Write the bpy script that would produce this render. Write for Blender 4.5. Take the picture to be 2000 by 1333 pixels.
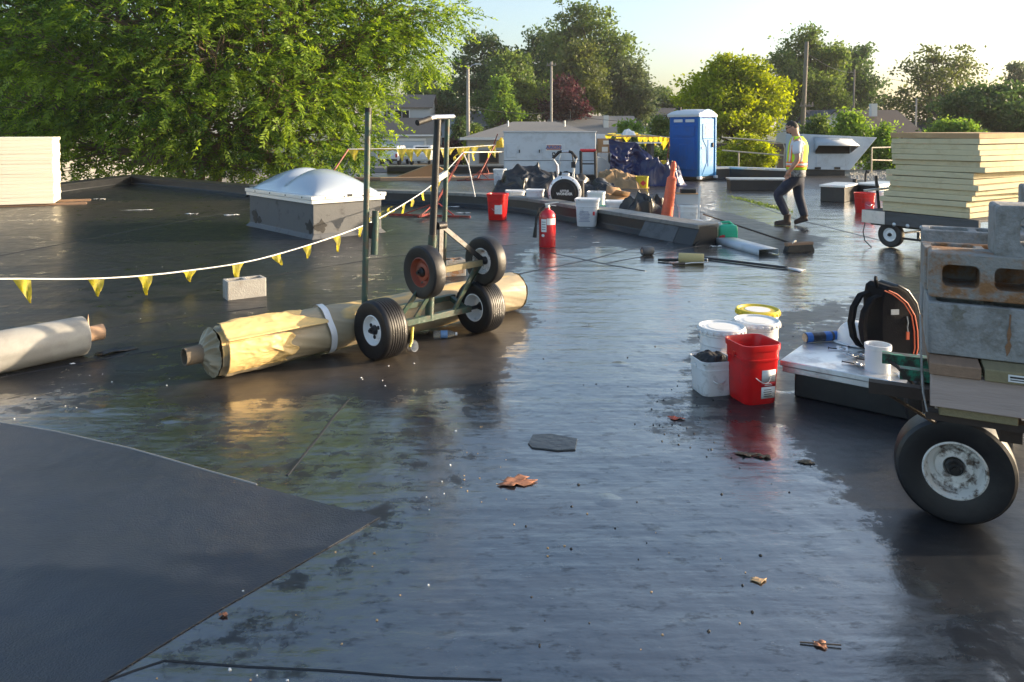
import bpy, bmesh, math, random
import numpy as np
from mathutils import Vector, Matrix, noise as mnoise
for o in list(bpy.data.objects): bpy.data.objects.remove(o)
SC = bpy.context.scene
COL = SC.collection
PI = math.pi
R = math.radians
random.seed(7); np.random.seed(7)

# ------------------------------------------------------------------ camera
FPX, CX, TH, CAMZ = 1480.0, 1000.0, R(2.0), 1.70      # photo is 2000 x 1333, verticals upright: nearly level camera with lens shift
CY = 256+FPX*math.tan(TH)
cam = bpy.data.cameras.new('camera'); cam.sensor_width = 36; cam.lens = 36*FPX/2000
cam.clip_start = .05; cam.clip_end = 3000; cam.shift_y = -(666.5-CY)/2000
co = bpy.data.objects.new('camera', cam); COL.objects.link(co)
co.location = (0, 0, CAMZ); co.rotation_euler = (PI/2-TH, 0, 0)
SC.camera = co
SC.render.resolution_x = 1024; SC.render.resolution_y = 682

# ------------------------------------------------------------------ sky, sun, exposure
SUN_AZ, SUN_EL = R(9), R(12.5)          # azimuth: degrees from +X towards +Y
w = bpy.data.worlds.new('World'); SC.world = w; w.use_nodes = True
nt = w.node_tree; bg = nt.nodes['Background']
sky = nt.nodes.new('ShaderNodeTexSky'); sky.sky_type = 'NISHITA'; sky.sun_disc = False
sky.sun_elevation = SUN_EL; sky.sun_rotation = PI/2-SUN_AZ
sky.altitude = 200; sky.air_density = 1.0; sky.dust_density = 3.6; sky.ozone_density = 1.4
nt.links.new(sky.outputs[0], bg.inputs[0]); bg.inputs[1].default_value = 0.14
sl = bpy.data.lights.new('sun', 'SUN'); sl.energy = 3.6; sl.angle = R(.6); sl.color = (1, .80, .56)
so = bpy.data.objects.new('sun', sl); COL.objects.link(so)
sd = Vector((math.cos(SUN_EL)*math.cos(SUN_AZ), math.cos(SUN_EL)*math.sin(SUN_AZ), math.sin(SUN_EL)))
so.rotation_euler = sd.to_track_quat('Z', 'Y').to_euler(); so.location = (30, 8, 20)
vs = SC.view_settings; vs.view_transform = 'Standard'; vs.look = 'None'; vs.gamma = 1; vs.use_curve_mapping = False
vs.exposure = 1.42

# ------------------------------------------------------------------ measuring helpers (photo pixel -> place on the roof)
def ray(px, py):
    u = (CY-py)/FPX
    return Vector(((px-CX)/FPX, math.cos(TH)+u*math.sin(TH), u*math.cos(TH)-math.sin(TH)))
def G(px, py, z=0.0):
    d = ray(px, py); t = (z-CAMZ)/d.z
    return Vector((d.x*t, d.y*t, z))
def at(px, py, Y):
    d = ray(px, py); t = Y/d.y
    return Vector((d.x*t, Y, CAMZ+d.z*t))

# ------------------------------------------------------------------ mesh builder
class MB:
    def __init__(s): s.v = []; s.f = []
    def add(s, vs, fs, M=None):
        o = len(s.v)
        for p in vs:
            p = Vector(p)
            s.v.append(tuple(M @ p) if M is not None else tuple(p))
        for f in fs: s.f.append(tuple(i+o for i in f))
        return s
    def box(s, c, d, rz=0, M=None, taper=1.0):
        x, y, z = d[0]/2, d[1]/2, d[2]/2; t = taper
        vs = [(-x,-y,-z),(x,-y,-z),(x,y,-z),(-x,y,-z),(-x*t,-y*t,z),(x*t,-y*t,z),(x*t,y*t,z),(-x*t,y*t,z)]
        T = Matrix.Translation(c) @ Matrix.Rotation(rz, 4, 'Z')
        return s.add(vs, [(0,3,2,1),(4,5,6,7),(0,1,5,4),(1,2,6,5),(2,3,7,6),(3,0,4,7)], (M @ T) if M is not None else T)
    def bar(s, p0, p1, w, h, up=(0,0,1), M=None):       # rectangular bar
        p0, p1 = Vector(p0), Vector(p1); d = (p1-p0).normalized(); u = Vector(up)
        a = d.cross(u)
        if a.length < 1e-4: a = d.cross(Vector((1,0,0)))
        a.normalize(); b = a.cross(d).normalized()
        vs = []
        for p in (p0, p1):
            for i, j in ((-1,-1),(1,-1),(1,1),(-1,1)): vs.append(p+a*(w/2*i)+b*(h/2*j))
        return s.add(vs, [(0,3,2,1)[::-1],(4,5,6,7)[::-1],(0,1,5,4)[::-1],(1,2,6,5)[::-1],(2,3,7,6)[::-1],(3,0,4,7)[::-1]], M)
    def tube(s, p0, p1, r0, r1=None, n=12, cap=True, M=None):
        r1 = r0 if r1 is None else r1
        return s.path([p0, p1], [r0, r1], n, cap=cap, M=M)
    def path(s, pts, r, n=8, cap=True, closed=False, M=None):
        pts = [Vector(p) for p in pts]; m = len(pts)
        rs = r if isinstance(r, (list, tuple)) else [r]*m
        rings = []; prev = None
        for i, p in enumerate(pts):
            if closed: d = pts[(i+1) % m]-pts[i-1]
            else: d = pts[min(i+1, m-1)]-pts[max(i-1, 0)]
            d.normalize()
            if prev is None:
                a = d.cross(Vector((0,0,1)))
                if a.length < 1e-3: a = d.cross(Vector((0,1,0)))
            else:
                a = prev - d*prev.dot(d)
            a.normalize(); prev = a; b = d.cross(a)
            rings.append([p+(a*math.cos(2*PI*k/n)+b*math.sin(2*PI*k/n))*rs[i] for k in range(n)])
        return s.loft(rings, cap and not closed, cap and not closed, closed, M)
    def loft(s, rings, c0=True, c1=True, loop=False, M=None):
        n = len(rings[0]); vs = [p for r in rings for p in r]; fs = []
        m = len(rings)
        for i in range(m if loop else m-1):
            a, b = i*n, ((i+1) % m)*n
            for k in range(n):
                k2 = (k+1) % n
                fs.append((a+k, a+k2, b+k2, b+k))
        if c0: fs.append(tuple(range(n))[::-1])
        if c1: fs.append(tuple((m-1)*n+k for k in range(n)))
        return s.add(vs, fs, M)
    def lathe(s, prof, n=28, c0=True, c1=True, M=None):   # prof: (r, z)
        return s.loft([[(r*math.cos(2*PI*k/n), r*math.sin(2*PI*k/n), z) for k in range(n)] for r, z in prof], c0, c1, False, M)
    def prism(s, poly, z0, z1, M=None):
        return s.loft([[(x, y, z0) for x, y in poly], [(x, y, z1) for x, y in poly]], M=M)
    def grid(s, nx, ny, fn, M=None):
        vs = [fn(i/nx, j/ny) for j in range(ny+1) for i in range(nx+1)]
        fs = [(j*(nx+1)+i, j*(nx+1)+i+1, (j+1)*(nx+1)+i+1, (j+1)*(nx+1)+i) for j in range(ny) for i in range(nx)]
        return s.add(vs, fs, M)
    def build(s, name, mat, parent=None, bevel=0, seg=2, ang=38, solid=0, sub=0, loc=None, rz=None, flip=True):
        me = bpy.data.meshes.new(name); me.from_pydata(s.v, [], s.f)
        if flip:
            b = bmesh.new(); b.from_mesh(me); bmesh.ops.recalc_face_normals(b, faces=b.faces); b.to_mesh(me); b.free()
        me.update()
        me.polygons.foreach_set('use_smooth', [True]*len(me.polygons)); me.set_sharp_from_angle(angle=R(ang))
        o = bpy.data.objects.new(name, me); COL.objects.link(o)
        if mat: me.materials.append(mat)
        if parent: o.parent = parent
        if loc is not None: o.location = loc
        if rz is not None: o.rotation_euler = (0, 0, rz)
        if solid:
            m = o.modifiers.new('solid', 'SOLIDIFY'); m.thickness = solid; m.offset = 0
        if bevel:
            m = o.modifiers.new('bevel', 'BEVEL'); m.width = bevel; m.segments = seg; m.limit_method = 'ANGLE'; m.angle_limit = R(35)
        if sub:
            m = o.modifiers.new('sub', 'SUBSURF'); m.levels = sub; m.render_levels = sub
        return o
def rrect(w, d, r, n=4):
    out = []
    for cx, cy, a0 in ((w/2-r, d/2-r, 0), (-w/2+r, d/2-r, PI/2), (-w/2+r, -d/2+r, PI), (w/2-r, -d/2+r, 1.5*PI)):
        for k in range(n+1):
            a = a0+PI/2*k/n; out.append((cx+r*math.cos(a), cy+r*math.sin(a)))
    return out
def ringz(poly, z, sx=1, sy=None): 
    sy = sx if sy is None else sy
    return [(x*sx, y*sy, z) for x, y in poly]
def tag(o, label=None, cat=None, group=None, kind=None):
    if label: o['label'] = label
    if cat: o['category'] = cat
    if group: o['group'] = group
    if kind: o['kind'] = kind
    return o
def thing(name, label, cat, loc=(0,0,0), rz=0, group=None):
    o = bpy.data.objects.new(name, None); COL.objects.link(o); o.empty_display_size = .1
    o.location = loc; o.rotation_euler = (0, 0, rz)
    return tag(o, label, cat, group)
def struct(o): return tag(o, kind='structure')
def dup(o, loc=None, rz=None, parent=None, label=None):
    c = o.copy(); COL.objects.link(c); c.parent = parent
    if loc is not None: c.location = loc
    if rz is not None: c.rotation_euler = (0, 0, rz)
    if label: c['label'] = label
    for ch in list(o.children): dup(ch, parent=c)
    return c
def text(name, s, size, mat, parent, loc, rot, align='CENTER', depth=.0008, sx=1.0, bold=0):
    cu = bpy.data.curves.new(name, 'FONT'); cu.body = s; cu.size = size; cu.align_x = align; cu.align_y = 'CENTER'; cu.extrude = depth; cu.offset = bold; cu.resolution_u = 2
    t = bpy.data.objects.new(name, cu); COL.objects.link(t)
    dg = bpy.context.evaluated_depsgraph_get(); me = bpy.data.meshes.new_from_object(t.evaluated_get(dg))
    bpy.data.objects.remove(t)
    o = bpy.data.objects.new(name, me); COL.objects.link(o); me.materials.clear(); me.materials.append(mat)
    o.parent = parent; o.location = loc; o.rotation_euler = rot; o.scale = (sx, 1, 1)
    return o

# ------------------------------------------------------------------ materials
def pm(name, c, rough=.6, metal=0, var=.18, vs=6, bump=0, bs=40, dirt=None, da=.5, ds=3, dth=.55, spec=.5, coat=0, trans=0, stretch=None, coords='Object', b2=None):
    m = bpy.data.materials.new(name); m.use_nodes = True; n = m.node_tree.nodes; L = m.node_tree.links
    b = n['Principled BSDF']; b.inputs['Roughness'].default_value = rough; b.inputs['Metallic'].default_value = metal
    b.inputs['Specular IOR Level'].default_value = spec; b.inputs['Coat Weight'].default_value = coat
    b.inputs['Coat Roughness'].default_value = .08
    if trans: b.inputs['Transmission Weight'].default_value = trans; b.inputs['IOR'].default_value = 1.3
    tc = n.new('ShaderNodeTexCoord'); oi = n.new('ShaderNodeObjectInfo')
    mu = n.new('ShaderNodeMath'); mu.operation = 'MULTIPLY'; mu.inputs[1].default_value = 57.3; L.new(oi.outputs['Random'], mu.inputs[0])
    va = n.new('ShaderNodeVectorMath'); va.operation = 'ADD'; L.new(tc.outputs[coords], va.inputs[0]); L.new(mu.outputs[0], va.inputs[1])
    vec = va.outputs[0]
    if stretch:
        mp = n.new('ShaderNodeMapping'); mp.inputs['Scale'].default_value = stretch; L.new(vec, mp.inputs[0]); vec = mp.outputs[0]
    nz = n.new('ShaderNodeTexNoise'); nz.inputs['Scale'].default_value = vs; nz.inputs['Detail'].default_value = 6; nz.inputs['Roughness'].default_value = .62; L.new(vec, nz.inputs['Vector'])
    mx = n.new('ShaderNodeMix'); mx.data_type = 'RGBA'
    mx.inputs[6].default_value = (*[x*(1-var) for x in c], 1); mx.inputs[7].default_value = (*[min(1, x*(1+var)) for x in c], 1)
    L.new(nz.outputs['Fac'], mx.inputs[0]); out = mx.outputs[2]
    if dirt:
        nd = n.new('ShaderNodeTexNoise'); nd.inputs['Scale'].default_value = ds; nd.inputs['Detail'].default_value = 8; nd.inputs['Roughness'].default_value = .7; L.new(vec, nd.inputs['Vector'])
        mr = n.new('ShaderNodeMapRange'); mr.inputs['From Min'].default_value = dth-.06; mr.inputs['From Max'].default_value = dth+.06; mr.inputs['To Max'].default_value = da; L.new(nd.outputs['Fac'], mr.inputs['Value'])
        md = n.new('ShaderNodeMix'); md.data_type = 'RGBA'; L.new(mr.outputs[0], md.inputs[0]); L.new(out, md.inputs[6]); md.inputs[7].default_value = (*dirt, 1); out = md.outputs[2]
        if metal or coat:
            r2 = n.new('ShaderNodeMapRange'); r2.inputs['To Min'].default_value = rough; r2.inputs['To Max'].default_value = .8; L.new(mr.outputs[0], r2.inputs['Value']); L.new(r2.outputs[0], b.inputs['Roughness'])
    L.new(out, b.inputs['Base Color'])
    rr = n.new('ShaderNodeMapRange'); rr.inputs['To Min'].default_value = max(.02, rough-.12); rr.inputs['To Max'].default_value = min(1, rough+.12); L.new(nz.outputs['Fac'], rr.inputs['Value'])
    if not (dirt and (metal or coat)): L.new(rr.outputs[0], b.inputs['Roughness'])
    if bump:
        nb = n.new('ShaderNodeTexNoise'); nb.inputs['Scale'].default_value = bs; nb.inputs['Detail'].default_value = 5; L.new(vec, nb.inputs['Vector'])
        bp = n.new('ShaderNodeBump'); bp.inputs['Strength'].default_value = min(1, bump); bp.inputs['Distance'].default_value = .01; L.new(nb.outputs['Fac'], bp.inputs['Height']); L.new(bp.outputs[0], b.inputs['Normal'])
        if b2:
            n2 = n.new('ShaderNodeTexNoise'); n2.inputs['Scale'].default_value = b2[0]; n2.inputs['Detail'].default_value = 3; L.new(vec, n2.inputs['Vector'])
            bq = n.new('ShaderNodeBump'); bq.inputs['Distance'].default_value = b2[1]; L.new(n2.outputs['Fac'], bq.inputs['Height']); L.new(bq.outputs[0], bp.inputs['Normal'])
    return m
def leafmat(name, dark, light, tr=.45, rough=.5):
    m = bpy.data.materials.new(name); m.use_nodes = True; n = m.node_tree.nodes; L = m.node_tree.links
    b = n['Principled BSDF']; b.inputs['Roughness'].default_value = rough; b.inputs['Specular IOR Level'].default_value = .3
    a = n.new('ShaderNodeAttribute'); a.attribute_name = 'tint'
    mx = n.new('ShaderNodeMix'); mx.data_type = 'RGBA'; mx.inputs[6].default_value = (*dark, 1); mx.inputs[7].default_value = (*light, 1)
    L.new(a.outputs['Fac'], mx.inputs[0]); L.new(mx.outputs[2], b.inputs['Base Color'])
    t = n.new('ShaderNodeBsdfTranslucent'); hs = n.new('ShaderNodeHueSaturation'); hs.inputs['Hue'].default_value = .485; hs.inputs['Saturation'].default_value = 1.1; hs.inputs['Value'].default_value = 1.5
    L.new(mx.outputs[2], hs.inputs['Color']); L.new(hs.outputs[0], t.inputs['Color'])
    ms = n.new('ShaderNodeMixShader'); ms.inputs[0].default_value = tr; L.new(b.outputs[0], ms.inputs[1]); L.new(t.outputs[0], ms.inputs[2])
    L.new(ms.outputs[0], n['Material Output'].inputs['Surface'])
    return m
M = {}
M['black_rubber'] = pm('black_rubber', (.012,.012,.013), .62, var=.3, vs=14, bump=.25, bs=60, dirt=(.05,.045,.038), da=.35, ds=6)
M['tyre'] = pm('tyre', (.010,.010,.012), .45, var=.3, vs=9, bump=.12, bs=50, dirt=(.05,.045,.04), da=.22, ds=7, dth=.6)
M['white_rim'] = pm('white_rim', (.80,.80,.79), .38, var=.05, vs=10, dirt=(.10,.06,.035), da=.85, ds=9, dth=.68, bump=.06)
M['rusty_white_rim'] = pm('rusty_white_rim', (.74,.73,.70), .45, var=.12, vs=12, dirt=(.07,.04,.022), da=.95, ds=15, dth=.575, bump=.2)
M['red_rim'] = pm('red_rim', (.30,.065,.035), .5, var=.2, vs=10, dirt=(.12,.06,.04), da=.6, ds=10, bump=.05)
M['green_steel'] = pm('green_steel', (.035,.075,.055), .45, var=.25, vs=14, dirt=(.09,.055,.035), da=.8, ds=14, dth=.54, bump=.12)
M['green_chip'] = pm('green_chip', (.03,.22,.13), .5, var=.2, vs=20, dirt=(.045,.03,.024), da=.97, ds=22, dth=.5, bump=.3)
M['dark_steel'] = pm('dark_steel', (.03,.03,.032), .42, metal=.4, var=.3, vs=20, bump=.1, dirt=(.10,.06,.04), da=.5, ds=18, dth=.6)
M['rust_steel'] = pm('rust_steel', (.04,.027,.021), .75, var=.4, vs=18, bump=.3)
M['galv'] = pm('galv', (.62,.64,.66), .33, metal=.85, var=.12, vs=7, dirt=(.35,.35,.35), da=.4, ds=5, bump=.03)
M['sheet_metal'] = pm('sheet_metal', (.72,.73,.74), .28, metal=.7, var=.08, vs=4, dirt=(.42,.42,.42), da=.5, ds=4, dth=.56, bump=.03)
M['alu'] = pm('alu', (.80,.80,.80), .35, metal=.5, var=.06, vs=12)
M['concrete'] = pm('concrete', (.30,.30,.295), .92, var=.35, vs=11, bump=.8, bs=60, dirt=(.16,.15,.13), da=.75, ds=7, dth=.55)
M['concrete_pale'] = pm('concrete_pale', (.36,.35,.325), .92, var=.25, vs=14, bump=.6, bs=70, dirt=(.24,.20,.15), da=.6, ds=5, dth=.56)
M['concrete_rust'] = pm('concrete_rust', (.29,.28,.26), .92, var=.35, vs=12, bump=.8, bs=60, dirt=(.27,.12,.035), da=.9, ds=6, dth=.51)
M['paper'] = pm('paper', (.68,.48,.20), .55, var=.10, vs=4, bump=.35, bs=14)
M['paper_film'] = pm('paper_film', (.50,.42,.30), .38, var=.12, vs=5, bump=.5, bs=12)
M['cardboard'] = pm('cardboard', (.36,.22,.115), .8, var=.15, vs=8, bump=.1)
M['card_tube'] = pm('card_tube', (.42,.27,.17), .75, var=.15, vs=10, bump=.1)
M['white_strap'] = pm('white_strap', (.75,.76,.78), .4, var=.05)
M['grey_roll'] = pm('grey_roll', (.33,.325,.30), .55, var=.12, vs=5, bump=.12, bs=8, dirt=(.23,.22,.20), da=.5, ds=3)
M['white_plastic'] = pm('white_plastic', (.70,.72,.74), .4, var=.08, vs=6, dirt=(.16,.155,.15), da=.55, ds=6, dth=.62)
M['white_paint'] = pm('white_paint', (.75,.76,.76), .35, var=.05, vs=5, dirt=(.40,.39,.37), da=.3, ds=6, dth=.6)
M['red_plastic'] = pm('red_plastic', (.60,.010,.012), .33, var=.16, vs=5, dirt=(.22,.03,.028), da=.5, ds=7, dth=.58, bump=.05, bs=20)
M['red_inside'] = M['red_plastic']
M['red_paint'] = pm('red_paint', (.50,.014,.018), .25, var=.1, vs=8, coat=.5)
M['yellow_plastic'] = pm('yellow_plastic', (.68,.52,.03), .45, var=.12, vs=6, dirt=(.35,.26,.05), da=.5, ds=7)
M['yellow_flag'] = pm('yellow_flag', (.66,.54,.03), .5, var=.2, vs=9, dirt=(.36,.32,.10), da=.8, ds=13, dth=.48)
def add_trans(m, fac, col):
    n = m.node_tree.nodes; L = m.node_tree.links; b = n['Principled BSDF']; t = n.new('ShaderNodeBsdfTranslucent'); t.inputs['Color'].default_value = (*col, 1)
    ms = n.new('ShaderNodeMixShader'); ms.inputs[0].default_value = fac; L.new(b.outputs[0], ms.inputs[1]); L.new(t.outputs[0], ms.inputs[2]); L.new(ms.outputs[0], n['Material Output'].inputs['Surface'])
add_trans(M['yellow_flag'], .5, (.80,.66,.04))
M['label_white'] = pm('label_white', (.75,.75,.73), .5, var=.05)
M['label_red'] = pm('label_red', (.55,.03,.04), .5, var=.05)
M['ink'] = pm('ink', (.02,.02,.025), .6, var=.05)
M['ink_blue'] = pm('ink_blue', (.10,.14,.30), .6, var=.05)
M['orange_plastic'] = pm('orange_plastic', (.75,.13,.055), .5, var=.12, vs=6, dirt=(.40,.10,.06), da=.5, ds=6)
M['green_plastic'] = pm('green_plastic', (.02,.42,.24), .35, var=.1, vs=5)
M['hvac'] = pm('hvac', (.50,.56,.62), .42, var=.05, vs=2, dirt=(.32,.35,.38), da=.4, ds=3)
M['hvac_pale'] = pm('hvac_pale', (.47,.50,.53), .42, var=.05, vs=2, dirt=(.36,.38,.40), da=.4, ds=3)
M['dark_void'] = pm('dark_void', (.012,.012,.013), .8, var=.2)
M['potty_blue'] = pm('potty_blue', (.004,.105,.44), .5, var=.1, vs=3, spec=.25, dirt=(.02,.09,.30), da=.5, ds=4)
M['potty_door'] = pm('potty_door', (.03,.21,.48), .4, var=.1, vs=3, spec=.35)
M['potty_white'] = pm('potty_white', (.62,.66,.70), .45, var=.06, vs=3)
M['iso_board'] = pm('iso_board', (.60,.52,.33), .85, var=.12, vs=5, bump=.2, bs=50, dirt=(.46,.36,.20), da=.55, ds=4, dth=.58)
M['iso_brown'] = pm('iso_brown', (.50,.33,.17), .85, var=.12, vs=5, bump=.2, bs=50, dirt=(.40,.24,.12), da=.55, ds=3, dth=.5)
M['iso_white'] = pm('iso_white', (.74,.70,.58), .85, var=.06, vs=5, bump=.15, bs=50)
M['wood_pink'] = pm('wood_pink', (.42,.33,.29), .8, var=.22, vs=5, bump=.25, bs=20, stretch=(1, 9, 9))
M['wood_brown'] = pm('wood_brown', (.27,.17,.11), .8, var=.3, vs=6, bump=.25, bs=20, stretch=(9, 1, 9))
M['wood_green'] = pm('wood_green', (.24,.20,.11), .8, var=.3, vs=6, bump=.25, bs=20, stretch=(9, 1, 9))
M['wood_old'] = pm('wood_old', (.09,.092,.095), .85, var=.3, vs=5, bump=.3, bs=25, stretch=(1, 8, 8), dirt=(.07,.065,.06), da=.7, ds=3)
M['tarp_black'] = pm('tarp_black', (.020,.021,.023), .38, var=.3, vs=4, bump=.3, bs=9)
M['tarp_blue'] = pm('tarp_blue', (.006,.013,.075), .35, var=.2, vs=4, bump=.3, bs=9)
M['canvas_brown'] = pm('canvas_brown', (.30,.20,.11), .85, var=.2, vs=5, bump=.4, bs=10)
M['membrane'] = pm('membrane', (.014,.016,.019), .38, var=.3, vs=3, bump=.12, bs=12, dirt=(.030,.031,.033), da=.5, ds=4, dth=.56)
M['membrane_patch'] = pm('membrane_patch', (.075,.082,.09), .5, var=.2, vs=5, bump=.2, bs=20, dirt=(.03,.032,.035), da=.6, ds=6, dth=.55)
M['curb_grey'] = pm('curb_grey', (.10,.105,.112), .6, var=.22, vs=5, bump=.25, bs=25, dirt=(.035,.036,.04), da=.8, ds=4.5, dth=.62)
M['edge_metal'] = pm('edge_metal', (.20,.205,.20), .5, metal=.2, var=.15, vs=8, dirt=(.11,.11,.10), da=.5, ds=6)
M['rope'] = pm('rope', (.74,.74,.72), .7, var=.06)
M['stand_red'] = pm('stand_red', (.28,.035,.03), .5, var=.2, vs=10, dirt=(.08,.045,.035), da=.8, ds=9, dth=.52)
M['rail'] = pm('rail', (.62,.52,.36), .5, var=.1, vs=6)
M['skin'] = pm('skin', (.45,.25,.17), .5, var=.06)
M['hair'] = pm('hair', (.018,.013,.010), .6, var=.2, vs=60, bump=.5, bs=120)
M['jeans'] = pm('jeans', (.018,.025,.048), .85, var=.35, vs=12, bump=.4, bs=30, dirt=(.06,.065,.08), da=.35, ds=9)
M['tshirt'] = pm('tshirt', (.60,.63,.67), .85, var=.06, bump=.2, bs=15)
M['hem'] = pm('hem', (.40,.41,.42), .85, var=.3, vs=20, dirt=(.06,.06,.07), da=.8, ds=14, dth=.52)
M['vest'] = pm('vest', (.60,.92,.035), .7, var=.08, bump=.2, bs=15)
M['vest_orange'] = pm('vest_orange', (.95,.22,.04), .65, var=.06)
M['reflective'] = pm('reflective', (.66,.66,.63), .35, var=.05)
M['boot'] = pm('boot', (.055,.035,.025), .7, var=.3, vs=14, bump=.2)
M['pack'] = pm('pack', (.008,.008,.010), .8, var=.3, vs=30, bump=.3, bs=120, spec=.15)
M['pack_gloss'] = pm('pack_gloss', (.022,.022,.022), .35, var=.3, vs=20, bump=.2, bs=60)
M['pack_orange'] = pm('pack_orange', (.62,.12,.05), .6, var=.1)
M['pack_tan'] = pm('pack_tan', (.32,.22,.15), .7, var=.15)
M['cable'] = pm('cable', (.012,.012,.012), .45, var=.1)
M['pole_wood'] = pm('pole_wood', (.19,.17,.15), .85, var=.25, vs=3, stretch=(6,6,.6), bump=.2)
M['pole_pale'] = pm('pole_pale', (.33,.31,.28), .85, var=.2, vs=3, stretch=(6,6,.6))
M['bark'] = pm('bark', (.085,.062,.045), .95, var=.35, vs=3, bump=.5, bs=9, stretch=(3,3,.6))
M['bark_light'] = pm('bark_light', (.17,.12,.08), .95, var=.35, vs=3, bump=.5, bs=9, stretch=(3,3,.6))
M['brass'] = pm('brass', (.5,.4,.2), .4, metal=.8)
M['foam_tan'] = pm('foam_tan', (.48,.40,.19), .95, var=.2, vs=30, bump=.7, bs=120)
M['glass_dark'] = pm('glass_dark', (.02,.025,.03), .08, var=.1)
M['car_white'] = pm('car_white', (.72,.73,.74), .25, var=.03, coat=.6)
M['tail_red'] = pm('tail_red', (.45,.02,.02), .3, var=.1)
# ================================================================== SETTING
def inside(poly, x, y):
    c = False; n = len(poly); j = n-1
    for i in range(n):
        xi, yi = poly[i]; xj, yj = poly[j]
        if ((yi > y) != (yj > y)) and (x < (xj-xi)*(y-yi)/(yj-yi)+xi): c = not c
        j = i
    return c
def inside_np(poly, X, Y):
    c = np.zeros(X.shape, bool); n = len(poly); j = n-1
    for i in range(n):
        xi, yi = poly[i]; xj, yj = poly[j]
        t = ((yi > Y) != (yj > Y)) & (X < (xj-xi)*(Y-yi)/((yj-yi) if yj != yi else 1e-9)+xi)
        c ^= t; j = i
    return c
PA, PB, PC, PE = (-12.24, 24.35), (-6.65, 19.61), (-3.08, 18.04), (2.94, 11.3)
OUT = [(-17,-10), (24,-10), (24,34), (-5.0,30.6), (-5.8,20.1), PB, PA, (-12.29,19.24), (-17,13)]

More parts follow.
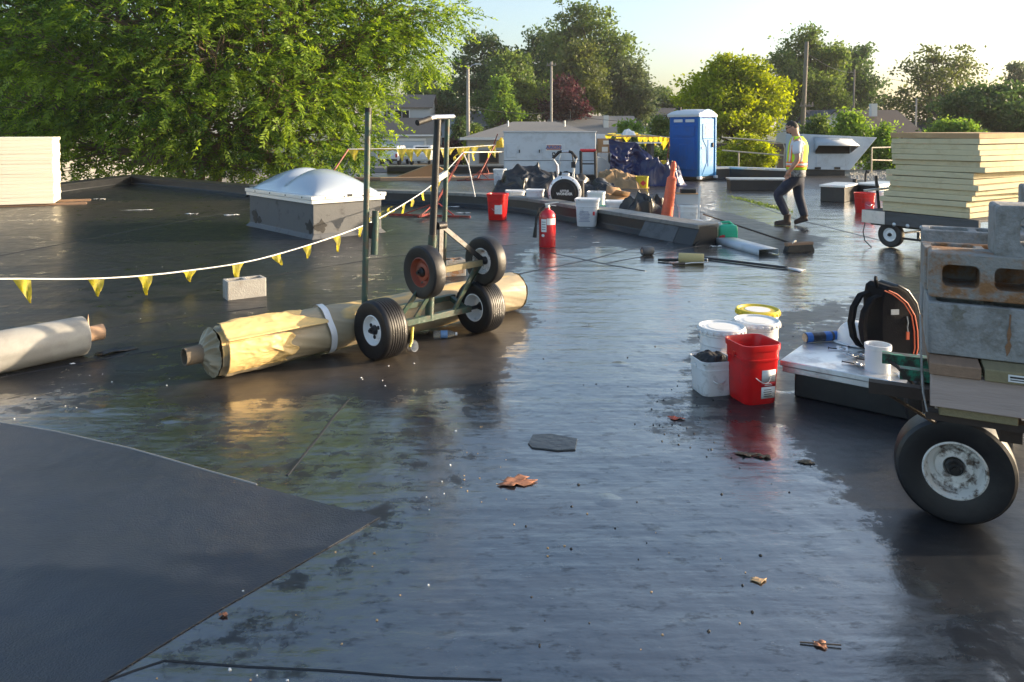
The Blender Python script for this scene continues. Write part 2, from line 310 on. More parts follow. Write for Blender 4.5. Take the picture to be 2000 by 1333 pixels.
# ---- roof material: black rubber, wet where the attribute says so
def roofmat():
    m = bpy.data.materials.new('roof_rubber'); m.use_nodes = True; n = m.node_tree.nodes; L = m.node_tree.links
    b = n['Principled BSDF']
    tc = n.new('ShaderNodeTexCoord'); P = tc.outputs['Object']
    def nz(scale, det=6, ro=.6, st=None, rot=0):
        v = P
        if st:
            mp = n.new('ShaderNodeMapping'); mp.inputs['Scale'].default_value = st; mp.inputs['Rotation'].default_value = (0,0,rot); L.new(P, mp.inputs[0]); v = mp.outputs[0]
        t = n.new('ShaderNodeTexNoise'); t.inputs['Scale'].default_value = scale; t.inputs['Detail'].default_value = det; t.inputs['Roughness'].default_value = ro; L.new(v, t.inputs['Vector'])
        return t.outputs['Fac']
    def mth(op, a, c):
        t = n.new('ShaderNodeMath'); t.operation = op
        for i, x in enumerate((a, c)):
            if isinstance(x, (int, float)): t.inputs[i].default_value = x
            else: L.new(x, t.inputs[i])
        return t.outputs[0]
    def mr(x, a, c, d=0, e=1):
        t = n.new('ShaderNodeMapRange'); t.inputs[1].default_value = a; t.inputs[2].default_value = c; t.inputs[3].default_value = d; t.inputs[4].default_value = e; L.new(x, t.inputs[0]); return t.outputs[0]
    def mix(f, a, c):
        t = n.new('ShaderNodeMix'); t.data_type = 'RGBA'
        if isinstance(f, (int, float)): t.inputs[0].default_value = f
        else: L.new(f, t.inputs[0])
        for i, x in ((6, a), (7, c)):
            if isinstance(x, tuple): t.inputs[i].default_value = (*x, 1)
            else: L.new(x, t.inputs[i])
        return t.outputs[2]
    aw = n.new('ShaderNodeAttribute'); aw.attribute_name = 'wet'
    ad = n.new('ShaderNodeAttribute'); ad.attribute_name = 'dust'
    edge = nz(2.2, 9, .68)
    edge2 = nz(1.0, 8, .7, (2.2, 9, 1), -.08)
    e = mth('ADD', mth('MULTIPLY', mth('SUBTRACT', edge, .5), .9), mth('MULTIPLY', mth('SUBTRACT', edge2, .5), .8))
    e = mth('ADD', e, mth('MULTIPLY', mth('SUBTRACT', nz(6.5, 10, .76), .5), 1.2)); wet = mr(mth('ADD', aw.outputs['Fac'], e), .43, .58)
    big = nz(.55, 5, .6); fine = nz(26, 8, .7); mid = nz(5, 7, .65)
    dust_sunf = mth('MULTIPLY', mr(mth('ADD', ad.outputs['Fac'], mth('MULTIPLY', mth('SUBTRACT', mid, .5), .8)), .2, .9), mr(fine, .2, .8, .6, 1))
    dry = mix(dust_sunf, mix(mid, (.010,.012,.016), (.021,.023,.028)), (.075,.060,.045))
    wetc = mix(mid, (.009,.011,.014), (.018,.020,.023))
    col = mix(wet, dry, wetc)
    # dried mud and scuffs
    mud = mr(nz(3.1, 9, .75, (1, 2.2, 1), -.1), .60, .68, 0, .75)
    spots = mr(nz(13, 4, .6), .70, .74, 0, .8)
    col = mix(mud, col, (.060,.056,.048)); col = mix(spots, col, (.012,.012,.011))
    L.new(col, b.inputs['Base Color'])
    rw = mr(mid, .25, .75, .12, .28); rdry = mr(mid, .25, .75, .28, .46)
    ro = n.new('ShaderNodeMix'); ro.data_type = 'FLOAT'; L.new(wet, ro.inputs[0]); L.new(rdry, ro.inputs[2]); L.new(rw, ro.inputs[3])
    r2 = mth('ADD', ro.outputs[0], mth('MULTIPLY', mth('ADD', mud, spots), .3)); L.new(r2, b.inputs['Roughness'])
    sp = mr(wet, 0, 1, .42, .7); L.new(sp, b.inputs['Specular IOR Level']); scf = mr(nz(8.5, 9, .78, (1, 2.0, 1), -.1), .54, .62, 0, 1); L.new(mth('MULTIPLY', mr(wet, 0, 1, .04, 1), mth('SUBTRACT', 1, mth('MULTIPLY', scf, .7))), b.inputs['Coat Weight']); L.new(mr(nz(4.2, 8, .7), .3, .7, .13, .27), b.inputs['Coat Roughness']); b.inputs['Coat IOR'].default_value = 2.2
    # relief: long ripples of the sheet, blisters, grit
    rip = nz(1.0, 4, .5, (.55, 3.4, 1), -.07); rip2 = nz(1.0, 5, .6, (2.2, 11, 1), -.07)
    vor = n.new('ShaderNodeTexVoronoi'); vor.inputs['Scale'].default_value = 1.7; L.new(P, vor.inputs['Vector'])
    blis = mr(vor.outputs['Distance'], 0, .12, 1, 0)
    def bump(h, dist, strength, prev=None):
        t = n.new('ShaderNodeBump'); t.inputs['Distance'].default_value = dist; t.inputs['Strength'].default_value = strength; L.new(h, t.inputs['Height'])
        if prev: L.new(prev, t.inputs['Normal'])
        return t.outputs[0]
    N = bump(rip, .013, 1.0); N = bump(rip2, .0016, 1.0, N); N = bump(mr(blis, 0, 1), .007, .9, N); N = bump(fine, .0007, 1.0, N)
    N = bump(mid, .0032, .9, N); N = bump(big, .04, 1.0, N)
    L.new(N, b.inputs['Normal']); L.new(N, b.inputs['Coat Normal'])
    return m
M['roof'] = roofmat()

# ---- roof sheet
STEP = .125
xs = np.arange(-17, 24.01, STEP); ys = np.arange(-10, 34.01, STEP)
X, Y = np.meshgrid(xs, ys); nxr, nyr = len(xs), len(ys)
def wpoly(pts): return [tuple(G(*p)[:2]) for p in pts]
wet = np.full(X.shape, .36)
WET = [
 (.30, [(0,440),(700,440),(700,620),(380,660),(0,760),(-400,760),(-400,440)]),
 (.60, [(-600,800),(0,770),(330,765),(560,775),(960,760),(940,850),(900,950),(830,1050),(780,1333),(700,1700),(-900,1700)]),
 (.82, [(1010,480),(1000,560),(1040,600),(1030,640),(985,700),(970,770),(940,850),(890,950),(830,1050),(740,1333),(700,1700),(2300,1700),(1905,1333),(1760,1060),(1690,1000),(1610,930),(1590,880),(1540,840),(1340,790),(1325,700),(1360,640),(1700,570),(2300,560),(2300,400),(2000,392),(1500,366),(1425,366),(1390,420),(1400,480),(1240,465),(1120,490)]),
 (.10, [(1590,880),(1610,930),(1690,1000),(1760,1060),(1800,1120),(2300,1130),(2300,800),(1560,800)]),
 (.42, [(1270,760),(1400,790),(1420,880),(1280,870),(1240,800)]),
 (.05, [(330,748),(700,695),(900,650),(1000,600),(1035,600),(1028,640),(985,700),(960,752),(700,745),(560,772),(360,770)]),
 (.15, [(1060,490),(1170,450),(1300,470),(1290,492),(1180,480)]),
 (.12, [(1400,470),(1560,500),(1620,470),(1400,410)]),
 (.25, [(760,440),(1000,420),(1040,480),(1000,560),(760,520)]),
]
for v, p in WET: wet[inside_np(wpoly(p), X, Y)] = v
dust = np.full(X.shape, .08)  # brown dust, plus warm sunlit ground put into the same colour mask
DUST_SUN = [(.75, [(330,748),(700,695),(900,650),(1000,600),(1035,600),(1028,640),(985,700),(960,752),(700,745),(560,772),(360,770)]),
        (.45, [(0,395),(480,392),(480,420),(0,440),(-300,440),(-300,395)]), (.4, [(720,345),(960,345),(960,372),(720,372)]),  # first strip: the sunlit band at left, its warmth painted in
        (.55, [(1530,340),(2300,340),(2300,378),(1760,378),(1560,358)]), (.4, [(1300,352),(1440,352),(1440,366),(1300,366)]),
        (.3, [(0,560),(420,560),(360,620),(0,640),(-300,640),(-300,560)]), (.35, [(1270,760),(1400,790),(1420,880),(1280,870),(1240,800)])]
for v, p in DUST_SUN: dust[inside_np(wpoly(p), X, Y)] = v
def blur(a, k):
    for _ in range(k):
        p = np.pad(a, 1, mode='edge'); a = (p[:-2,1:-1]+p[2:,1:-1]+p[1:-1,:-2]+p[1:-1,2:]+2*a)/6
    return a
wet = blur(wet, 3); dust = blur(dust, 4)
cxm = (X[:-1,:-1]+STEP/2); cym = (Y[:-1,:-1]+STEP/2); keep = inside_np(OUT, cxm, cym)
J, I = np.nonzero(keep)
faces = np.stack([J*nxr+I, J*nxr+I+1, (J+1)*nxr+I+1, (J+1)*nxr+I], 1)
used = np.unique(faces); remap = -np.ones(nxr*nyr, int); remap[used] = np.arange(len(used))
V = np.stack([X.ravel(), Y.ravel(), np.zeros(X.size)], 1)[used]; faces = remap[faces]
me = bpy.data.meshes.new('roof'); me.from_pydata(V.tolist(), [], faces.tolist())
for nm, arr in (('wet', wet), ('dust', dust)):
    a = me.attributes.new(nm, 'FLOAT', 'POINT'); a.data.foreach_set('value', arr.ravel()[used].astype(np.float32))
me.materials.append(M['roof']); me.polygons.foreach_set('use_smooth', [True]*len(me.polygons))
roof = struct(bpy.data.objects.new('roof', me)); COL.objects.link(roof)
bm_ = MB(); bm_.prism(OUT, -4.2, -.02); struct(bm_.build('building_wall', pm('brick_wall', (.22,.13,.09), .9, var=.2, vs=10, bump=.3)))
# seams of the roof sheets: lapped ribbons
M['seam'] = pm('seam', (.014,.015,.017), .45, var=.3, vs=10, bump=.2, bs=30, coords='Object')
def ribbon(pts, w_, z, th, wob=.008):
    mb = MB(); pts = [Vector((p[0], p[1], 0)) for p in pts]; out = []
    for a, c in zip(pts[:-1], pts[1:]):
        k = max(2, int((c-a).length/.25))
        for i in range(k): out.append(a.lerp(c, i/k))
    out.append(pts[-1]); rings = []
    for i, p in enumerate(out):
        d = (out[min(i+1, len(out)-1)]-out[max(i-1, 0)]).normalized(); s = Vector((-d.y, d.x, 0))
        q = p+s*random.uniform(-wob, wob)
        rings.append([tuple(q-s*w_/2+Vector((0,0,.0005))), tuple(q+s*w_/2+Vector((0,0,.0005))), tuple(q+s*(w_/2-.004)+Vector((0,0,z+th))), tuple(q-s*(w_/2-.004)+Vector((0,0,z+th)))])
    return mb.loft(rings)
SEAMS = [[(1000,538),(1150,508),(1300,470)], [(1075,494),(1180,516),(1260,530)], [(560,640),(-100,755)], [(420,556),(760,502),(1010,478)], [(0,680),(-10,670),(520,600)],
         [(680,780),(560,930)], [(200,1333),(320,1294),(980,1330)], [(1180,516),(1420,470)], [(0,500),(420,420),(560,395)], [(1420,382),(1560,430),(1720,470)], [(1180,375),(1300,400),(1390,420)], [(1960,640),(2100,720)]]
for sp in SEAMS:
    o = ribbon([G(*p) for p in sp], .009 if sp[0][1] > 900 else .016 if sp[0][1] > 600 else .03, .0, .0042).build('seam', M['seam'], roof)
# ---- new sheet in the left foreground
M['new_sheet'] = pm('new_sheet', (.026,.035,.051), .40, var=.3, vs=2.2, bump=.4, bs=140, b2=(1.6, .05), dirt=(.040,.050,.066), da=.35, ds=2, dth=.5, spec=.5)
sp = [(-700,735),(0,828),(110,846),(250,878),(500,950),(640,988),(742,1012),(640,1072),(420,1198),(200,1333),(60,1420),(-900,1420)]
wp = [G(*p) for p in sp]
mb = MB(); mb.prism([(p.x, p.y) for p in wp], .001, .0048)
sheet = tag(mb.build('rubber_sheet', M['new_sheet']), 'slate blue rubber membrane sheet lying loose in the left foreground', 'roofing sheet')
M['edge_highlight'] = pm('edge_highlight', (.40,.38,.35), .8, var=.3, vs=30)  # bright highlight of the cut edge, put into the colour of a strip
ribbon([wp[i]+Vector((0,.01,0)) for i in (1,2,3,4)], .006, .002, .005, .002).build('cut_edge', M['edge_highlight'], sheet)
# ---- raised curbs
def offs(pts, d):
    out = []; n = len(pts)
    for i in range(n):
        p = Vector(pts[i])
        dirs = []
        if i > 0: dirs.append((p-Vector(pts[i-1])).normalized())
        if i < n-1: dirs.append((Vector(pts[i+1])-p).normalized())
        t = sum(dirs, Vector((0,0))).normalized(); nn = Vector((-t.y, t.x)); k = nn.dot(Vector((-dirs[0].y, dirs[0].x)))
        out.append(p+nn*d/max(.4, k))
    return out
def curb(pts, w_, h, mat, capmat, name, label, base=.10, capw=.02):
    l, r = offs(pts, w_/2), offs(pts, -w_/2); bl, br = offs(pts, w_/2+base), offs(pts, -w_/2-base)
    mb = MB()
    rings = [[(*bl[i], -.01), (*l[i], .07), (*l[i], h), (*r[i], h), (*r[i], .07), (*br[i], -.01)] for i in range(len(pts))]
    mb.loft(rings)
    o = mb.build(name, mat, ang=30, bevel=.012)
    l2, r2 = offs(pts, w_/2+capw), offs(pts, -w_/2-capw)
    mb = MB(); mb.loft([[(*l2[i], h-.05), (*l2[i], h+.014), (*r2[i], h+.014), (*r2[i], h-.05)] for i in range(len(pts))])
    mb.build('coping', capmat, o, bevel=.006)
    return tag(o, label, 'roof curb')
def dens(pts, k):
    out = []
    for a, b in zip(pts[:-1], pts[1:]):
        for i in range(k): out.append(tuple(Vector(a).lerp(Vector(b), i/k)))
    return out+[pts[-1]]
k1 = curb([PB, (-4.43,18.5), PC, (-1.64,17.48), (-.58,16.87), (.43,15.9), PE], .38, .29, M['membrane'], M['edge_metal'], 'roof_curb', 'long dark rubber covered curb bending past the debris pile')
# grey patch sheets glued to the curb face and its dark end wrap
dv = (Vector(PE)-Vector((.43,15.9))).normalized(); nv = Vector((dv.y, -dv.x)); nv = nv if nv.x*(-1)+nv.y*(-1) > 0 else -nv
e0 = Vector(PE)-dv*1.25; e1 = Vector(PE)-dv*.42
for a, c, m, hh in ((e0, e1, M['membrane_patch'], .235), (e1+dv*.01, Vector(PE)+dv*.012, M['membrane'], .235)):
    q = nv*.197; q2 = nv*.33
    mb = MB(); mb.loft([[(*(a+q), .075), (*(a+q), hh), (*(a+q-nv*.004), hh), (*(a+q2), .003)], [(*(c+q), .075), (*(c+q), hh), (*(c+q-nv*.004), hh), (*(c+q2), .003)]])
    mb.build('flashing_patch', m, k1)
p_far = curb([PB, PA, (-12.29,18.9)], .45, .26, M['membrane'], M['membrane'], 'roof_curb', 'low dark curb along the roof edge under the leafy tree')
p2 = curb([tuple(G(1300,352)[:2]), tuple(G(1425,350)[:2]), tuple(G(1545,356)[:2])], .5, .42, M['membrane'], M['galv'], 'roof_curb', 'dark curb with grey metal coping behind the blue toilet')
p3 = curb([(-5.0,30.4), (4.0,31.0)], .4, .30, M['membrane'], M['edge_metal'], 'roof_curb', 'far black roof edge curb beyond the red flag stands')
def metal_curb(px, py, L_, W_, H_, rz, label, Z=0):
    g = G(px, py); t = thing('equipment_curb', label, 'roof curb', g, rz)
    mb = MB(); mb.box((0,0,H_/2), (L_, W_, H_)); mb.build('curb_body', M['membrane'], t, bevel=.01)
    mb = MB(); mb.box((0,0,H_+.015), (L_+.06, W_+.06, .05)); mb.build('metal_cap', M['galv'], t, bevel=.008)
    return t
metal_curb(1478, 371, 1.6, .5, .30, R(-4), 'long low black curb with pale metal cap left of the worker')
metal_curb(1640, 391, .55, 1.3, .36, R(-38), 'black curb box with metal cap right of the worker')
metal_curb(1716, 388, .6, 1.2, .36, R(-52), 'black curb box with metal cap half hidden by the board cart')

# ---- ground around the building
def gz(x, y):
    d = math.hypot(x, y); t = min(1, max(0, (d-30)/28)); return -2.9+1.35*t*t*(3-2*t)
M['lawn'] = pm('lawn', (.055,.085,.025), .95, var=.35, vs=.6, bump=.4, bs=8, dirt=(.10,.09,.05), da=.5, ds=.3)
mb = MB(); rad = [0,20,28,32,36,40,45,50,55,60,70,85,110,160,300,900,2200]
rings = [[(r*math.cos(2*PI*k/64), r*math.sin(2*PI*k/64), gz(r, 0)) for k in range(64)] for r in rad[1:]]
mb.loft(rings, True, False); struct(mb.build('ground', M['lawn']))
M['pavement'] = pm('pavement', (.30,.27,.22), .9, var=.15, vs=1.5, dirt=(.20,.18,.15), da=.5, ds=.6)
M['asphalt'] = pm('asphalt', (.075,.075,.076), .9, var=.2, vs=2)
def drape(name, x0, x1, y0, y1, m, lift, nx=24, ny=24):
    mb = MB(); mb.grid(nx, ny, lambda u, v: (x0+(x1-x0)*u, y0+(y1-y0)*v, gz(x0+(x1-x0)*u, y0+(y1-y0)*v)+lift)); return struct(mb.build(name, m))
drape('parking_lot', -26, 20, 34.5, 58, M['pavement'], .02, 40, 24)
drape('road', -90, 90, 58.5, 66, M['asphalt'], .04, 60, 6)
drape('driveway', -17, -6, 66.5, 78, M['pavement'], .03, 10, 10)

# ================================================================== TREES
def quads(name, C, U, W, tint, mat, parent, fold=0.0):
    """one quad per leaf: centre C, half length vector U, half width vector W"""
    n = len(C); V = np.empty((n, 4, 3))
    V[:,0] = C-U; V[:,1] = C+W*1.0-U*.1; V[:,2] = C+U; V[:,3] = C-W*1.0-U*.1
    me = bpy.data.meshes.new(name); me.vertices.add(4*n); me.vertices.foreach_set('co', V.ravel())
    me.loops.add(4*n); me.loops.foreach_set('vertex_index', np.arange(4*n, dtype=np.int32))
    me.polygons.add(n); me.polygons.foreach_set('loop_start', np.arange(0, 4*n, 4, dtype=np.int32))
    me.update(calc_edges=True)
    a = me.attributes.new('tint', 'FLOAT', 'FACE'); a.data.foreach_set('value', np.clip(tint, 0, 1).astype(np.float32))
    me.materials.append(mat)
    o = bpy.data.objects.new(name, me); COL.objects.link(o); o.parent = parent
    return o
def unit(a): return a/np.maximum(1e-9, np.linalg.norm(a, axis=-1, keepdims=True))
def limb(mb, p0, p1, r0, r1, bend=.12, seg=5, n=7, rng=random):
    p0, p1 = Vector(p0), Vector(p1); L_ = (p1-p0).length; off = Vector((rng.uniform(-1,1), rng.uniform(-1,1), rng.uniform(-.3,.6)))*L_*bend
    pts = []; rs = []
    for i in range(seg+1):
        t = i/seg; pts.append(p0.lerp(p1, t)+off*math.sin(PI*t)+Vector((rng.uniform(-1,1), rng.uniform(-1,1), rng.uniform(-1,1)))*L_*.012*(0 < i < seg)); rs.append(r0+(r1-r0)*t)
    mb.path(pts, rs, n, cap=False); return pts
def tree(name, label, base, trunk_h, trunk_r, lobes, mat, bark='bark', clumps=60, leaves=60, size=.22, cr=.5, seed=1, group=None, cat='tree', shell=.45, twigs=.35, lean=(0,0), aspect=.55, upb=.6):
    rng = np.random.default_rng(seed); rr = random.Random(seed)
    t = thing(name, label, cat, base, 0, group)
    tb = MB(); top = Vector((lean[0], lean[1], trunk_h))
    tb.path([(0,0,-.15), (0,0,.15), tuple(top*.5+Vector((rr.uniform(-.1,.1),rr.uniform(-.1,.1),0))), tuple(top)], [trunk_r*1.35, trunk_r*1.05, trunk_r*.9, trunk_r*.75], 9, cap=False)
    vol = [l[3]*l[4]*l[5] for l in lobes]; tot = sum(v**.75 for v in vol)
    C, Uo, T = [], [], []
    for l, v in zip(lobes, vol):
        c = np.array(l[:3]); r = np.array(l[3:6]); k = max(4, int(clumps*v**.75/tot))
        pts = limb(tb, top*(.55+.45*rr.random()), c-np.array([0,0,r[2]*.3]), trunk_r*.5, trunk_r*.16, rng=rr)
        d = unit(rng.normal(size=(k, 3))); rad = (shell+(1-shell)*rng.random(k)**.7)*(1+.16*rng.normal(size=k))
        cc = c+d*r*rad[:,None]
        for q, dd in zip(cc, d):
            if rr.random() < twigs: limb(tb, pts[rr.randrange(2, len(pts))], q, trunk_r*.13, .012+trunk_r*.02, seg=3, n=4, rng=rr)
            m_ = int(leaves*(.6+.8*rr.random())); e = cr*(.7+.6*rr.random())
            off = rng.normal(size=(m_, 3))*e*np.array([.62,.62,.42]); P = q+off
            C.append(P); Uo.append(unit(off+dd*e*.8+rng.normal(size=(m_,3))*e*.6)); T.append(np.clip(rng.normal(.45, .2)+rng.normal(size=m_)*.16, 0, 1))
    C = np.concatenate(C); Uo = np.concatenate(Uo); T = np.concatenate(T); n_ = len(C)
    nn = unit(rng.normal(size=(n_,3))+np.array([0,0,upb])); U = unit(np.cross(nn, rng.normal(size=(n_,3)))*.8+Uo*.5); W = unit(np.cross(nn, U))
    s = size*(.6+.8*rng.random((n_,1)))
    quads('crown', C, U*s*.5, W*s*.5*aspect, T, mat, t)
    tb.build('trunk', M[bark], t, flip=False)
    return t
LM = {
 'locust': leafmat('leaf_locust', (0.039,0.098,0.016), (0.286,0.416,0.052), .55),
 'dark': leafmat('leaf_dark', (0.034,0.075,0.026), (0.098,0.163,0.044), .4),
 'mid': leafmat('leaf_mid', (0.055,0.107,0.029), (0.169,0.240,0.052), .45),
 'bright': leafmat('leaf_bright', (0.078,0.169,0.029), (0.234,0.351,0.058), .5),
 'yellow': leafmat('leaf_yellow', (.14,.20,.013), (.40,.47,.03), .52),
 'olive': leafmat('leaf_olive', (0.052,0.081,0.023), (0.156,0.189,0.046), .4),
 'purple': leafmat('leaf_purple', (0.029,0.010,0.016), (0.117,0.034,0.036), .3),
 'grey': leafmat('leaf_grey', (0.065,0.098,0.047), (0.143,0.189,0.078), .4),
}
# ---- the big locust on the left: sprays of small leaflets
def locust(name, label, base, trunk_h, lobes, nspray, seed, mat, ls=.17, lw=.05, nl=13):
    rng = np.random.default_rng(seed); rr = random.Random(seed)
    t = thing(name, label, 'tree', base); tb = MB()
    stems = []
    for k in range(4):
        a = k*PI/2+.4; p = Vector((math.cos(a)*.9, math.sin(a)*.9, trunk_h+rr.uniform(.3,1.6)))
        stems.append(limb(tb, (math.cos(a)*.16, math.sin(a)*.16, trunk_h*.55), p, .20, .15, .05, rng=rr)[-1])
    tb.path([(0,0,-.2),(0,0,.3),(0.05,0,trunk_h*.6),(0,0.05,trunk_h*.8)], [.5,.36,.33,.2], 12, cap=False)
    vol = [(l[3]*l[4]*l[5])**.7 for l in lobes]; tot = sum(vol); O, D, TT = [], [], []
    for l, v in zip(lobes, vol):
        c = np.array(l[:3]); r = np.array(l[3:6]); k = int(nspray*v/tot)
        st = min(stems, key=lambda s: (Vector(l[:3])-s).length); pts = limb(tb, st, c, .19, .07, .12, 7, rng=rr)
        nb = max(8, k//14); d = unit(rng.normal(size=(nb,3))); tips = c+d*r*(.5+.5*rng.random((nb,1)))*(1+.1*rng.normal(size=(nb,1)))
        for q in tips:
            pp = limb(tb, pts[rr.randrange(3, len(pts))], q, .04, .009, .16, 4, 4, rng=rr)
        each = max(3, k//nb)
        for q, dd in zip(tips, d):
            tt = rng.normal(.45, .32); e = .55*(.7+.7*rng.random())
            off = rng.normal(size=(each,3))*e*np.array([1,1,.5]); O.append(q+off); D.append(unit(dd*.7+off/e*.6+rng.normal(size=(each,3))*.35+np.array([0,0,-.15]))); TT.append(np.clip(tt+rng.normal(size=each)*.12, 0, 1))
    O = np.concatenate(O); D = np.concatenate(D); TT = np.concatenate(TT); n_ = len(O)
    L_ = .55*(.7+.6*rng.random(n_)); side = unit(np.cross(D, np.array([0,0,1.])+rng.normal(size=(n_,3))*.35))
    s = np.linspace(.05, 1, nl); C = O[:,None,:]+D[:,None,:]*(L_[:,None]*s)[:,:,None]; C[:,:,2] -= (L_[:,None]*s**2*.28)
    sg = np.where(np.arange(nl) % 2 == 0, 1., -1.)
    ax = D[:,None,:]*.55+side[:,None,:]*sg[None,:,None]*.85; ax = ax+rng.normal(size=ax.shape)*.22; ax[:,:,2] -= .25; ax = unit(ax)
    ll = ls*(1-.45*np.abs(s-.45))[None,:,None]*(.8+.4*rng.random((n_,nl,1)))
    C = C+ax*ll*.5; up = np.cross(side, D)[:,None,:]+rng.normal(size=ax.shape)*.45; W = unit(np.cross(ax, up))
    quads('crown', C.reshape(-1,3), (ax*ll*.55).reshape(-1,3), (W*lw*.5*np.ones_like(ll)).reshape(-1,3), (TT[:,None]+rng.normal(size=(n_,nl))*.08).ravel(), mat, t)
    tb.build('trunk', M['bark_light'], t, flip=False); return t
b0 = at(395, 330, 29.5)
lob = []
rl = random.Random(3)
for px, py, Yo, rx, rz in [(60,60,0,3.2,2.2),(60,200,-1,3.0,1.8),(170,130,-2,2.8,2.0),(290,40,-1.5,3.2,2.2),(300,190,-2.6,2.7,1.7),(420,110,-2.6,2.8,2.0),(440,240,-2.4,2.6,1.4),(560,60,-1,3.0,2.2),(580,190,-2,2.6,1.7),(620,285,-1,1.9,.9),(690,100,0,2.6,2.2),(740,25,.5,2.4,1.8),(800,80,1,1.6,1.5),(650,200,.5,2.2,1.6),(520,300,-.5,2.2,.75),(150,290,1,2.4,1.1),(230,250,2,2.6,1.3),(350,300,1.5,2.2,.7),
      (820,20,1.6,1.5,1.2),(470,325,-1.2,1.6,.55),(560,330,-.8,1.5,.5),(640,325,-.4,1.3,.5),(340,328,-.6,1.6,.5),(250,322,.3,1.6,.5),(700,300,.4,.9,.6),(700,250,.6,1.0,.8),(420,-60,0,4.0,2.4),(120,-100,1,4.0,2.6),(650,-90,1,3.6,2.2),(300,-210,1,4.2,2.6),(560,-220,1.5,4,2.4),(430,-330,2,3.6,2.0),(420,60,3.5,4,3),(180,110,4,4,3),(620,110,4,3.4,2.6),(20,-20,2,3.4,2.6)]:
    p = at(px, py, 29.5+Yo); lob.append((p.x-b0.x, Yo, p.z+2.9, rx, rx*.85, rz))
locust('locust_tree', 'huge feathery green tree spreading over the left roof edge', (b0.x, 29.5, -2.9), 3.0, lob, 19500, 5, LM['locust'], .20, .070)

def T(px, top, bot, wpx, Y_, nl, mat, name, label, seed, size=.3, clumps=150, leaves=42, cr=.75, bark='bark', trunk_r=.22, shell=.35, prof='round', group=None, twigs=.3, cat='tree'):
    """a tree from its outline: centre px, top/bottom rows, width"""
    clumps = int(clumps*1.35); size *= 1.12; rr = random.Random(seed); a = at(px, top, Y_); c = at(px, bot, Y_); z0 = gz(a.x, Y_); wid = wpx/FPX*Y_*1.16; H = a.z-c.z
    lobes = []
    for k in range(nl):
        u = (k+.5)/nl; zz = c.z+H*(.14+.74*u)
        wp_ = {'round': math.sin(PI*min(.97, .16+.80*u))**.7, 'cone': 1.05-.82*u, 'wide': math.sin(PI*(.28+.62*u))**.6}[prof]
        rx = wid*.5*wp_*rr.uniform(.42,.60); off = wid*.5*wp_-rx
        an = k*2.4+rr.uniform(-.5,.5)
        lobes.append((math.cos(an)*off, math.sin(an)*off*.8, zz-z0, rx, rx, H*.5/nl**.5*rr.uniform(.6,.95)))
        lobes.append((-math.cos(an)*off*.95, -math.sin(an)*off*.8, zz-z0+rr.uniform(-.1,.1)*H, rx*.95, rx*.95, H*.5/nl**.5*rr.uniform(.6,.95)))
    lobes.append((rr.uniform(-.1,.1)*wid, 0, a.z-H*.12-z0, wid*.16, wid*.16, H*.12))
    return tree(name, label, (a.x, Y_, z0), max(.3, c.z-z0+H*.25), trunk_r, lobes, LM[mat] if isinstance(mat, str) else mat, bark, clumps, leaves, size, cr, seed, group, shell=shell, twigs=twigs, cat=cat)
T(30, 20, 330, 330, 42, 6, 'dark', 'shade_tree', 'dark tree standing behind the feathery tree at far left', 11, .30, 170, 50)
T(830, 120, 290, 150, 92, 4, 'mid', 'shade_tree', 'mid green tree behind the two storey garage house', 12, .42, 110, 42, .9)
T(872, 175, 250, 70, 88, 3, 'dark', 'shade_tree', 'small dark tree left of the pale street light pole', 13, .40, 60, 40, .8)
T(945, 60, 250, 160, 104, 5, 'dark', 'shade_tree', 'dark tree with ragged top behind the pale light pole', 14, .45, 190, 44, .95)
T(1000, 104, 250, 145, 84, 5, 'mid', 'shade_tree', 'rounded light green tree left of the tallest tree', 15, .36, 190, 46, .8)
T(982, 148, 245, 60, 76, 4, 'bright', 'young_tree', 'small bright green cone shaped tree above the ranch roof', 16, .28, 90, 44, .5, prof='cone')
T(1140, 6, 240, 195, 100, 8, 'mid', 'shade_tree', 'tallest tree rising in the centre of the skyline', 17, .42, 420, 46, .9, trunk_r=.4)
T(1060, 50, 240, 130, 106, 5, 'dark', 'shade_tree', 'dark green tree tucked left behind the tallest tree', 24, .45, 150, 44, .95)
T(1135, 80, 230, 120, 90, 5, 'olive', 'shade_tree', 'olive green tree in front of the tallest tree', 18, .38, 190, 46, .8)
T(1105, 152, 250, 88, 80, 4, 'purple', 'purple_tree', 'dark purple leaved tree behind the grey roofs', 19, .32, 150, 46, .65)
T(1232, 116, 245, 100, 96, 5, 'grey', 'shade_tree', 'grey green tree at the right end of the tall tree group', 20, .38, 190, 44, .8)
T(1298, 172, 245, 62, 115, 3, 'mid', 'shade_tree', 'small distant tree left of the yellow green tree', 21, .45, 80, 40, .9)
T(1345, 185, 250, 60, 112, 3, 'dark', 'shade_tree', 'small dark distant tree behind the blue toilet', 29, .45, 70, 40, .9)
T(1436, 106, 300, 205, 50, 8, 'yellow', 'yellow_tree', 'bright yellow green tree behind the blue toilet', 22, .22, 420, 52, .48, shell=.4)
T(1580, 58, 240, 165, 88, 7, 'mid', 'shade_tree', 'broad green tree behind the leaning utility pole', 23, .36, 330, 48, .8, trunk_r=.3)
T(1672, 95, 235, 105, 94, 5, 'dark', 'shade_tree', 'dark tree right of the broad tree and above the dark roof', 25, .38, 170, 44, .85)
T(1838, 92, 262, 195, 82, 6, 'olive', 'shade_tree', 'open limbed tree with sky gaps above the brown roof', 26, .34, 150, 40, .75, trunk_r=.34, twigs=.8, prof='wide')
T(1955, 168, 285, 250, 52, 6, 'dark', 'shade_tree', 'dense dark tree at the far right edge', 27, .26, 330, 56, .6)
T(1985, 122, 170, 40, 105, 2, 'grey', 'thin_tree', 'thin lone tree top at the upper right edge', 28, .36, 26, 36, .6, twigs=.8)
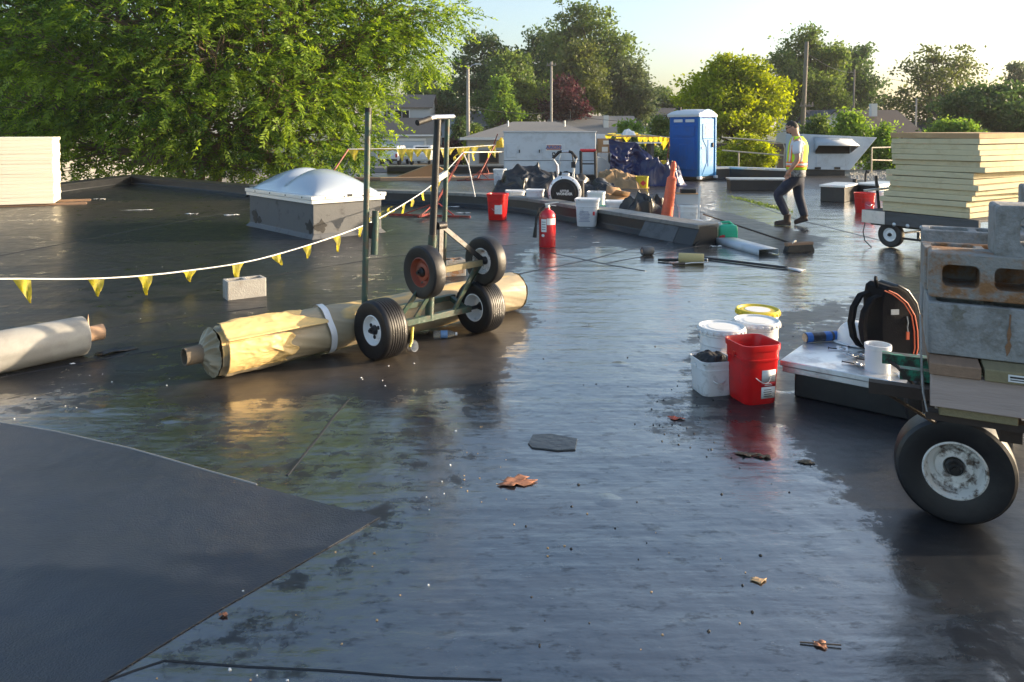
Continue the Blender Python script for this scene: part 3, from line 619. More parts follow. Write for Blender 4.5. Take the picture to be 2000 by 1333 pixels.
T(2130, 60, 270, 200, 75, 6, 'mid', 'shade_tree', 'green tree just beyond the right edge of the view', 30, .4, 160, 40, .8)
for px, top, bot, wp_, Y_, mat, lab, sd_ in [
  (1232, 238, 285, 62, 50, 'bright', 'bright green bush right of the white chimney roof', 41), (1290, 229, 290, 76, 48, 'mid', 'leafy bush touching the left side of the blue toilet', 42),
  (1600, 226, 290, 70, 40, 'mid', 'green bush behind the sloped rooftop unit', 43), (1662, 220, 290, 84, 38, 'bright', 'bright bush rising above the sloped rooftop unit', 44),
  (1727, 248, 345, 50, 36.5, 'bright', 'upright bush between the sloped unit and the board stack', 45), (1790, 300, 345, 90, 37, 'mid', 'low bush hidden behind the stacked insulation boards', 46),
  (1845, 234, 290, 72, 42, 'bright', 'bright bush above the left of the board stack', 47), (1890, 240, 290, 66, 41, 'bright', 'small bright bush above the right of the board stack', 48),
  (928, 264, 300, 40, 62, 'yellow', 'yellow flowering shrub by the pale light pole', 49), (897, 232, 295, 15, 66, 'dark', 'slim dark evergreen shrub beside the garage house', 50),
  (926, 244, 282, 30, 70, 'mid', 'round green shrub behind the pale light pole', 51), (880, 276, 300, 34, 60, 'purple', 'reddish low shrub left of the yellow flowering shrub', 52),
  (1460, 262, 315, 110, 44, 'yellow', 'low yellow green hedge behind the beige railing', 53), (1250, 262, 322, 120, 40, 'dark', 'dark hedge behind the yellow pennants', 54)]:
    T(px, top, bot+34, wp_, Y_, 4, mat, 'shrub', lab, sd_, .16 if Y_ < 50 else .24, 130, 50, .34 if Y_ < 50 else .4, trunk_r=.05, shell=.3, twigs=.1, cat='shrub')

# ---- hazy evening air round everything
M['air'] = bpy.data.materials.new('air'); M['air'].use_nodes = True
_n = M['air'].node_tree.nodes; _n.remove(_n['Principled BSDF']); _v = _n.new('ShaderNodeVolumePrincipled'); _v.inputs['Color'].default_value = (.92,.95,1,1); _v.inputs['Density'].default_value = .00032; _v.inputs['Anisotropy'].default_value = .2
M['air'].node_tree.links.new(_v.outputs[0], _n['Material Output'].inputs['Volume'])
mb = MB(); mb.box((0,0,10), (4600,4600,28.5)); tag(mb.build('haze', M['air']), 'thin evening haze filling the air', 'haze', kind='stuff')
# ================================================================== HOUSES
M['shingle_grey'] = pm('shingle_grey', (.20,.195,.185), .9, var=.18, vs=5, bump=.3, bs=8)
M['shingle_dark'] = pm('shingle_dark', (.055,.058,.068), .9, var=.2, vs=5, bump=.3, bs=8)
M['shingle_brown'] = pm('shingle_brown', (.085,.068,.06), .9, var=.2, vs=5, bump=.3, bs=8)
M['shingle_tan'] = pm('shingle_tan', (.16,.135,.115), .9, var=.2, vs=5, bump=.3, bs=8)
M['siding_grey'] = pm('siding_grey', (.46,.47,.48), .8, var=.06, vs=1)
M['siding_white'] = pm('siding_white', (.66,.64,.60), .8, var=.06, vs=1)
M['siding_blue'] = pm('siding_blue', (.36,.44,.52), .8, var=.06, vs=1)
M['trim'] = pm('trim', (.70,.70,.68), .6, var=.05)
M['garage_door'] = pm('garage_door', (.48,.54,.60), .6, var=.04)
M['brick'] = pm('brick', (.24,.12,.085), .9, var=.25, vs=6)
M['brown_wall'] = pm('brown_wall', (.15,.115,.095), .85, var=.1, vs=2)
def gable(mb_wall, mb_roof, x0, x1, y0, y1, z0, ze, zr, axis='x', ov=.4, th=.14):
    """walls + two roof slabs; axis = ridge direction"""
    if axis == 'x':
        ym = (y0+y1)/2
        mb_wall.add([(x0,y0,z0),(x1,y0,z0),(x1,y1,z0),(x0,y1,z0),(x0,y0,ze),(x1,y0,ze),(x1,y1,ze),(x0,y1,ze),(x0,ym,zr-.02),(x1,ym,zr-.02)],
                    [(0,1,5,4),(1,2,6,9,5),(2,3,7,6),(3,0,4,8,7)])
        s = (zr-ze)/(ym-y0)
        for sg, ye in ((-1, y0-ov), (1, y1+ov)):
            zz = ze-s*ov
            mb_roof.add([(x0-ov,ye,zz),(x1+ov,ye,zz),(x1+ov,ym,zr),(x0-ov,ym,zr),(x0-ov,ye,zz+th),(x1+ov,ye,zz+th),(x1+ov,ym,zr+th),(x0-ov,ym,zr+th)], [(0,1,2,3),(4,5,6,7),(0,1,5,4),(1,2,6,5),(3,0,4,7)])
    else:
        xm = (x0+x1)/2
        mb_wall.add([(x0,y0,z0),(x1,y0,z0),(x1,y1,z0),(x0,y1,z0),(x0,y0,ze),(x1,y0,ze),(x1,y1,ze),(x0,y1,ze),(xm,y0,zr-.02),(xm,y1,zr-.02)],
                    [(0,1,5,8,4),(1,2,6,5),(2,3,7,9,6),(3,0,4,7)])
        s = (zr-ze)/(xm-x0)
        for xe in (x0-ov, x1+ov):
            zz = ze-s*ov
            mb_roof.add([(xe,y0-ov,zz),(xe,y1+ov,zz),(xm,y1+ov,zr),(xm,y0-ov,zr),(xe,y0-ov,zz+th),(xe,y1+ov,zz+th),(xm,y1+ov,zr+th),(xm,y0-ov,zr+th)], [(0,1,2,3),(4,5,6,7),(0,1,5,4),(1,2,6,5),(3,0,4,7)])
def hip(mb_wall, mb_roof, x0, x1, y0, y1, z0, ze, zr, inset=None, ov=.5, th=.12):
    mb_wall.box(((x0+x1)/2, (y0+y1)/2, (z0+ze)/2), (x1-x0, y1-y0, ze-z0))
    i = inset if inset else (y1-y0)/2; ym = (y0+y1)/2
    a = [(x0-ov,y0-ov,ze),(x1+ov,y0-ov,ze),(x1+ov,y1+ov,ze),(x0-ov,y1+ov,ze),(x0+i,ym,zr),(x1-i,ym,zr)]
    mb_roof.add(a, [(0,1,5,4),(1,2,5),(2,3,4,5),(3,0,4)]); mb_roof.box(((x0+x1)/2, ym, ze-th/2-.01), (x1-x0+2*ov, y1-y0+2*ov, th))
def window(parent, c, w_, h, face='y', mat='trim', name='window'):
    """window set in a wall facing -y (face y) or +x (face x): frame, pane"""
    x, y, z = c; mb = MB(); f = .08
    def pc(dx, dz, sx, sz, dep, off):
        if face == 'y': mb2.box((x+dx, y-off, z+dz), (sx, dep, sz))
        else: mb2.box((x+off, y+dx, z+dz), (dep, sx, sz))
    mb2 = mb
    for s in (-1, 1): pc(s*w_/2, 0, f, h+f, .1, .02); pc(0, s*h/2, w_-f, f, .1, .02)
    pc(0, 0, f*.6, h-f, .06, .02)
    fr = mb.build(name, M[mat], parent); mb2 = MB(); pc(0, 0, w_-.03, h-.03, .04, .005); mb2.build('pane', M['glass_dark'], fr)
    return fr
def house(name, label, px, Y_, rz=0):
    g = at(px, 300, Y_); z = gz(g.x, Y_); return thing(name, label, 'house', (g.x, Y_, z), rz), z
def zat(py, Y_): return at(1000, py, Y_).z
# two-storey house with garage
Y_ = 78; h, z0 = house('garage_house', 'two storey grey house with double garage door behind the white cars', 790, Y_)
ex, rg = zat(262,Y_)-z0, zat(236,Y_)-z0
W_, Rf = MB(), MB(); gable(W_, Rf, -3.4, 3.0, 0, 5.0, 0, ex, rg+.2, 'x', .35); W_.build('wall', M['siding_grey'], h); Rf.build('roof', M['shingle_tan'], h)
W_, Rf = MB(), MB(); gable(W_, Rf, -3.0, 2.3, 3.2, 9.5, 0, zat(208,Y_)-z0, zat(184,Y_)-z0+.1, 'x', .3); W_.build('wall', M['siding_grey'], h); Rf.build('roof', M['shingle_tan'], h)
mb = MB()
for s in range(4): mb.box((-.35, -.03, .32+.53*s), (4.7, .06, .5))
mb.build('garage_door', M['garage_door'], h, bevel=.02)
mb = MB(); mb.box((-.35,-.05,2.35), (5.1,.1,.25)); mb.box((-2.85,-.05,1.1),(.2,.1,2.2)); mb.box((2.15,-.05,1.1),(.2,.1,2.2)); mb.box((-.2,-.42,ex-.15),(6.9,.1,.16)); mb.build('trim', M['trim'], h)
window(h, (-.7, 3.18, zat(224,Y_)-z0), 1.6, 1.1); window(h, (-2.3, 3.18, zat(224,Y_)-z0), .8, 1.1)
mb = MB(); mb.box((-.35,-.12,2.8),(.5,.2,.18)); mb.build('lamp', M['dark_steel'], h)
# neighbour with blue gable
Y_ = 84; h, z0 = house('gable_house', 'pale blue gabled house beside the garage house', 885, Y_)
W_, Rf = MB(), MB(); gable(W_, Rf, -2.2, 2.4, 0, 7, 0, zat(252,Y_)-z0, zat(228,Y_)-z0, 'y', .35); W_.build('wall', M['siding_blue'], h); Rf.build('roof', M['shingle_grey'], h)
window(h, (-.8,-.02,2.0), 1.0, 1.1); mb = MB()
for k in range(6): mb.box((-2.0+.28*k, -.8, .8), (.08,.08,1.5))
mb.box((-1.3,-.8,1.5),(1.7,.1,.1)); mb.build('deck_rail', M['wood_brown'], h)
# ranch with ridge vents
Y_ = 100; h, z0 = house('ranch_house', 'long grey roofed ranch house with a row of ridge vents', 957, Y_)
W_, Rf = MB(), MB(); gable(W_, Rf, -5.0, 5.0, 0, 8, 0, zat(248,Y_)-z0, zat(217,Y_)-z0, 'x', .4); W_.build('wall', M['siding_white'], h); rf = Rf.build('roof', M['shingle_grey'], h)
for k in range(7):
    mb = MB(); mb.box((-4.2+1.35*k, 3.2, zat(219,Y_)-z0), (.4,.4,.3), taper=.7); mb.build('roof_vent', M['galv'], rf)
mb = MB(); mb.box((1.6, 2.0, zat(232,Y_)-z0), (.6,.6,1.4)); mb.build('chimney', M['brick'], rf)
# hip roof house in front
Y_ = 56; h, z0 = house('hip_roof_house', 'wide grey hip roofed bungalow behind the pale blue rooftop unit', 1050, Y_)
W_, Rf = MB(), MB(); hip(W_, Rf, -5.2, 5.0, 0, 9, 0, zat(271,Y_)-z0, zat(238,Y_+4.5)-z0, 3.4, .6); W_.build('wall', M['siding_grey'], h); rf = Rf.build('roof', M['shingle_grey'], h, ang=5)
mb = MB(); mb.box((-.1,-.62,zat(271,Y_)-z0), (11.2,.12,.2)); mb.build('gutter', M['trim'], h)
for x in (-3.6, 3.6): window(h, (x,-.02,1.35), 1.4, .9, mat='brown_wall')
for x in (-2.2, 2.2):
    mb = MB(); mb.tube((x,3,zat(248,Y_)-z0),(x,3,zat(235,Y_)-z0),.06); mb.build('vent_pipe', M['galv'], rf)
# roof with white chimney and aerial
Y_ = 76; h, z0 = house('chimney_house', 'grey roofed house with white chimney and roof aerial', 1165, Y_)
W_, Rf = MB(), MB(); gable(W_, Rf, -4.4, 4.0, 0, 8, 0, zat(262,Y_)-z0, zat(228,Y_)-z0, 'x', .4); W_.build('wall', M['siding_grey'], h); rf = Rf.build('roof', M['shingle_grey'], h)
mb = MB(); mb.box((1.1, 1.4, zat(240,Y_)-z0), (.5,.5,1.5)); mb.build('chimney', M['siding_white'], rf)
mb = MB(); x = -2.4; zt = zat(216,Y_)-z0; mb.tube((x,3,zt-1.6),(x,3,zt),.03,n=6); mb.tube((x-.9,3,zt-.1),(x+.9,3,zt-.1),.025,n=6)
for k in range(5): mb.tube((x-.8+.4*k,2.6,zt-.1),(x-.8+.4*k,3.4,zt-.1),.02,n=5)
mb.build('aerial', M['galv'], rf)
Y_ = 105; h, z0 = house('blue_house', 'small pale blue distant house left of the yellow green tree', 1280, Y_)
W_, Rf = MB(), MB(); gable(W_, Rf, -2.6, 3.2, 0, 7, 0, zat(226,Y_)-z0, zat(212,Y_)-z0, 'x', .3); W_.build('wall', M['siding_blue'], h); Rf.build('roof', M['shingle_dark'], h)
for x in (-1.2, .4, 1.8): window(h, (x,-.02,zat(233,Y_)-z0), .9, 1.1)
Y_ = 90; h, z0 = house('dark_roof_house', 'house with tall dark slate roof right of the leaning pole', 1617, Y_)
W_, Rf = MB(), MB(); gable(W_, Rf, -3.4, 3.2, 0, 8, 0, zat(224,Y_)-z0, zat(190,Y_)-z0, 'x', .4); W_.build('wall', M['siding_white'], h); Rf.build('roof', M['shingle_dark'], h)
for x in (-1.8, .6): window(h, (x,-.02,zat(232,Y_)-z0), 1.0, 1.0)
Y_ = 64; h, z0 = house('tudor_house', 'white half timbered house with brown roof behind the bushes', 1705, Y_)
W_, Rf = MB(), MB(); gable(W_, Rf, -3.9, 3.6, 0, 8, 0, zat(258,Y_)-z0, zat(216,Y_)-z0, 'x', .4); W_.build('wall', M['siding_white'], h); rf = Rf.build('roof', M['shingle_brown'], h)
W_, Rf = MB(), MB(); gable(W_, Rf, -5.0, -2.6, -1.2, 3.5, 0, zat(242,Y_)-z0, zat(218,Y_)-z0, 'y', .25); W_.build('front_gable', M['siding_white'], h); Rf.build('roof', M['shingle_dark'], h)
for x in (-5.0,-3.8,-2.6,-1.2,.2,1.2,2.4,3.6): mb = MB(); mb.box((x, -1.22 if x < -2.5 else -.03, 1.4), (.16,.06,2.8)); mb.build('timber_strip', M['brown_wall'], h)
for x in (-.5, 1.8, 2.9): window(h, (x,-.02,1.7), .9, 1.1)
mb = MB(); mb.box((1.0,2.2,zat(214,Y_)-z0),(.5,.5,1.1)); mb.build('chimney', M['siding_white'], rf)
Y_ = 80; h, z0 = house('low_house', 'low dark roofed house at the right of the brown roof', 1815, Y_)
W_, Rf = MB(), MB(); gable(W_, Rf, -2.4, 3, 0, 7, 0, zat(256,Y_)-z0, zat(238,Y_)-z0, 'x', .4); W_.build('wall', M['brick'], h); Rf.build('roof', M['shingle_dark'], h); window(h, (-1,-.02,1.6), .9, .9)
# low brown outbuilding past the railing, white building behind the locust
Y_ = 46; g = at(1470, 300, Y_); h = thing('brown_shed', 'low brown flat roofed building behind the beige railing', 'building', (g.x, Y_, gz(g.x, Y_)))
zt = zat(288,Y_)-gz(g.x,Y_); mb = MB(); mb.box((0,2,zt/2),(4.2,4,zt)); mb.build('wall', M['brown_wall'], h); mb = MB(); mb.box((0,2,zt+.1),(4.7,4.5,.22)); mb.build('roof', M['shingle_brown'], h)
mb = MB(); mb.box((-.9,-.03,1.0),(.9,.06,2.0)); mb.build('door', M['siding_grey'], h); window(h, (.9,-.02,1.4), 1.0, .7)
Y_ = 47; g = at(215, 300, Y_); h = thing('white_building', 'white walled building glimpsed through the feathery tree', 'building', (g.x, Y_, gz(g.x, Y_)), R(28))
zt = zat(268,Y_)-gz(g.x,Y_); mb = MB(); mb.box((-5,4,zt/2),(17,6,zt)); mb.build('wall', M['siding_white'], h); mb = MB(); mb.box((-5,4,zt+.12),(17.5,6.5,.24)); mb.build('roof', M['trim'], h)
for k in range(4): window(h, (-11+4*k, .98, 2.0), 1.6, 1.0)
for k in range(4): window(h, (3.52, 2.2+1.2*k, 2.0), .7, 1.0, 'x')
# ================================================================== POLES AND WIRES
def pole(name, label, px, ptop, pbot, Y_, r, mat, lean=0, arms=()):
    a = at(px, ptop, Y_); z0 = gz(a.x, Y_); t = thing(name, label, 'pole', (a.x, Y_, z0))
    h = a.z-z0; mb = MB(); mb.path([(lean*-h*.5,0,-.3),(0,0,h*.5),(lean*h*.5,0,h)], [r*1.15, r, r*.8], 10); mb.build('shaft', M[mat], t)
    for dz, w_, kind in arms:
        mb = MB()
        x0 = lean*h*.5
        if kind == 'arm': mb.box((x0, -.12, h-dz), (w_, .1, .12)); [mb.tube((x0+s*w_*.42,-.12,h-dz+.05),(x0+s*w_*.42,-.12,h-dz+.25),.05,.03,8) for s in (-1,-.4,.4,1)]; mb.build('cross_arm', M['pole_wood'], t)
        else: mb.path([(x0,0,h-dz),(x0+w_*.5,0,h-dz+.35),(x0+w_,0,h-dz+.45)], .04, 6); mb.box((x0+w_+.2,0,h-dz+.45),(.5,.2,.12)); mb.build('lamp_arm', M['galv'], t)
    return a
a1 = pole('light_pole', 'tall pale wooden light pole left of the centre trees', 914, 128, 290, 60, .14, 'pole_pale', 0, [(.35, .6, 'lamp')])
pole('utility_pole', 'short thin brown pole above the ranch roof', 1031, 166, 235, 92, .12, 'pole_wood')
a2 = pole('utility_pole', 'slim utility pole in front of the purple leaved tree', 1077, 121, 245, 72, .12, 'pole_pale', 0, [(.35, .9, 'arm')])
a3 = pole('utility_pole', 'thick leaning utility pole behind the worker', 1571, 82, 260, 50, .15, 'pole_wood', .035, [(4.2, .9, 'arm')])
a4 = pole('utility_pole', 'thin utility pole in front of the dark roof', 1668, 136, 225, 76, .10, 'pole_wood', .01)
a5 = pole('utility_pole', 'short pale pole right of the brown roof', 1790, 192, 255, 70, .09, 'pole_pale')
def wire(p, q, sag, label, r=.018):
    p, q = Vector(p), Vector(q); mb = MB(); mb.path([p.lerp(q, i/14)-Vector((0,0,4*sag*(i/14)*(1-i/14))) for i in range(15)], r, 4); return tag(mb.build('overhead_wire', M['cable']), label, 'wire')
wire(a1-Vector((0,0,3.2)), a2-Vector((0,0,4.8)), .3, 'overhead wire from the pale light pole to the slim pole')
wire(a3-Vector((0,0,.6)), a4-Vector((0,0,.3)), .4, 'overhead wire from the leaning pole to the thin pole')
wire(a4-Vector((0,0,.2)), at(2100, 190, 60), .5, 'overhead wire running right over the brown roof')
wire(a2-Vector((0,0,5.0)), at(1700, 262, 60), .3, 'low overhead wire right of the slim pole')
# ================================================================== CARS
def vehicle(label, px, py, rz, pickup):
    Y_ = 70; g = at(px, py, Y_); z = gz(g.x, Y_)+.05; t = thing('pickup_truck' if pickup else 'sport_utility_car', label, 'truck' if pickup else 'car', (g.x, Y_, z), rz)
    # rear faces -y ; length along +y
    L_, Wd = (5.4, 1.95) if pickup else (4.8, 1.9)
    prof = [(0,.55),(0,1.05),(.06,1.12),(1.5,1.14),(1.62,1.8),(3.3,1.84),(3.9,1.2),(5.2,1.1),(5.4,.9),(5.4,.5),(.1,.45)] if pickup else [(0,.5),(.02,1.1),(.3,1.72),(.5,1.80),(2.9,1.80),(3.5,1.2),(4.65,1.08),(4.8,.85),(4.8,.45),(.1,.42)]
    def sec(x, ins): return [(x*(1-(ins if z_ > 1.2 else 0)), y_, z_) for y_, z_ in prof]
    mb = MB(); mb.loft([sec(-Wd/2, .13), sec(-Wd/2*.98+.06, .1), sec(Wd/2*.98-.06, .1), sec(Wd/2, .13)]); mb.build('body', M['car_white'], t, bevel=.05)
    yb = 1.50 if pickup else .08
    mb = MB(); mb.add([(-.72,yb+.02,1.24),(.72,yb+.02,1.24),(.62,yb+(.1 if pickup else .23),1.68),(-.62,yb+(.1 if pickup else .23),1.68)], [(0,1,2,3)]); mb.build('rear_window', M['glass_dark'], t, solid=.03)
    for s in (-1, 1):
        mb = MB(); y0, y1 = (1.8, 3.3) if pickup else (.6, 3.0); mb.add([(s*(Wd/2*.89),y0,1.26),(s*(Wd/2*.89),y1+.25,1.26),(s*(Wd/2*.865),y1-.05,1.68),(s*(Wd/2*.865),y0+.05,1.68)], [(0,1,2,3)]); mb.build('side_window', M['glass_dark'], t, solid=.03)
        mb = MB(); mb.box((s*.84,-.02,.92),(.16,.08,.34)); mb.build('tail_light', M['tail_red'], t)
        for y in (.95, L_-1.0):
            mb = MB(); Mx = Matrix.Translation((s*.84, y, .36)) @ Matrix.Rotation(PI/2, 4, 'Y'); mb.lathe([(.2,-.12),(.34,-.12),(.37,-.08),(.37,.08),(.34,.12),(.2,.12)], 20, M=Mx); wh = mb.build('wheel', M['tyre'], t)
            mb = MB(); mb.lathe([(.05,.09*s),(.2,.10*s),(.21,.02*s)], 16, M=Mx); mb.build('rim', M['galv'], wh)
    mb = MB(); mb.box((0,-.06,.5),(Wd*.96,.16,.2)); mb.build('bumper', M['dark_steel'] if not pickup else M['galv'], t, bevel=.03)
    mb = MB(); mb.box((0,-.03,.86),(.4,.03,.14)); mb.build('licence_plate', M['label_white'], t)
    return t
vehicle('white sport utility car parked on the driveway at left', 757, 322, R(-8), False)
vehicle('white pickup truck parked on the driveway at right', 818, 324, R(-4), True)
# ================================================================== HELPERS FOR THINGS
def axisM(c, ax):
    q = Vector(ax).normalized().to_track_quat('Z', 'Y'); return Matrix.Translation(c) @ q.to_matrix().to_4x4()
def wheel(parent, c, ax, Rr, w_, rr, rim, ribs=0, hub=.03, holes=0, n=48, dish=.35):
    """tyre + rim + hub; ax points to the outer side"""
    Mx = axisM(c, ax); h = w_/2; sh = min(h*.55, Rr*.16)
    pr = [(rr*.98, -h*.62), (rr*1.04, -h*.80), (Rr*.80, -h*.99), (Rr*.92, -h*.96), (Rr*.975, -h*.80)]
    if ribs:
        k = ribs; s = 2*h*.74/k
        for i in range(k):
            z0 = -h*.74+s*i; cr = Rr*(1-.018*abs((i+.5)/k*2-1)**2)
            pr += [(cr, z0+s*.14), (cr, z0+s*.80), (cr-.007, z0+s*.84), (cr-.007, z0+s*1.08)]
        pr = pr[:-2]
    else: pr += [(Rr*.993, -h*.55), (Rr, -h*.2), (Rr, h*.2), (Rr*.993, h*.55)]
    pr += [(Rr*.975, h*.80), (Rr*.92, h*.96), (Rr*.80, h*.99), (rr*1.04, h*.80), (rr*.98, h*.62)]
    mb = MB(); mb.lathe(pr+[pr[0]], n, False, False, M=Mx); t = mb.build('wheel', M['tyre'], parent, ang=28)
    lip = h*.78; d = h*dish
    mb = MB(); mb.lathe([(rr*1.05, lip*.9), (rr*1.05, lip), (rr*.98, lip+.004), (rr*.93, lip-.006), (rr*.88, d+.012), (rr*.82, d), (rr*.66, d-.004), (rr*.60, d+.014), (rr*.36, d+.02), (rr*.30, d+.006), (hub*1.2, d+.006),
                              (hub*1.2, d-.01), (rr*.82, d-.012), (rr*.90, -lip+.02), (rr*.98, -lip-.002), (rr*1.05, -lip), (rr*1.05, -lip*.9)], 36, False, False, M=Mx)
    r_ = mb.build('rim', rim, t, ang=25)
    mb = MB(); mb.lathe([(hub*1.25, d-.02), (hub*1.25, d+.03), (hub, d+.035), (hub*.8, d+.055), (hub*.45, d+.055), (hub*.45, d+.07)], 14, M=Mx); mb.build('hub', M['dark_steel'], t)
    if holes:
        for k in range(holes):
            a = 2*PI*k/holes+.5; mb = MB(); cc = Mx @ Vector((rr*.48*math.cos(a), rr*.48*math.sin(a), d+.0185))
            mb.lathe([(rr*.14, 0), (rr*.14, .004)], 10, M=axisM(cc, ax)); mb.build('rim_hole', M['dark_void'], t)
    return t
def handle_arc(mb, p0, p1, sag, r=.003, n=12, out=(0,0,0)):
    p0, p1 = Vector(p0), Vector(p1); o = Vector(out)
    mb.path([p0.lerp(p1, i/n)+Vector((0,0,-sag*math.sin(PI*i/n)))+o*math.sin(PI*i/n) for i in range(n+1)], r, 6)
def square_bucket(label, loc, rz, mat, w_=.285, h=.36, taper=.86, lid=None, sticker=None, group=None, handle=True, name='square_bucket', cat='bucket', hz=None, flutes=True):
    t = thing(name, label, cat, loc, rz, group)
    k = w_*.5
    def ring(s, z, r=.22): return ringz(rrect(w_*s, w_*s, w_*s*r, 4), z)
    tt = lambda z: taper+(1-taper)*z/h
    prof = [(tt(0)*.96, 0), (tt(0), .012)]
    if flutes: prof += [(tt(h*.72), h*.72), (tt(h*.72)+.035, h*.725), (tt(h*.78)+.035, h*.76), (tt(h*.78)+.012, h*.765), (tt(h*.9)+.012, h*.90), (tt(h*.9)+.06, h*.905), (tt(h)+.06, h*.97)]
    prof += [(tt(h)+.06, h), (tt(h)+.01, h), (tt(h)-.02, h*.97), (tt(h*.1)-.03, .02)]
    mb = MB(); mb.loft([ring(s, z) for s, z in prof], True, True); mb.build('body', mat, t, ang=35)
    if lid:
        mb = MB(); mb.loft([ring(1.085, h-.025), ring(1.09, h+.004), ring(1.06, h+.012), ring(.95, h+.012), ring(.93, h+.006)]); mb.build('lid', lid, t)
    if handle:
        mb = MB(); sg = h*.42 if hz is None else hz; handle_arc(mb, (-k*1.02,0,h*.8), (k*1.02,0,h*.8), sg, .0032, 14, (0,-k*1.12,0)); mb.build('wire_handle', M['galv'], t)
        mb = MB()
        for s in (-1, 1): mb.lathe([(.016,0),(.016,.012),(.008,.014)], 10, M=axisM((s*k*.96,0,h*.8), (s,0,0)))
        mb.build('handle_boss', mat, t)
    if sticker == 'red':
        for i, (m, z0, z1) in enumerate((('label_white', .38, .58), ('label_red', .30, .375), ('label_white', .10, .295))):
            y0 = -w_*.5*tt(h*z0)-.0015; y1 = -w_*.5*tt(h*z1)-.0015; x = w_*.24; mb = MB(); mb.add([(-x*.2,y0,h*z0),(x*1.35,y0,h*z0),(x*1.35,y1,h*z1),(-x*.2,y1,h*z1)], [(0,1,2,3)]); mb.build('label', M[m], t, solid=.0012)
        mb = MB(); y = -w_*.5*tt(h*.2)-.004
        for i in range(4): mb.box((w_*.12, y+.0005*i, h*(.14+.035*i)), (w_*.22*(1-.12*(i % 2)), .0012, .004))
        mb.build('print', M['ink'], t)
        mb = MB()
        for i in range(2): mb.box((w_*.13, -w_*.5*tt(h*.33)-.004, h*(.325+.025*i)), (w_*(.2-.05*i), .0012, .004))
        mb.build('print', M['label_white'], t)
    elif sticker == 'print':
        y = -w_*.5*tt(h*.4)-.004; mb = MB()
        for i in range(8): mb.box((-w_*.08, y-.0012*i, h*(.20+.052*i)), (w_*.5*(1-.3*((i*37) % 5)/5), .0014, h*.014))
        mb.build('print', M['ink_blue'], t)
        mb = MB(); mb.box((w_*.34, y-.006, h*.5), (w_*.09, .002, h*.14)); mb.build('label', M['label_red'], t)
    elif sticker == 'white':
        y = -w_*.5*tt(h*.4)-.003; mb = MB(); mb.box((w_*.16,y,h*.42),(w_*.4,.003,h*.36)); mb.build('label', M['label_white'], t)
    elif sticker == 'diamond':
        y = -w_*.5*tt(h*.5)-.006; mb = MB(); mb.box((.02,y,h*.45),(w_*.34,.004,w_*.34), M=Matrix.Translation((0.02,y,h*.45)) @ Matrix.Rotation(PI/4,4,'Y') @ Matrix.Translation((-.02,-y,-h*.45))); mb.build('label', M['label_red'], t)
    return t
def round_pail(label, loc, rz, mat, lid, r=.148, h=.365, group=None, lugs=True, stick=True, name='steel_pail', handle=True, printed='ink_blue', lidmat2=None):
    t = thing(name, label, 'pail', loc, rz, group)
    mb = MB(); mb.lathe([(r*.93,0),(r*.95,.006),(r*.955,h*.3),(r*.97,h*.66),(r*1.0,h*.68),(r*.985,h*.70),(r*.985,h*.84),(r*1.01,h*.86),(r*.99,h*.88),(r*.99,h*.93)], 40); mb.build('body', mat, t, ang=25)
    mb = MB(); mb.lathe([(r*1.0,h*.90),(r*1.065,h*.91),(r*1.075,h*.955),(r*1.07,h*.985),(r*1.03,h),(r*.98,h*.995),(r*.93,h*.962),(r*.85,h*.965),(r*.82,h*.975),(0.001,h*.978)], 40, False, True); l = mb.build('lid', lid, t, ang=25)
    if lidmat2:
        mb = MB(); mb.lathe([(r*.62,h*.9785),(r*.62,h*.982)], 30); mb.build('lid_label', lidmat2, l)
    if lugs:
        for k in range(22):
            a = 2*PI*k/22; mb = MB(); mb.box((r*1.075*math.cos(a), r*1.075*math.sin(a), h*.925), (.012,.026,h*.06), rz=a); mb.build('lug', lid, l, bevel=.003)
    if handle:
        mb = MB(); handle_arc(mb, (-r*1.03,0,h*.78), (r*1.03,0,h*.78), h*.36, .003, 14, (0,-r*1.12,0)); mb.build('wire_handle', M['galv'], t)
        for s in (-1,1): mb = MB(); mb.lathe([(.022,0),(.02,.012),(.008,.016)], 12, M=axisM((s*r*.97,0,h*.78),(s,0,0))); mb.build('handle_boss', M['galv'], t)
    if stick:
        mb = MB()
        for i in range(7):
            for a0, a1 in ((-2.3,-1.75),(-1.6,-.8)):
                z = h*(.16+.065*i); a1_ = a1-.3*((i*31) % 4)/4; mb.grid(6, 1, lambda u, v: (r*.978*math.cos(a0+(a1_-a0)*u), r*.978*math.sin(a0+(a1_-a0)*u), z+v*h*.018))
        mb.build('print', M[printed], t)
    return t
def ridged(x, y, seed, oct=3):
    a = 0; amp = 1; tot = 0
    for o in range(oct):
        a += amp*(1-abs(mnoise.noise(Vector((x, y, seed*3.7+o*11.3))))*1.9)**2; tot += amp; amp *= .5; x *= 2.05; y *= 2.05
    return a/tot
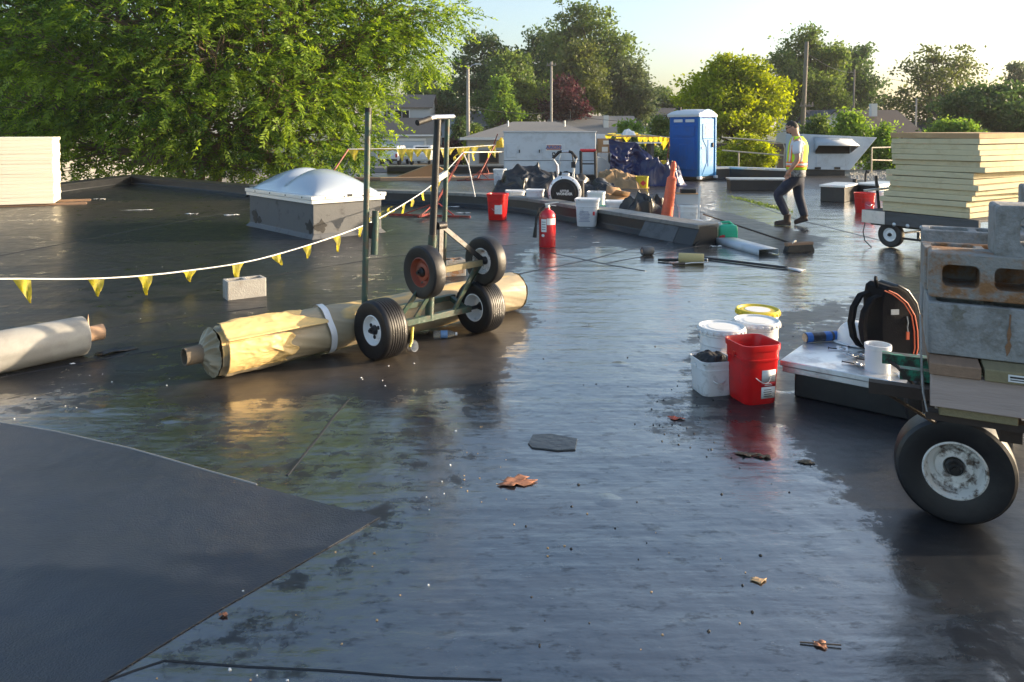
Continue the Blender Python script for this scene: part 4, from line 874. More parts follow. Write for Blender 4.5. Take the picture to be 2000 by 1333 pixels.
def lumpy(name, mat, parent, w_, d, h, seed, nx=34, ny=26, fold=.12, peak=(.5,.5), sharp=1.6, loc=None, rz=None, ridges=7, fq=3.2):
    """heap of crumpled cloth, its rim lying on the ground"""
    asp = d/w_
    def fn(u, v):
        x, y = u-.5, v-.5
        dx = (u-peak[0])/(peak[0] if u < peak[0] else 1-peak[0]); dy = (v-peak[1])/(peak[1] if v < peak[1] else 1-peak[1])
        rr = math.hypot(dx, dy)*(1+.22*mnoise.noise(Vector((x*4, y*4, seed)))); e = max(0, 1-rr**sharp)
        rg = ridged(x*fq, y*fq*asp, seed); rg2 = mnoise.noise(Vector((x*3, y*3*asp, seed+7)))
        edge = min(1, 8*min(u, 1-u, v, 1-v))
        z = h*(e**.8*(.72+.35*rg2)+fold*1.5*rg*edge*(.35+.65*min(1, e*2)))
        wx = mnoise.noise(Vector((x*6, y*6, seed+2)))*.10; wy = mnoise.noise(Vector((x*6, y*6, seed+5)))*.10
        return ((x+wx)*w_, (y+wy)*d, max(.004, z*min(1, edge+.05)))
    mb = MB(); mb.grid(int(nx*1.4), int(ny*1.4), fn)
    return mb.build(name, mat, parent, ang=180, loc=loc, rz=rz, sub=1)
AV, BV = Vector((.69,.724,0)).normalized(), Vector((.724,-.69,0)).normalized()     # the roof's two building directions

# ================================================================== SKYLIGHT
gN = G(612, 468); ang = R(42.5)
t = thing('skylight', 'double dome plastic skylight on a grey curb at left', 'skylight', gN, ang)
SL, SW, CH = 1.25, 2.36, .60          # x along AV, y along -BV
mb = MB(); mb.loft([[(-.06,-.06,0),(SL+.06,-.06,0),(SL+.06,SW+.06,0),(-.06,SW+.06,0)], [(0,0,.07),(SL,0,.07),(SL,SW,.07),(0,SW,.07)], [(0,0,CH),(SL,0,CH),(SL,SW,CH),(0,SW,CH)]]); mb.build('curb_body', M['curb_grey'], t, bevel=.008)
o_ = .06
mb = MB(); mb.loft([[(-o_*k,-o_*k,z),(SL+o_*k,-o_*k,z),(SL+o_*k,SW+o_*k,z),(-o_*k,SW+o_*k,z)] for k, z in ((.75,CH-.045),(.75,CH+.015),(1,CH+.018),(1,CH+.075),(.6,CH+.08),(-.3,CH+.08))]); mb.build('frame', M['alu'], t, ang=20, bevel=.004)
M['dome'] = pm('dome', (.40,.46,.53), .14, var=.05, vs=2, coat=.5)
def domefn(u, v):
    f = (4*v*(1-v))**.55*(1-.34*math.exp(-((v-.5)/.075)**2)); s_ = (4*u*(1-u))**.62*f
    return (.02+(SL-.04)*u, .02+(SW-.04)*v, CH+.078+.40*s_)
mb = MB(); mb.grid(36, 60, domefn); mb.build('dome', M['dome'], t, ang=180)
for k in range(4):
    for p, ax in (((.18+k*.34, -o_*1.0, CH+.045), (0,-1,0)), ((-o_*1.0, .25+k*.58, CH+.045), (-1,0,0))):
        mb = MB(); mb.lathe([(.014,0),(.012,.006),(.004,.008)], 8, M=axisM(p, ax)); mb.build('screw', M['dark_steel'], t)
mb = MB(); mb.box((.62,-o_-.002,CH+.06),(.09,.006,.04)); mb.build('rating_label', M['ink'], t)
# dark mastic smears
def blob(mb, cx, cy, r, seed, fn, n=22):
    rg = random.Random(seed); ph = [rg.uniform(0,6.28) for _ in range(4)]
    pts = [(cx+r*(1+.3*math.sin(2*a+ph[0])+.2*math.sin(5*a+ph[1])+.12*math.sin(9*a+ph[2]))*math.cos(a), cy+r*(1+.3*math.sin(3*a+ph[3])+.18*math.sin(6*a+ph[2]))*math.sin(a)) for a in [2*PI*k/n for k in range(n)]]
    mb.loft([[fn(x,y,0) for x,y in pts], [fn(x,y,.004) for x,y in pts]])
for cx, cz, r, sd_ in ((.12,.11,.10,1),(2.14,.20,.11,2),(1.95,.08,.06,3)): mb = MB(); blob(mb, cx, max(cz,r*1.25+.06), r, sd_, lambda x,y,d: (-.001-d, x, y)); mb.build('mastic_smear', M['black_rubber'], t)
mb = MB(); blob(mb, .12, .19, .09, 8, lambda x,y,d: (x, -.001-d, y)); mb.build('mastic_smear', M['black_rubber'], t)

# ================================================================== CONCRETE BLOCKS
def cblock(label, loc, rz, mat='concrete', pose='up', group=None, L_=.39, W_=.19, H=.19, seed=0, wl=.032):
    """two-cell block. pose up: cells open upward; side: cells face -y; """
    t = thing('concrete_block', label, 'concrete block', loc, rz, group)
    mb = MB(); cw = (L_-3*wl)/2
    if pose in ('up', 'side'):
        # build with cells along local z, then rotate for 'side'
        def R3(M_): return M_
        Mx = Matrix.Identity(4) if pose == 'up' else Matrix.Translation((0,0,H/2)) @ Matrix.Rotation(PI/2, 4, 'X') @ Matrix.Translation((0,0,-H/2))
        pts_o = rrect(L_, W_, .012, 2)
        hw = (L_/2-wl)
        n_o = len(pts_o)
        holes = []
        for s in (-1, 1):
            cx = s*(cw/2+wl/2); holes.append([(cx+x, y) for x, y in rrect(cw, W_-2*min(wl,.042), .022, 3)])
        bm2 = bmesh.new()
        def loop(pts, z): return [bm2.verts.new(Mx @ Vector((x, y, z))) for x, y in pts]
        for z in (0, H):
            lo = loop(pts_o, z); ls = [loop(hh, z) for hh in holes]
            ed = []
            for l in [lo]+ls:
                for i in range(len(l)): ed.append(bm2.edges.new((l[i], l[(i+1) % len(l)])))
            bmesh.ops.triangle_fill(bm2, use_beauty=True, edges=ed)
            if z == 0: b0_, bs = lo, ls
            else:
                for A, B in [(b0_, lo)]+list(zip(bs, ls)):
                    for i in range(len(A)): j = (i+1) % len(A); bm2.faces.new((A[i], A[j], B[j], B[i]))
        bmesh.ops.recalc_face_normals(bm2, faces=bm2.faces)
        me_ = bpy.data.meshes.new('body'); bm2.to_mesh(me_); bm2.free(); me_.materials.append(M[mat])
        o = bpy.data.objects.new('body', me_); COL.objects.link(o); o.parent = t
        bv = o.modifiers.new('bevel', 'BEVEL'); bv.width = .004; bv.segments = 1; bv.limit_method = 'ANGLE'; bv.angle_limit = R(50)
    return t
g = G(478, 580); cblock('pale concrete block standing alone right of the grey roll', g, R(34), 'concrete_pale')
g = G(882, 538); cblock('stained concrete block standing behind the four wheeled dolly', g, R(20), 'concrete_rust', L_=.30)

# ================================================================== ROLLS
M['roll_paper'] = None
def rollmat():
    m = pm('wrapped_paper', (.66,.46,.19), .5, var=.10, vs=3, bump=.30, bs=9)
    n = m.node_tree.nodes; L = m.node_tree.links; b = n['Principled BSDF']
    old = b.inputs['Base Color'].links[0].from_socket
    tc = n.new('ShaderNodeTexCoord'); mp = n.new('ShaderNodeMapping'); mp.inputs['Scale'].default_value = (.9, 2.6, 2.6); L.new(tc.outputs['Object'], mp.inputs[0])
    nz = n.new('ShaderNodeTexNoise'); nz.inputs['Scale'].default_value = 1.3; nz.inputs['Detail'].default_value = 2; L.new(mp.outputs[0], nz.inputs['Vector'])
    mr = n.new('ShaderNodeMapRange'); mr.inputs[1].default_value = .43; mr.inputs[2].default_value = .46; L.new(nz.outputs['Fac'], mr.inputs[0])
    mx = n.new('ShaderNodeMix'); mx.data_type = 'RGBA'; L.new(mr.outputs[0], mx.inputs[0]); L.new(old, mx.inputs[6]); mx.inputs[7].default_value = (.36,.30,.20,1); L.new(mx.outputs[2], b.inputs['Base Color'])
    return m
pL, pR = G(418, 738), G(1003, 606); dv3 = (pR-pL); RL = dv3.length; rz = math.atan2(dv3.y, dv3.x); RR = .185
t = thing('wrapped_roll', 'long roll in crumpled yellow paper and film under the dolly', 'roofing roll', pL, rz)
def rollfn(u, v):
    x = RL*u; a = 2*PI*v
    f = .024*(ridged(x*2.2+1.3*math.sin(a), 1.6*math.cos(a), 2.0, 4)-.45)+.012*mnoise.noise(Vector((x*1.5, math.cos(a)*1.5, math.sin(a)*1.5)))
    f += .008*math.sin(3*a+9*u)*math.exp(-((u-.1)/.15)**2)
    cr = 1.15 if u < .2 else .9
    r = (RR-.012)+f*cr*.8
    if u < .012: r *= .93
    z = RR+r*math.sin(a)
    return (x, r*math.cos(a), max(.003, z*.985))
mb = MB(); mb.grid(260, 96, rollfn); mb.build('paper_wrap', rollmat(), t, ang=180)
def endfn(x0, sgn):
    def f(u, v):      # gathered paper closing on the core
        a = 2*PI*v; k = u; r = (RR*.93)*(1-k)+.062*k
        pl = (.05*(ridged(math.cos(a)*1.6, math.sin(a)*1.6, 3.+k*.25, 4)-.45)+.016*math.sin(11*a+3*k+2*math.sin(a*3)))*(.25+k*(1-k)*3)
        return (x0-sgn*(.02+.07*k**1.5+pl*(1-.5*k)), r*math.cos(a), RR+r*math.sin(a)-.004)
    return f
M['paper_shade'] = pm('gathered_film', (.30,.26,.18), .45, var=.15, vs=8, bump=.5, bs=20)
mb = MB(); mb.grid(22, 160, endfn(0, 1)); mb.build('gathered_end', M['paper_shade'], t, ang=180)
mb = MB(); mb.grid(10, 60, endfn(RL, -1)); mb.build('gathered_end', M['paper'], t, ang=180)
mb = MB(); mb.lathe([(.060,-.20),(.064,-.06),(.06,.30),(.050,.70),(.050,-.05),(.052,-.20),(.060,-.20)], 26, False, False, M=Matrix.Translation((0,0,RR)) @ Matrix.Rotation(PI/2,4,'Y')); mb.build('core_tube', pm('shaded_core_paper', (.15,.12,.085), .8, var=.25, vs=14, bump=.3), t)  # tube paper darkened: the shade inside it is put into the colour
mb = MB(); mb.grid(2, 48, lambda u, v: (.80+.05*u+.02*math.sin(2*PI*v*2), (RR+.006+.004*math.sin(7*v*6))*math.cos(2*PI*v), RR+(RR+.006+.004*math.sin(7*v*6))*math.sin(2*PI*v)*.985)); mb.build('white_strap', M['white_strap'], t, ang=180)
# ragged flap of yellow paper folded over the front
def flap(u, v):
    a = 2.72+1.20*v; x = .03+.50*u*(1-.25*abs(v-.5)+.06*math.sin(13*v)); r = RR+.010+.026*(ridged(u*2.6, v*2.2, 9.)-.45)*(.3+u)
    return (x, r*math.cos(a), max(.006, RR+r*math.sin(a)))
mb = MB(); mb.grid(44, 44, flap); mb.build('paper_flap', M['paper'], t, ang=180, solid=.001)
def flap2(u, v):
    a = 1.62+1.05*v; x = .02+.74*u*(1-.3*(1-v))+.05*math.sin(9*v)*u; r = RR+.012+.032*math.exp(-((1-v)/.10)**2)*(1-.5*u)+.018*(ridged(u*3, v*2, 5.)-.5)
    return (x, r*math.cos(a), RR+r*math.sin(a))
mb = MB(); mb.grid(50, 30, flap2); mb.build('paper_flap', M['paper'], t, ang=180, solid=.001)
# grey roll at the left edge
pR = G(162, 694); t = thing('grey_roll', 'grey membrane roll with brown core at the left edge', 'roofing roll', pR, math.atan2(.78, .62)); Rg = .150
mb = MB(); mb.grid(60, 48, lambda u, v: (-3.0*(1-u), (Rg-.004+.002*math.sin(9*v*6.28+u*7))*math.cos(2*PI*v), Rg+(Rg-.003)*math.sin(2*PI*v))); mb.build('membrane_wrap', M['grey_roll'], t, ang=180)
mb = MB(); mb.lathe([(Rg-.004,0),(Rg-.012,.01),(.10,.004),(.058,.0)], 40, False, False, M=Matrix.Translation((-.002,0,Rg)) @ Matrix.Rotation(PI/2,4,'Y')); mb.build('roll_end', M['grey_roll'], t)
mb = MB(); mb.lathe([(.058,-.02),(.060,.145),(.053,.147),(.051,.0)], 26, False, False, M=Matrix.Translation((0,0,Rg)) @ Matrix.Rotation(PI/2,4,'Y')); ct = mb.build('core_tube', M['card_tube'], t)
mb = MB(); mb.add([(.02,-.03,Rg+.05),(.05,.0,Rg+.055),(.035,-.02,Rg+.16)], [(0,1,2)]); mb.build('torn_strip', M['card_tube'], ct, solid=.004)
mb = MB(); mb.grid(6, 6, lambda u, v: (.05+.26*u+.03*v, -.06-.10*v, .004+.018*math.sin(3*u+4*v)**2)); mb.build('membrane_tail', M['membrane'], t, ang=180, solid=.003)

# ================================================================== FOUR WHEELED DOLLY
t = thing('roof_dolly', 'four wheeled green dolly with tall pipe handles straddling the paper roll', 'dolly', (0,0,0))
def P3(px, py, tt):                      # point at optical depth tt
    tt *= .985
    d = ray(px, py); return Vector((d.x*tt, d.y*tt, CAMZ+d.z*tt))
w1 = G(735, 706); w1 = Vector((w1.x+.02, w1.y+.08, .222)); AX = Vector((.70,.714,0)).normalized(); w2 = w1+AX*1.02
wheel(t, w1, -AX, .225, .20, .110, M['white_rim'], 7, .028, 3)
wheel(t, w2, -AX, .222, .20, .112, M['white_rim'], 7, .028, 0, dish=-.3)
u1, u2 = P3(829, 531, 5.95), P3(948, 509, 6.42)
UX = Vector((u2.x-u1.x, u2.y-u1.y, u2.z-u1.z)).normalized()
wheel(t, u1, -UX, .208, .115, .112, M['red_rim'], 0, .026, 0, dish=.1)
wheel(t, u2, -UX, .205, .115, .105, M['rusty_white_rim'], 0, .026, 0, dish=-.2)
mb = MB(); mb.tube(w1-AX*.02, w2+AX*.02, .016); mb.build('axle', M['dark_steel'], t)
mb = MB(); mb.tube(u1-UX*.02, u2+UX*.02, .014); mb.build('axle', M['dark_steel'], t)
mb = MB(); mb.bar(w1+AX*.15, w2-AX*.12, .05, .05); mb.build('lower_beam', M['green_steel'], t, bevel=.004)
FN = Vector((-AX.y, AX.x, 0))
mb = MB(); mb.bar(w1+AX*.15+FN*.2+Vector((0,0,.07)), w2-AX*.12+FN*.2+Vector((0,0,.07)), .045, .045); mb.build('rear_beam', M['green_steel'], t, bevel=.004)
for k in (.2, .86): mb = MB(); mb.bar(w1+AX*k, w1+AX*k+FN*.2+Vector((0,0,.07)), .04, .04); mb.build('cross_piece', M['green_steel'], t, bevel=.004)
mb = MB(); mb.bar(u1+UX*.06+Vector((0,0,-.012)), u2-UX*.05+Vector((0,0,-.012)), .045, .05); mb.build('upper_beam', M['wood_green'], t, bevel=.004)
# braces between the two axles
for a, c in ((w1+AX*.16+FN*.03, u1+UX*.08), (w1+AX*.34+FN*.03, u1+UX*.22), (w2-AX*.30, u2-UX*.08), (w2-AX*.20+FN*.1, u2-UX*.03)):
    mb = MB(); mb.bar(a, c, .014, .042, up=AX); mb.build('brace', M['green_steel'], t, bevel=.003)
# handle pipes
pb, pt = P3(711, 590, 5.85), P3(719, 212, 5.95); mb = MB(); mb.tube(pb-Vector((0,0,.17)), pt, .0235, n=14); h1 = mb.build('handle_pipe', M['green_steel'], t)
mb = MB(); mb.tube(pt-Vector((0,0,.20)), pt+Vector((0,0,.004)), .0262, n=14); mb.build('grip', M['black_rubber'], h1)
qb, qt = P3(838, 622, 6.1), P3(855, 234, 6.1); mb = MB(); mb.tube(qb, qb.lerp(qt, .42), .036, n=14); mb.build('socket_tube', M['green_steel'], t)
mb = MB(); mb.tube(qb.lerp(qt, .36), qt, .029, n=14); h2 = mb.build('handle_pipe', M['dark_steel'], t)
sb, s_t = P3(866, 452, 6.3), P3(874, 224, 6.3); mb = MB(); mb.tube(sb-Vector((0,0,.28)), s_t, .021, n=12); h3 = mb.build('handle_pipe', M['green_steel'], t)
mb = MB(); mb.path([P3(817,240,5.95), P3(836,233,6.05), P3(850,229,6.1), P3(885,228,6.35)], .020, 10); mb.build('handle_bar', M['galv'], t)
mb = MB(); mb.path([P3(815,240.5,5.94), P3(840,232,6.06)], .0235, 10); mb.build('grip', M['black_rubber'], t)
mb = MB(); mb.bar(P3(852,352,6.1), P3(873,338,6.3), .02, .05); mb.build('link_plate', M['galv'], t)
piv = P3(862, 441, 6.15)
for c in (u1+UX*.16, u2-UX*.02): mb = MB(); mb.bar(piv, c, .012, .045, up=AX); mb.build('fork_bar', M['dark_steel'], t, bevel=.003)
mb = MB(); mb.lathe([(.03,-.04),(.03,.04)], 14, M=axisM(piv, AX)); mb.build('pivot', M['dark_steel'], t)
vb, vt = P3(731, 498, 5.9), P3(734, 412, 5.92); mb = MB(); mb.tube(vb, vt, .028, n=12); br = mb.build('bracket_tube', M['green_steel'], t)
mb = MB(); mb.bar(P3(716,450,5.9), P3(733,452,5.9), .02, .12); mb.build('bracket_plate', M['rust_steel'], t)
mb = MB(); mb.path([P3(806,640,5.8), P3(804,668,5.75), P3(800,678,5.72)], .010, 6); mb.build('yellow_hook', M['yellow_plastic'], t)

# bottle and cup by the dolly
g = G(868, 661); t = thing('water_bottle', 'clear plastic water bottle lying by the dolly wheel', 'bottle', g, R(8))
M['clear'] = pm('clear_plastic', (.85,.9,.93), .08, var=.02, trans=.9)
mb = MB(); mb.lathe([(.028,0),(.032,.005),(.032,.05),(.029,.055),(.032,.06),(.032,.13),(.024,.155),(.013,.175),(.013,.188)], 20, M=Matrix.Translation((-.09,0,.033)) @ Matrix.Rotation(PI/2,4,'Y')); mb.build('bottle_body', M['clear'], t)
mb = MB(); mb.lathe([(.0325,.06),(.0325,.115)], 20, False, False, M=Matrix.Translation((-.09,0,.033)) @ Matrix.Rotation(PI/2,4,'Y')); mb.build('label', pm('bottle_label', (.12,.25,.5), .4), t)
mb = MB(); mb.lathe([(.0145,.178),(.0145,.195)], 14, M=Matrix.Translation((-.09,0,.033)) @ Matrix.Rotation(PI/2,4,'Y')); mb.build('cap', M['white_plastic'], t)
g = G(801, 688); t = thing('crushed_cup', 'crushed white paper cup beside the ribbed tyre', 'cup', g, R(30))
mb = MB(); mb.lathe([(.03,0),(.042,.09),(.040,.09),(.028,.004)], 18, M=Matrix.Translation((0,0,.036)) @ Matrix.Rotation(R(70),4,'X') @ Matrix.Scale(.75,4,(1,0,0))); mb.build('cup_body', M['white_plastic'], t)
mb = MB(); mb.lathe([(.043,.086),(.046,.09),(.043,.094)], 18, False, False, M=Matrix.Translation((0,0,.036)) @ Matrix.Rotation(R(70),4,'X') @ Matrix.Scale(.75,4,(1,0,0))); mb.build('cup_rim', M['galv'], t)

# ================================================================== WARNING LINES
def pennants(name, label, pts, n_flag, seed, fl=.30, fw=.20, r=.009, lo=0, hi=1, curl=.5):
    rg = random.Random(seed); pts = [Vector(p) for p in pts]
    # smooth path
    P = []
    for i in range(len(pts)-1):
        p0, p1, p2, p3 = pts[max(i-1,0)], pts[i], pts[i+1], pts[min(i+2, len(pts)-1)]
        for k in range(10):
            s = k/10; P.append(.5*((2*p1)+(-p0+p2)*s+(2*p0-5*p1+4*p2-p3)*s*s+(-p0+3*p1-3*p2+p3)*s**3))
    P.append(pts[-1]); mb = MB(); mb.path(P, r, 6)
    t = mb.build(name, M['rope'], ang=60); tag(t, label, 'pennant line')
    cum = [0]
    for a, c in zip(P[:-1], P[1:]): cum.append(cum[-1]+(c-a).length)
    for k in range(n_flag):
        s = cum[-1]*(lo+(hi-lo)*(k+.5+rg.uniform(-.12,.12))/n_flag); j = max(i for i in range(len(cum)) if cum[i] <= s); j = min(j, len(P)-2)
        d = (P[j+1]-P[j]).normalized(); c = P[j]+d*(s-cum[j]); side = Vector((-d.y, d.x, 0)).normalized()
        ln = fl*rg.uniform(.55,1.05); cu = rg.uniform(-1,1)*curl; tw = rg.uniform(-.5,.5); shift = rg.uniform(-.35,.35)*fw; roll = rg.random() < .28
        def f(u, v):
            wv = fw*(1-.92*v)*(u-.5); z = -ln*v
            off = side*(cu*ln*(v**1.6)*.55+.018*math.sin(7*u+5*v+k)+tw*wv*v*.8)
            if roll: z = -.05*math.sin(v*5); off = side*(.05*(1-math.cos(v*5))); wv = fw*.9*(u-.5)
            return tuple(c+d*(wv+shift*v)+Vector((0,0,z-.004))+off)
        mb = MB(); mb.grid(5, 8, f); fo = mb.build('flag', M['yellow_flag'], t, ang=180)
    return t
top_st = at(905, 298, 15.4)
pennants('pennant_line', 'sagging white rope with yellow pennants crossing the left foreground', [at(-120,548,6.2), at(0,545,6.7), at(200,544,7.3), at(360,530,8.0), at(520,503,8.8), at(700,445,10.2), at(790,398,12.3), at(850,356,14.0), top_st], 20, 3, .22, .15, .008)
st1 = at(680, 292, 24.5); st2 = at(966, 284, 27)
pennants('pennant_line', 'rope of yellow pennants in front of the parked cars', [st1, at(760,291,25), at(840,291,25.6), at(905,288,26.3), st2], 17, 5, .42, .36, .016)
pennants('pennant_line', 'thin pennant rope from near stand back to the rooftop unit', [top_st, at(950,297.5,19.5), at(982,297,24.2)], 3, 9, .25, .16, .011)
st3 = at(1308, 270, 29); pennants('pennant_line', 'yellow pennants hanging left of the blue toilet', [at(1180,263,30.5), at(1240,262,30), at(1300,268,29.2), at(1330,272,28.5)], 15, 7, .5, .36, .016, 0.02, .98)
def flag_stand(label, base, top, spread=.75, rz=0, feet=True):
    base, top = Vector(base), Vector(top); t = thing('warning_stand', label, 'stand', base, rz); tl = Matrix.Rotation(-rz,4,'Z') @ (top-base)
    mb = MB(); mb.bar((0,0,.02), tuple(tl), .04, .04); mb.build('post', M['stand_red'], t)
    mb = MB(); mb.bar((-spread,0,.025), (spread,0,.025), .04, .04); mb.build('base_bar', M['stand_red'], t)
    mb = MB(); mb.bar((0,-spread*.7,.065), (0,spread*.5,.065), .04, .04); mb.build('base_bar', M['stand_red'], t)
    for s in (-1, 1): mb = MB(); mb.bar((s*spread*.6,0,.05), tuple(tl*.22), .022, .022); mb.build('strut', M['stand_red'], t)
    mb = MB(); mb.bar((0,-spread*.5,.085), tuple(tl*.25), .022, .022); mb.build('strut', M['stand_red'], t)
    return t
flag_stand('red tripod stand holding the near pennant rope behind the dolly', G(838, 424), top_st, .85, R(-14))
flag_stand('leaning red stand behind the skylight at the tree edge', (st1.x-.55, 23.6, 0), st1, .5, R(10))
flag_stand('red stand left of the pale blue rooftop unit', G(931, 353), st2, .7, R(20))
b_ = at(958, 300, 29.5); flag_stand('far red stand wound with yellow pennants left of the rooftop unit', (b_.x-.3, 29.5, 0), at(972,262,29.5), .5, R(40))
flag_stand('rusty red stand left of the blue toilet', (st3.x-.15, 29.0, 0), st3, .55, R(-25))
mb = MB(); mb.path([at(905,300,15.4), at(915,322,15.3), at(928,385,15.2)], .011, 6); tag(mb.build('loose_rope', M['rope']), 'loose white rope end hanging from the near red stand', 'rope')
t = lumpy('pennant_bundle', M['yellow_flag'], None, .42, .3, .5, 12, 16, 12); t.location = at(978, 289, 28.9); tag(t, 'bundle of yellow pennants hung at the left edge of the unit', 'pennants')
# ================================================================== LEFT BOARD STACK
ORD = ['topmost','second','third','fourth','fifth','sixth','seventh','eighth','ninth','tenth','eleventh','twelfth','thirteenth','fourteenth','fifteenth','sixteenth','seventeenth','eighteenth','nineteenth','lowest']
gR = G(105, 402); n_ = 20; hb = 1.51/n_; rzs = R(24); rg = random.Random(2)
mb = MB(); mb.box((0,0,0),(2.4,1.2,hb-.004)); b0_ = mb.build('insulation_board', M['iso_white'], bevel=.004, seg=1)
for k in range(n_):
    o = b0_ if k == 0 else dup(b0_)
    off = Vector((-1.2+rg.uniform(-.012,.012), .6+rg.uniform(-.012,.012), 0)); off.rotate(Matrix.Rotation(rzs, 3, 'Z'))
    o.location = (gR.x+off.x, gR.y+off.y, .05+hb*(n_-1-k)+hb/2); o.rotation_euler = (0,0,rzs+rg.uniform(-.006,.006))
    tag(o, f'{ORD[k]} cream insulation board in the tall pile at the left edge' + (' counted from its top' if 0 < k < n_-1 else ''), 'insulation board', 'cream boards piled at the left edge')
pt = thing('timber_runner', 'thin timber runner under the cream board pile', 'timber', gR, rzs); mb = MB(); mb.box((-.9,.1,.025),(3.1,.09,.046)); mb.build('plank', M['wood_brown'], pt); mb = MB(); mb.box((-.9,1.0,.025),(3.1,.09,.046)); mb.build('plank', M['wood_brown'], pt)

# ================================================================== RIGHT BOARD CART
cl, cr_ = Vector((5.44,10.98,0)), Vector((6.085,9.95,0)); dx = (cr_-cl).normalized(); rzc = math.atan2(dx.y, dx.x)
t = thing('board_cart', 'low dark cart carrying the pale insulation boards at right', 'cart', cl, rzc)
mb = MB(); mb.box((.45,.03,.43),(1.65,.06,.19)); mb.build('side_board', M['wood_old'], t, bevel=.006)
mb = MB(); mb.box((.45,2.35,.43),(1.65,.06,.19)); mb.build('side_board', M['wood_old'], t, bevel=.006)
for k in range(8): mb = MB(); mb.box((-.27+.205*k,1.19,.508),(.195,2.25,.035)); mb.build('deck_plank', M['wood_old'], t, bevel=.004)
mb = MB(); mb.box((-.20,-.004,.43),(.36,.006,.185)); mb.build('metal_plate', M['galv'], t)
for y in (.2, 2.1): mb = MB(); mb.box((.45,y,.315),(1.6,.05,.05)); mb.build('frame_rail', M['dark_steel'], t)
wheel(t, (.02,.10,.186), (0,-1,0), .185, .10, .095, M['white_rim'], 0, .02); wheel(t, (.02,2.2,.186), (0,1,0), .185, .10, .095, M['white_rim'], 0, .02)
mb = MB(); mb.tube((.02,.1,.186),(.02,2.2,.186),.015); mb.build('axle', M['dark_steel'], t)
mb = MB(); mb.bar((.02,.19,.2),(.10,.19,.33),.03,.09); mb.bar((.02,.19,.2),(-.08,.19,.33),.03,.05); mb.build('axle_bracket', M['dark_steel'], t)
for x, y in ((.95,.16),(1.05,1.9)):
    mb = MB(); mb.box((x,y,.25),(.16,.10,.12),taper=1.2); mb.build('caster_fork', M['dark_steel'], t); wheel(t, (x,y+.02,.105), (0,-1,0), .104, .06, .05, M['dark_steel'], 0, .012, n=28)
mb = MB(); mb.bar((.05,.12,.15),(.95,.12,.15),.03,.03); mb.build('draw_bar', M['dark_steel'], t); mb = MB(); mb.bar((.42,.12,.14),(.42,.12,.26),.04,.04); mb.build('draw_pin', M['dark_steel'], t)
for k in range(5): mb = MB(); mb.lathe([(.03,0),(.02,.012),(.004,.016)], 8, M=axisM((.12+.2*k,-.001,.352),(0,-1,0))); mb.build('bolt', M['galv'], t)
mb = MB(); mb.path([(-.33,.0,.33),(-.32,-.06,.2),(-.25,-.12,.08),(-.12,-.16,.006)], .008, 6); mb.build('hanging_cable', M['cable'], t)
# push handle at the left end
mb = MB(); mb.tube((-.30,.3,.53),(-.36,.3,1.02),.022); mb.build('end_post', M['dark_steel'], t)
mb = MB(); mb.tube((-.30,.75,.53),(-.36,.75,.92),.022); mb.build('end_post', M['dark_steel'], t)
mb = MB(); mb.bar((-.42,.1,.80),(-.10,.55,.86),.05,.03); mb.build('handle_rail', M['galv'], t)
LX = [415,430,425,435,445,445,470,385,390,425,410,355,320,330,345]; rg = random.Random(5)
mb = MB(); mb.box((0,0,0),(1.21,2.42,.0735)); bb = mb.build('insulation_board', M['iso_board'], bevel=.005, seg=1)
mb = MB(); mb.box((0,0,0),(1.21,2.42,.0735)); bt = mb.build('insulation_board', M['iso_brown'], bevel=.005, seg=1)
for k, lx in enumerate(LX):
    o = bt if k == 0 else bb if k == 1 else dup(bb)
    ox = (lx-400)/4.76/138; zz = .528+.0765*(14-k)+.0383
    p = Vector((ox+.605, 1.22+rg.uniform(-.03,.03), 0)); p.rotate(Matrix.Rotation(rzc,3,'Z'))
    o.location = (cl.x+p.x, cl.y+p.y, zz); o.rotation_euler = (rg.uniform(-.004,.004), rg.uniform(-.006,.006), rzc+rg.uniform(-.014,.014)+(.03 if k > 10 else 0))
    nm = ORD[k] if k < 14 else 'lowest'
    tag(o, (f'brown faced topmost insulation board on the cart at right' if k == 0 else f'{nm} pale insulation board of the pile on the cart' + ('' if k == 14 else ' counted from its top')), 'insulation board', 'pale boards piled on the cart')
square_bucket('red square bucket behind the left end of the board cart', G(1688, 416), R(10), M['red_plastic'], .33, .42, sticker='print')
square_bucket('white square bucket behind the push handle of the board cart', G(1716, 410), R(20), M['white_plastic'], .33, .40, sticker='print')

# ================================================================== BLOCK CART
O_ = Vector((1.55,2.81,0)); rzb = R(-26.5); Rb = Matrix.Rotation(rzb,3,'Z')
def bl(x, y, z): v = Vector((x,y,0)); v.rotate(Rb); return Vector((O_.x+v.x, O_.y+v.y, z))
t = thing('block_cart', 'rusty green cart on big tyres loaded with concrete blocks at right', 'cart', O_, rzb)
wheel(t, (.14,.585,.236), (0,-1,0), .235, .165, .122, M['rusty_white_rim'], 0, .030, dish=-.05, n=64)
wheel(t, (.19,1.41,.236), (0,-1,0), .235, .165, .118, M['rusty_white_rim'], 5, .030, dish=-.3, n=64)
wheel(t, (1.45,.55,.236), (0,-1,0), .235, .165, .118, M['rusty_white_rim'], 0, .030, dish=.3, n=48)
wheel(t, (1.45,1.37,.236), (0,-1,0), .235, .165, .118, M['rusty_white_rim'], 0, .030, dish=-.3, n=48)
for x in (.28, 1.45): mb = MB(); mb.tube((x-(.14 if x < 1 else 0),.55,.236),(x-(.09 if x < 1 else 0),1.42,.236),.022); mb.build('axle', M['rust_steel'], t)
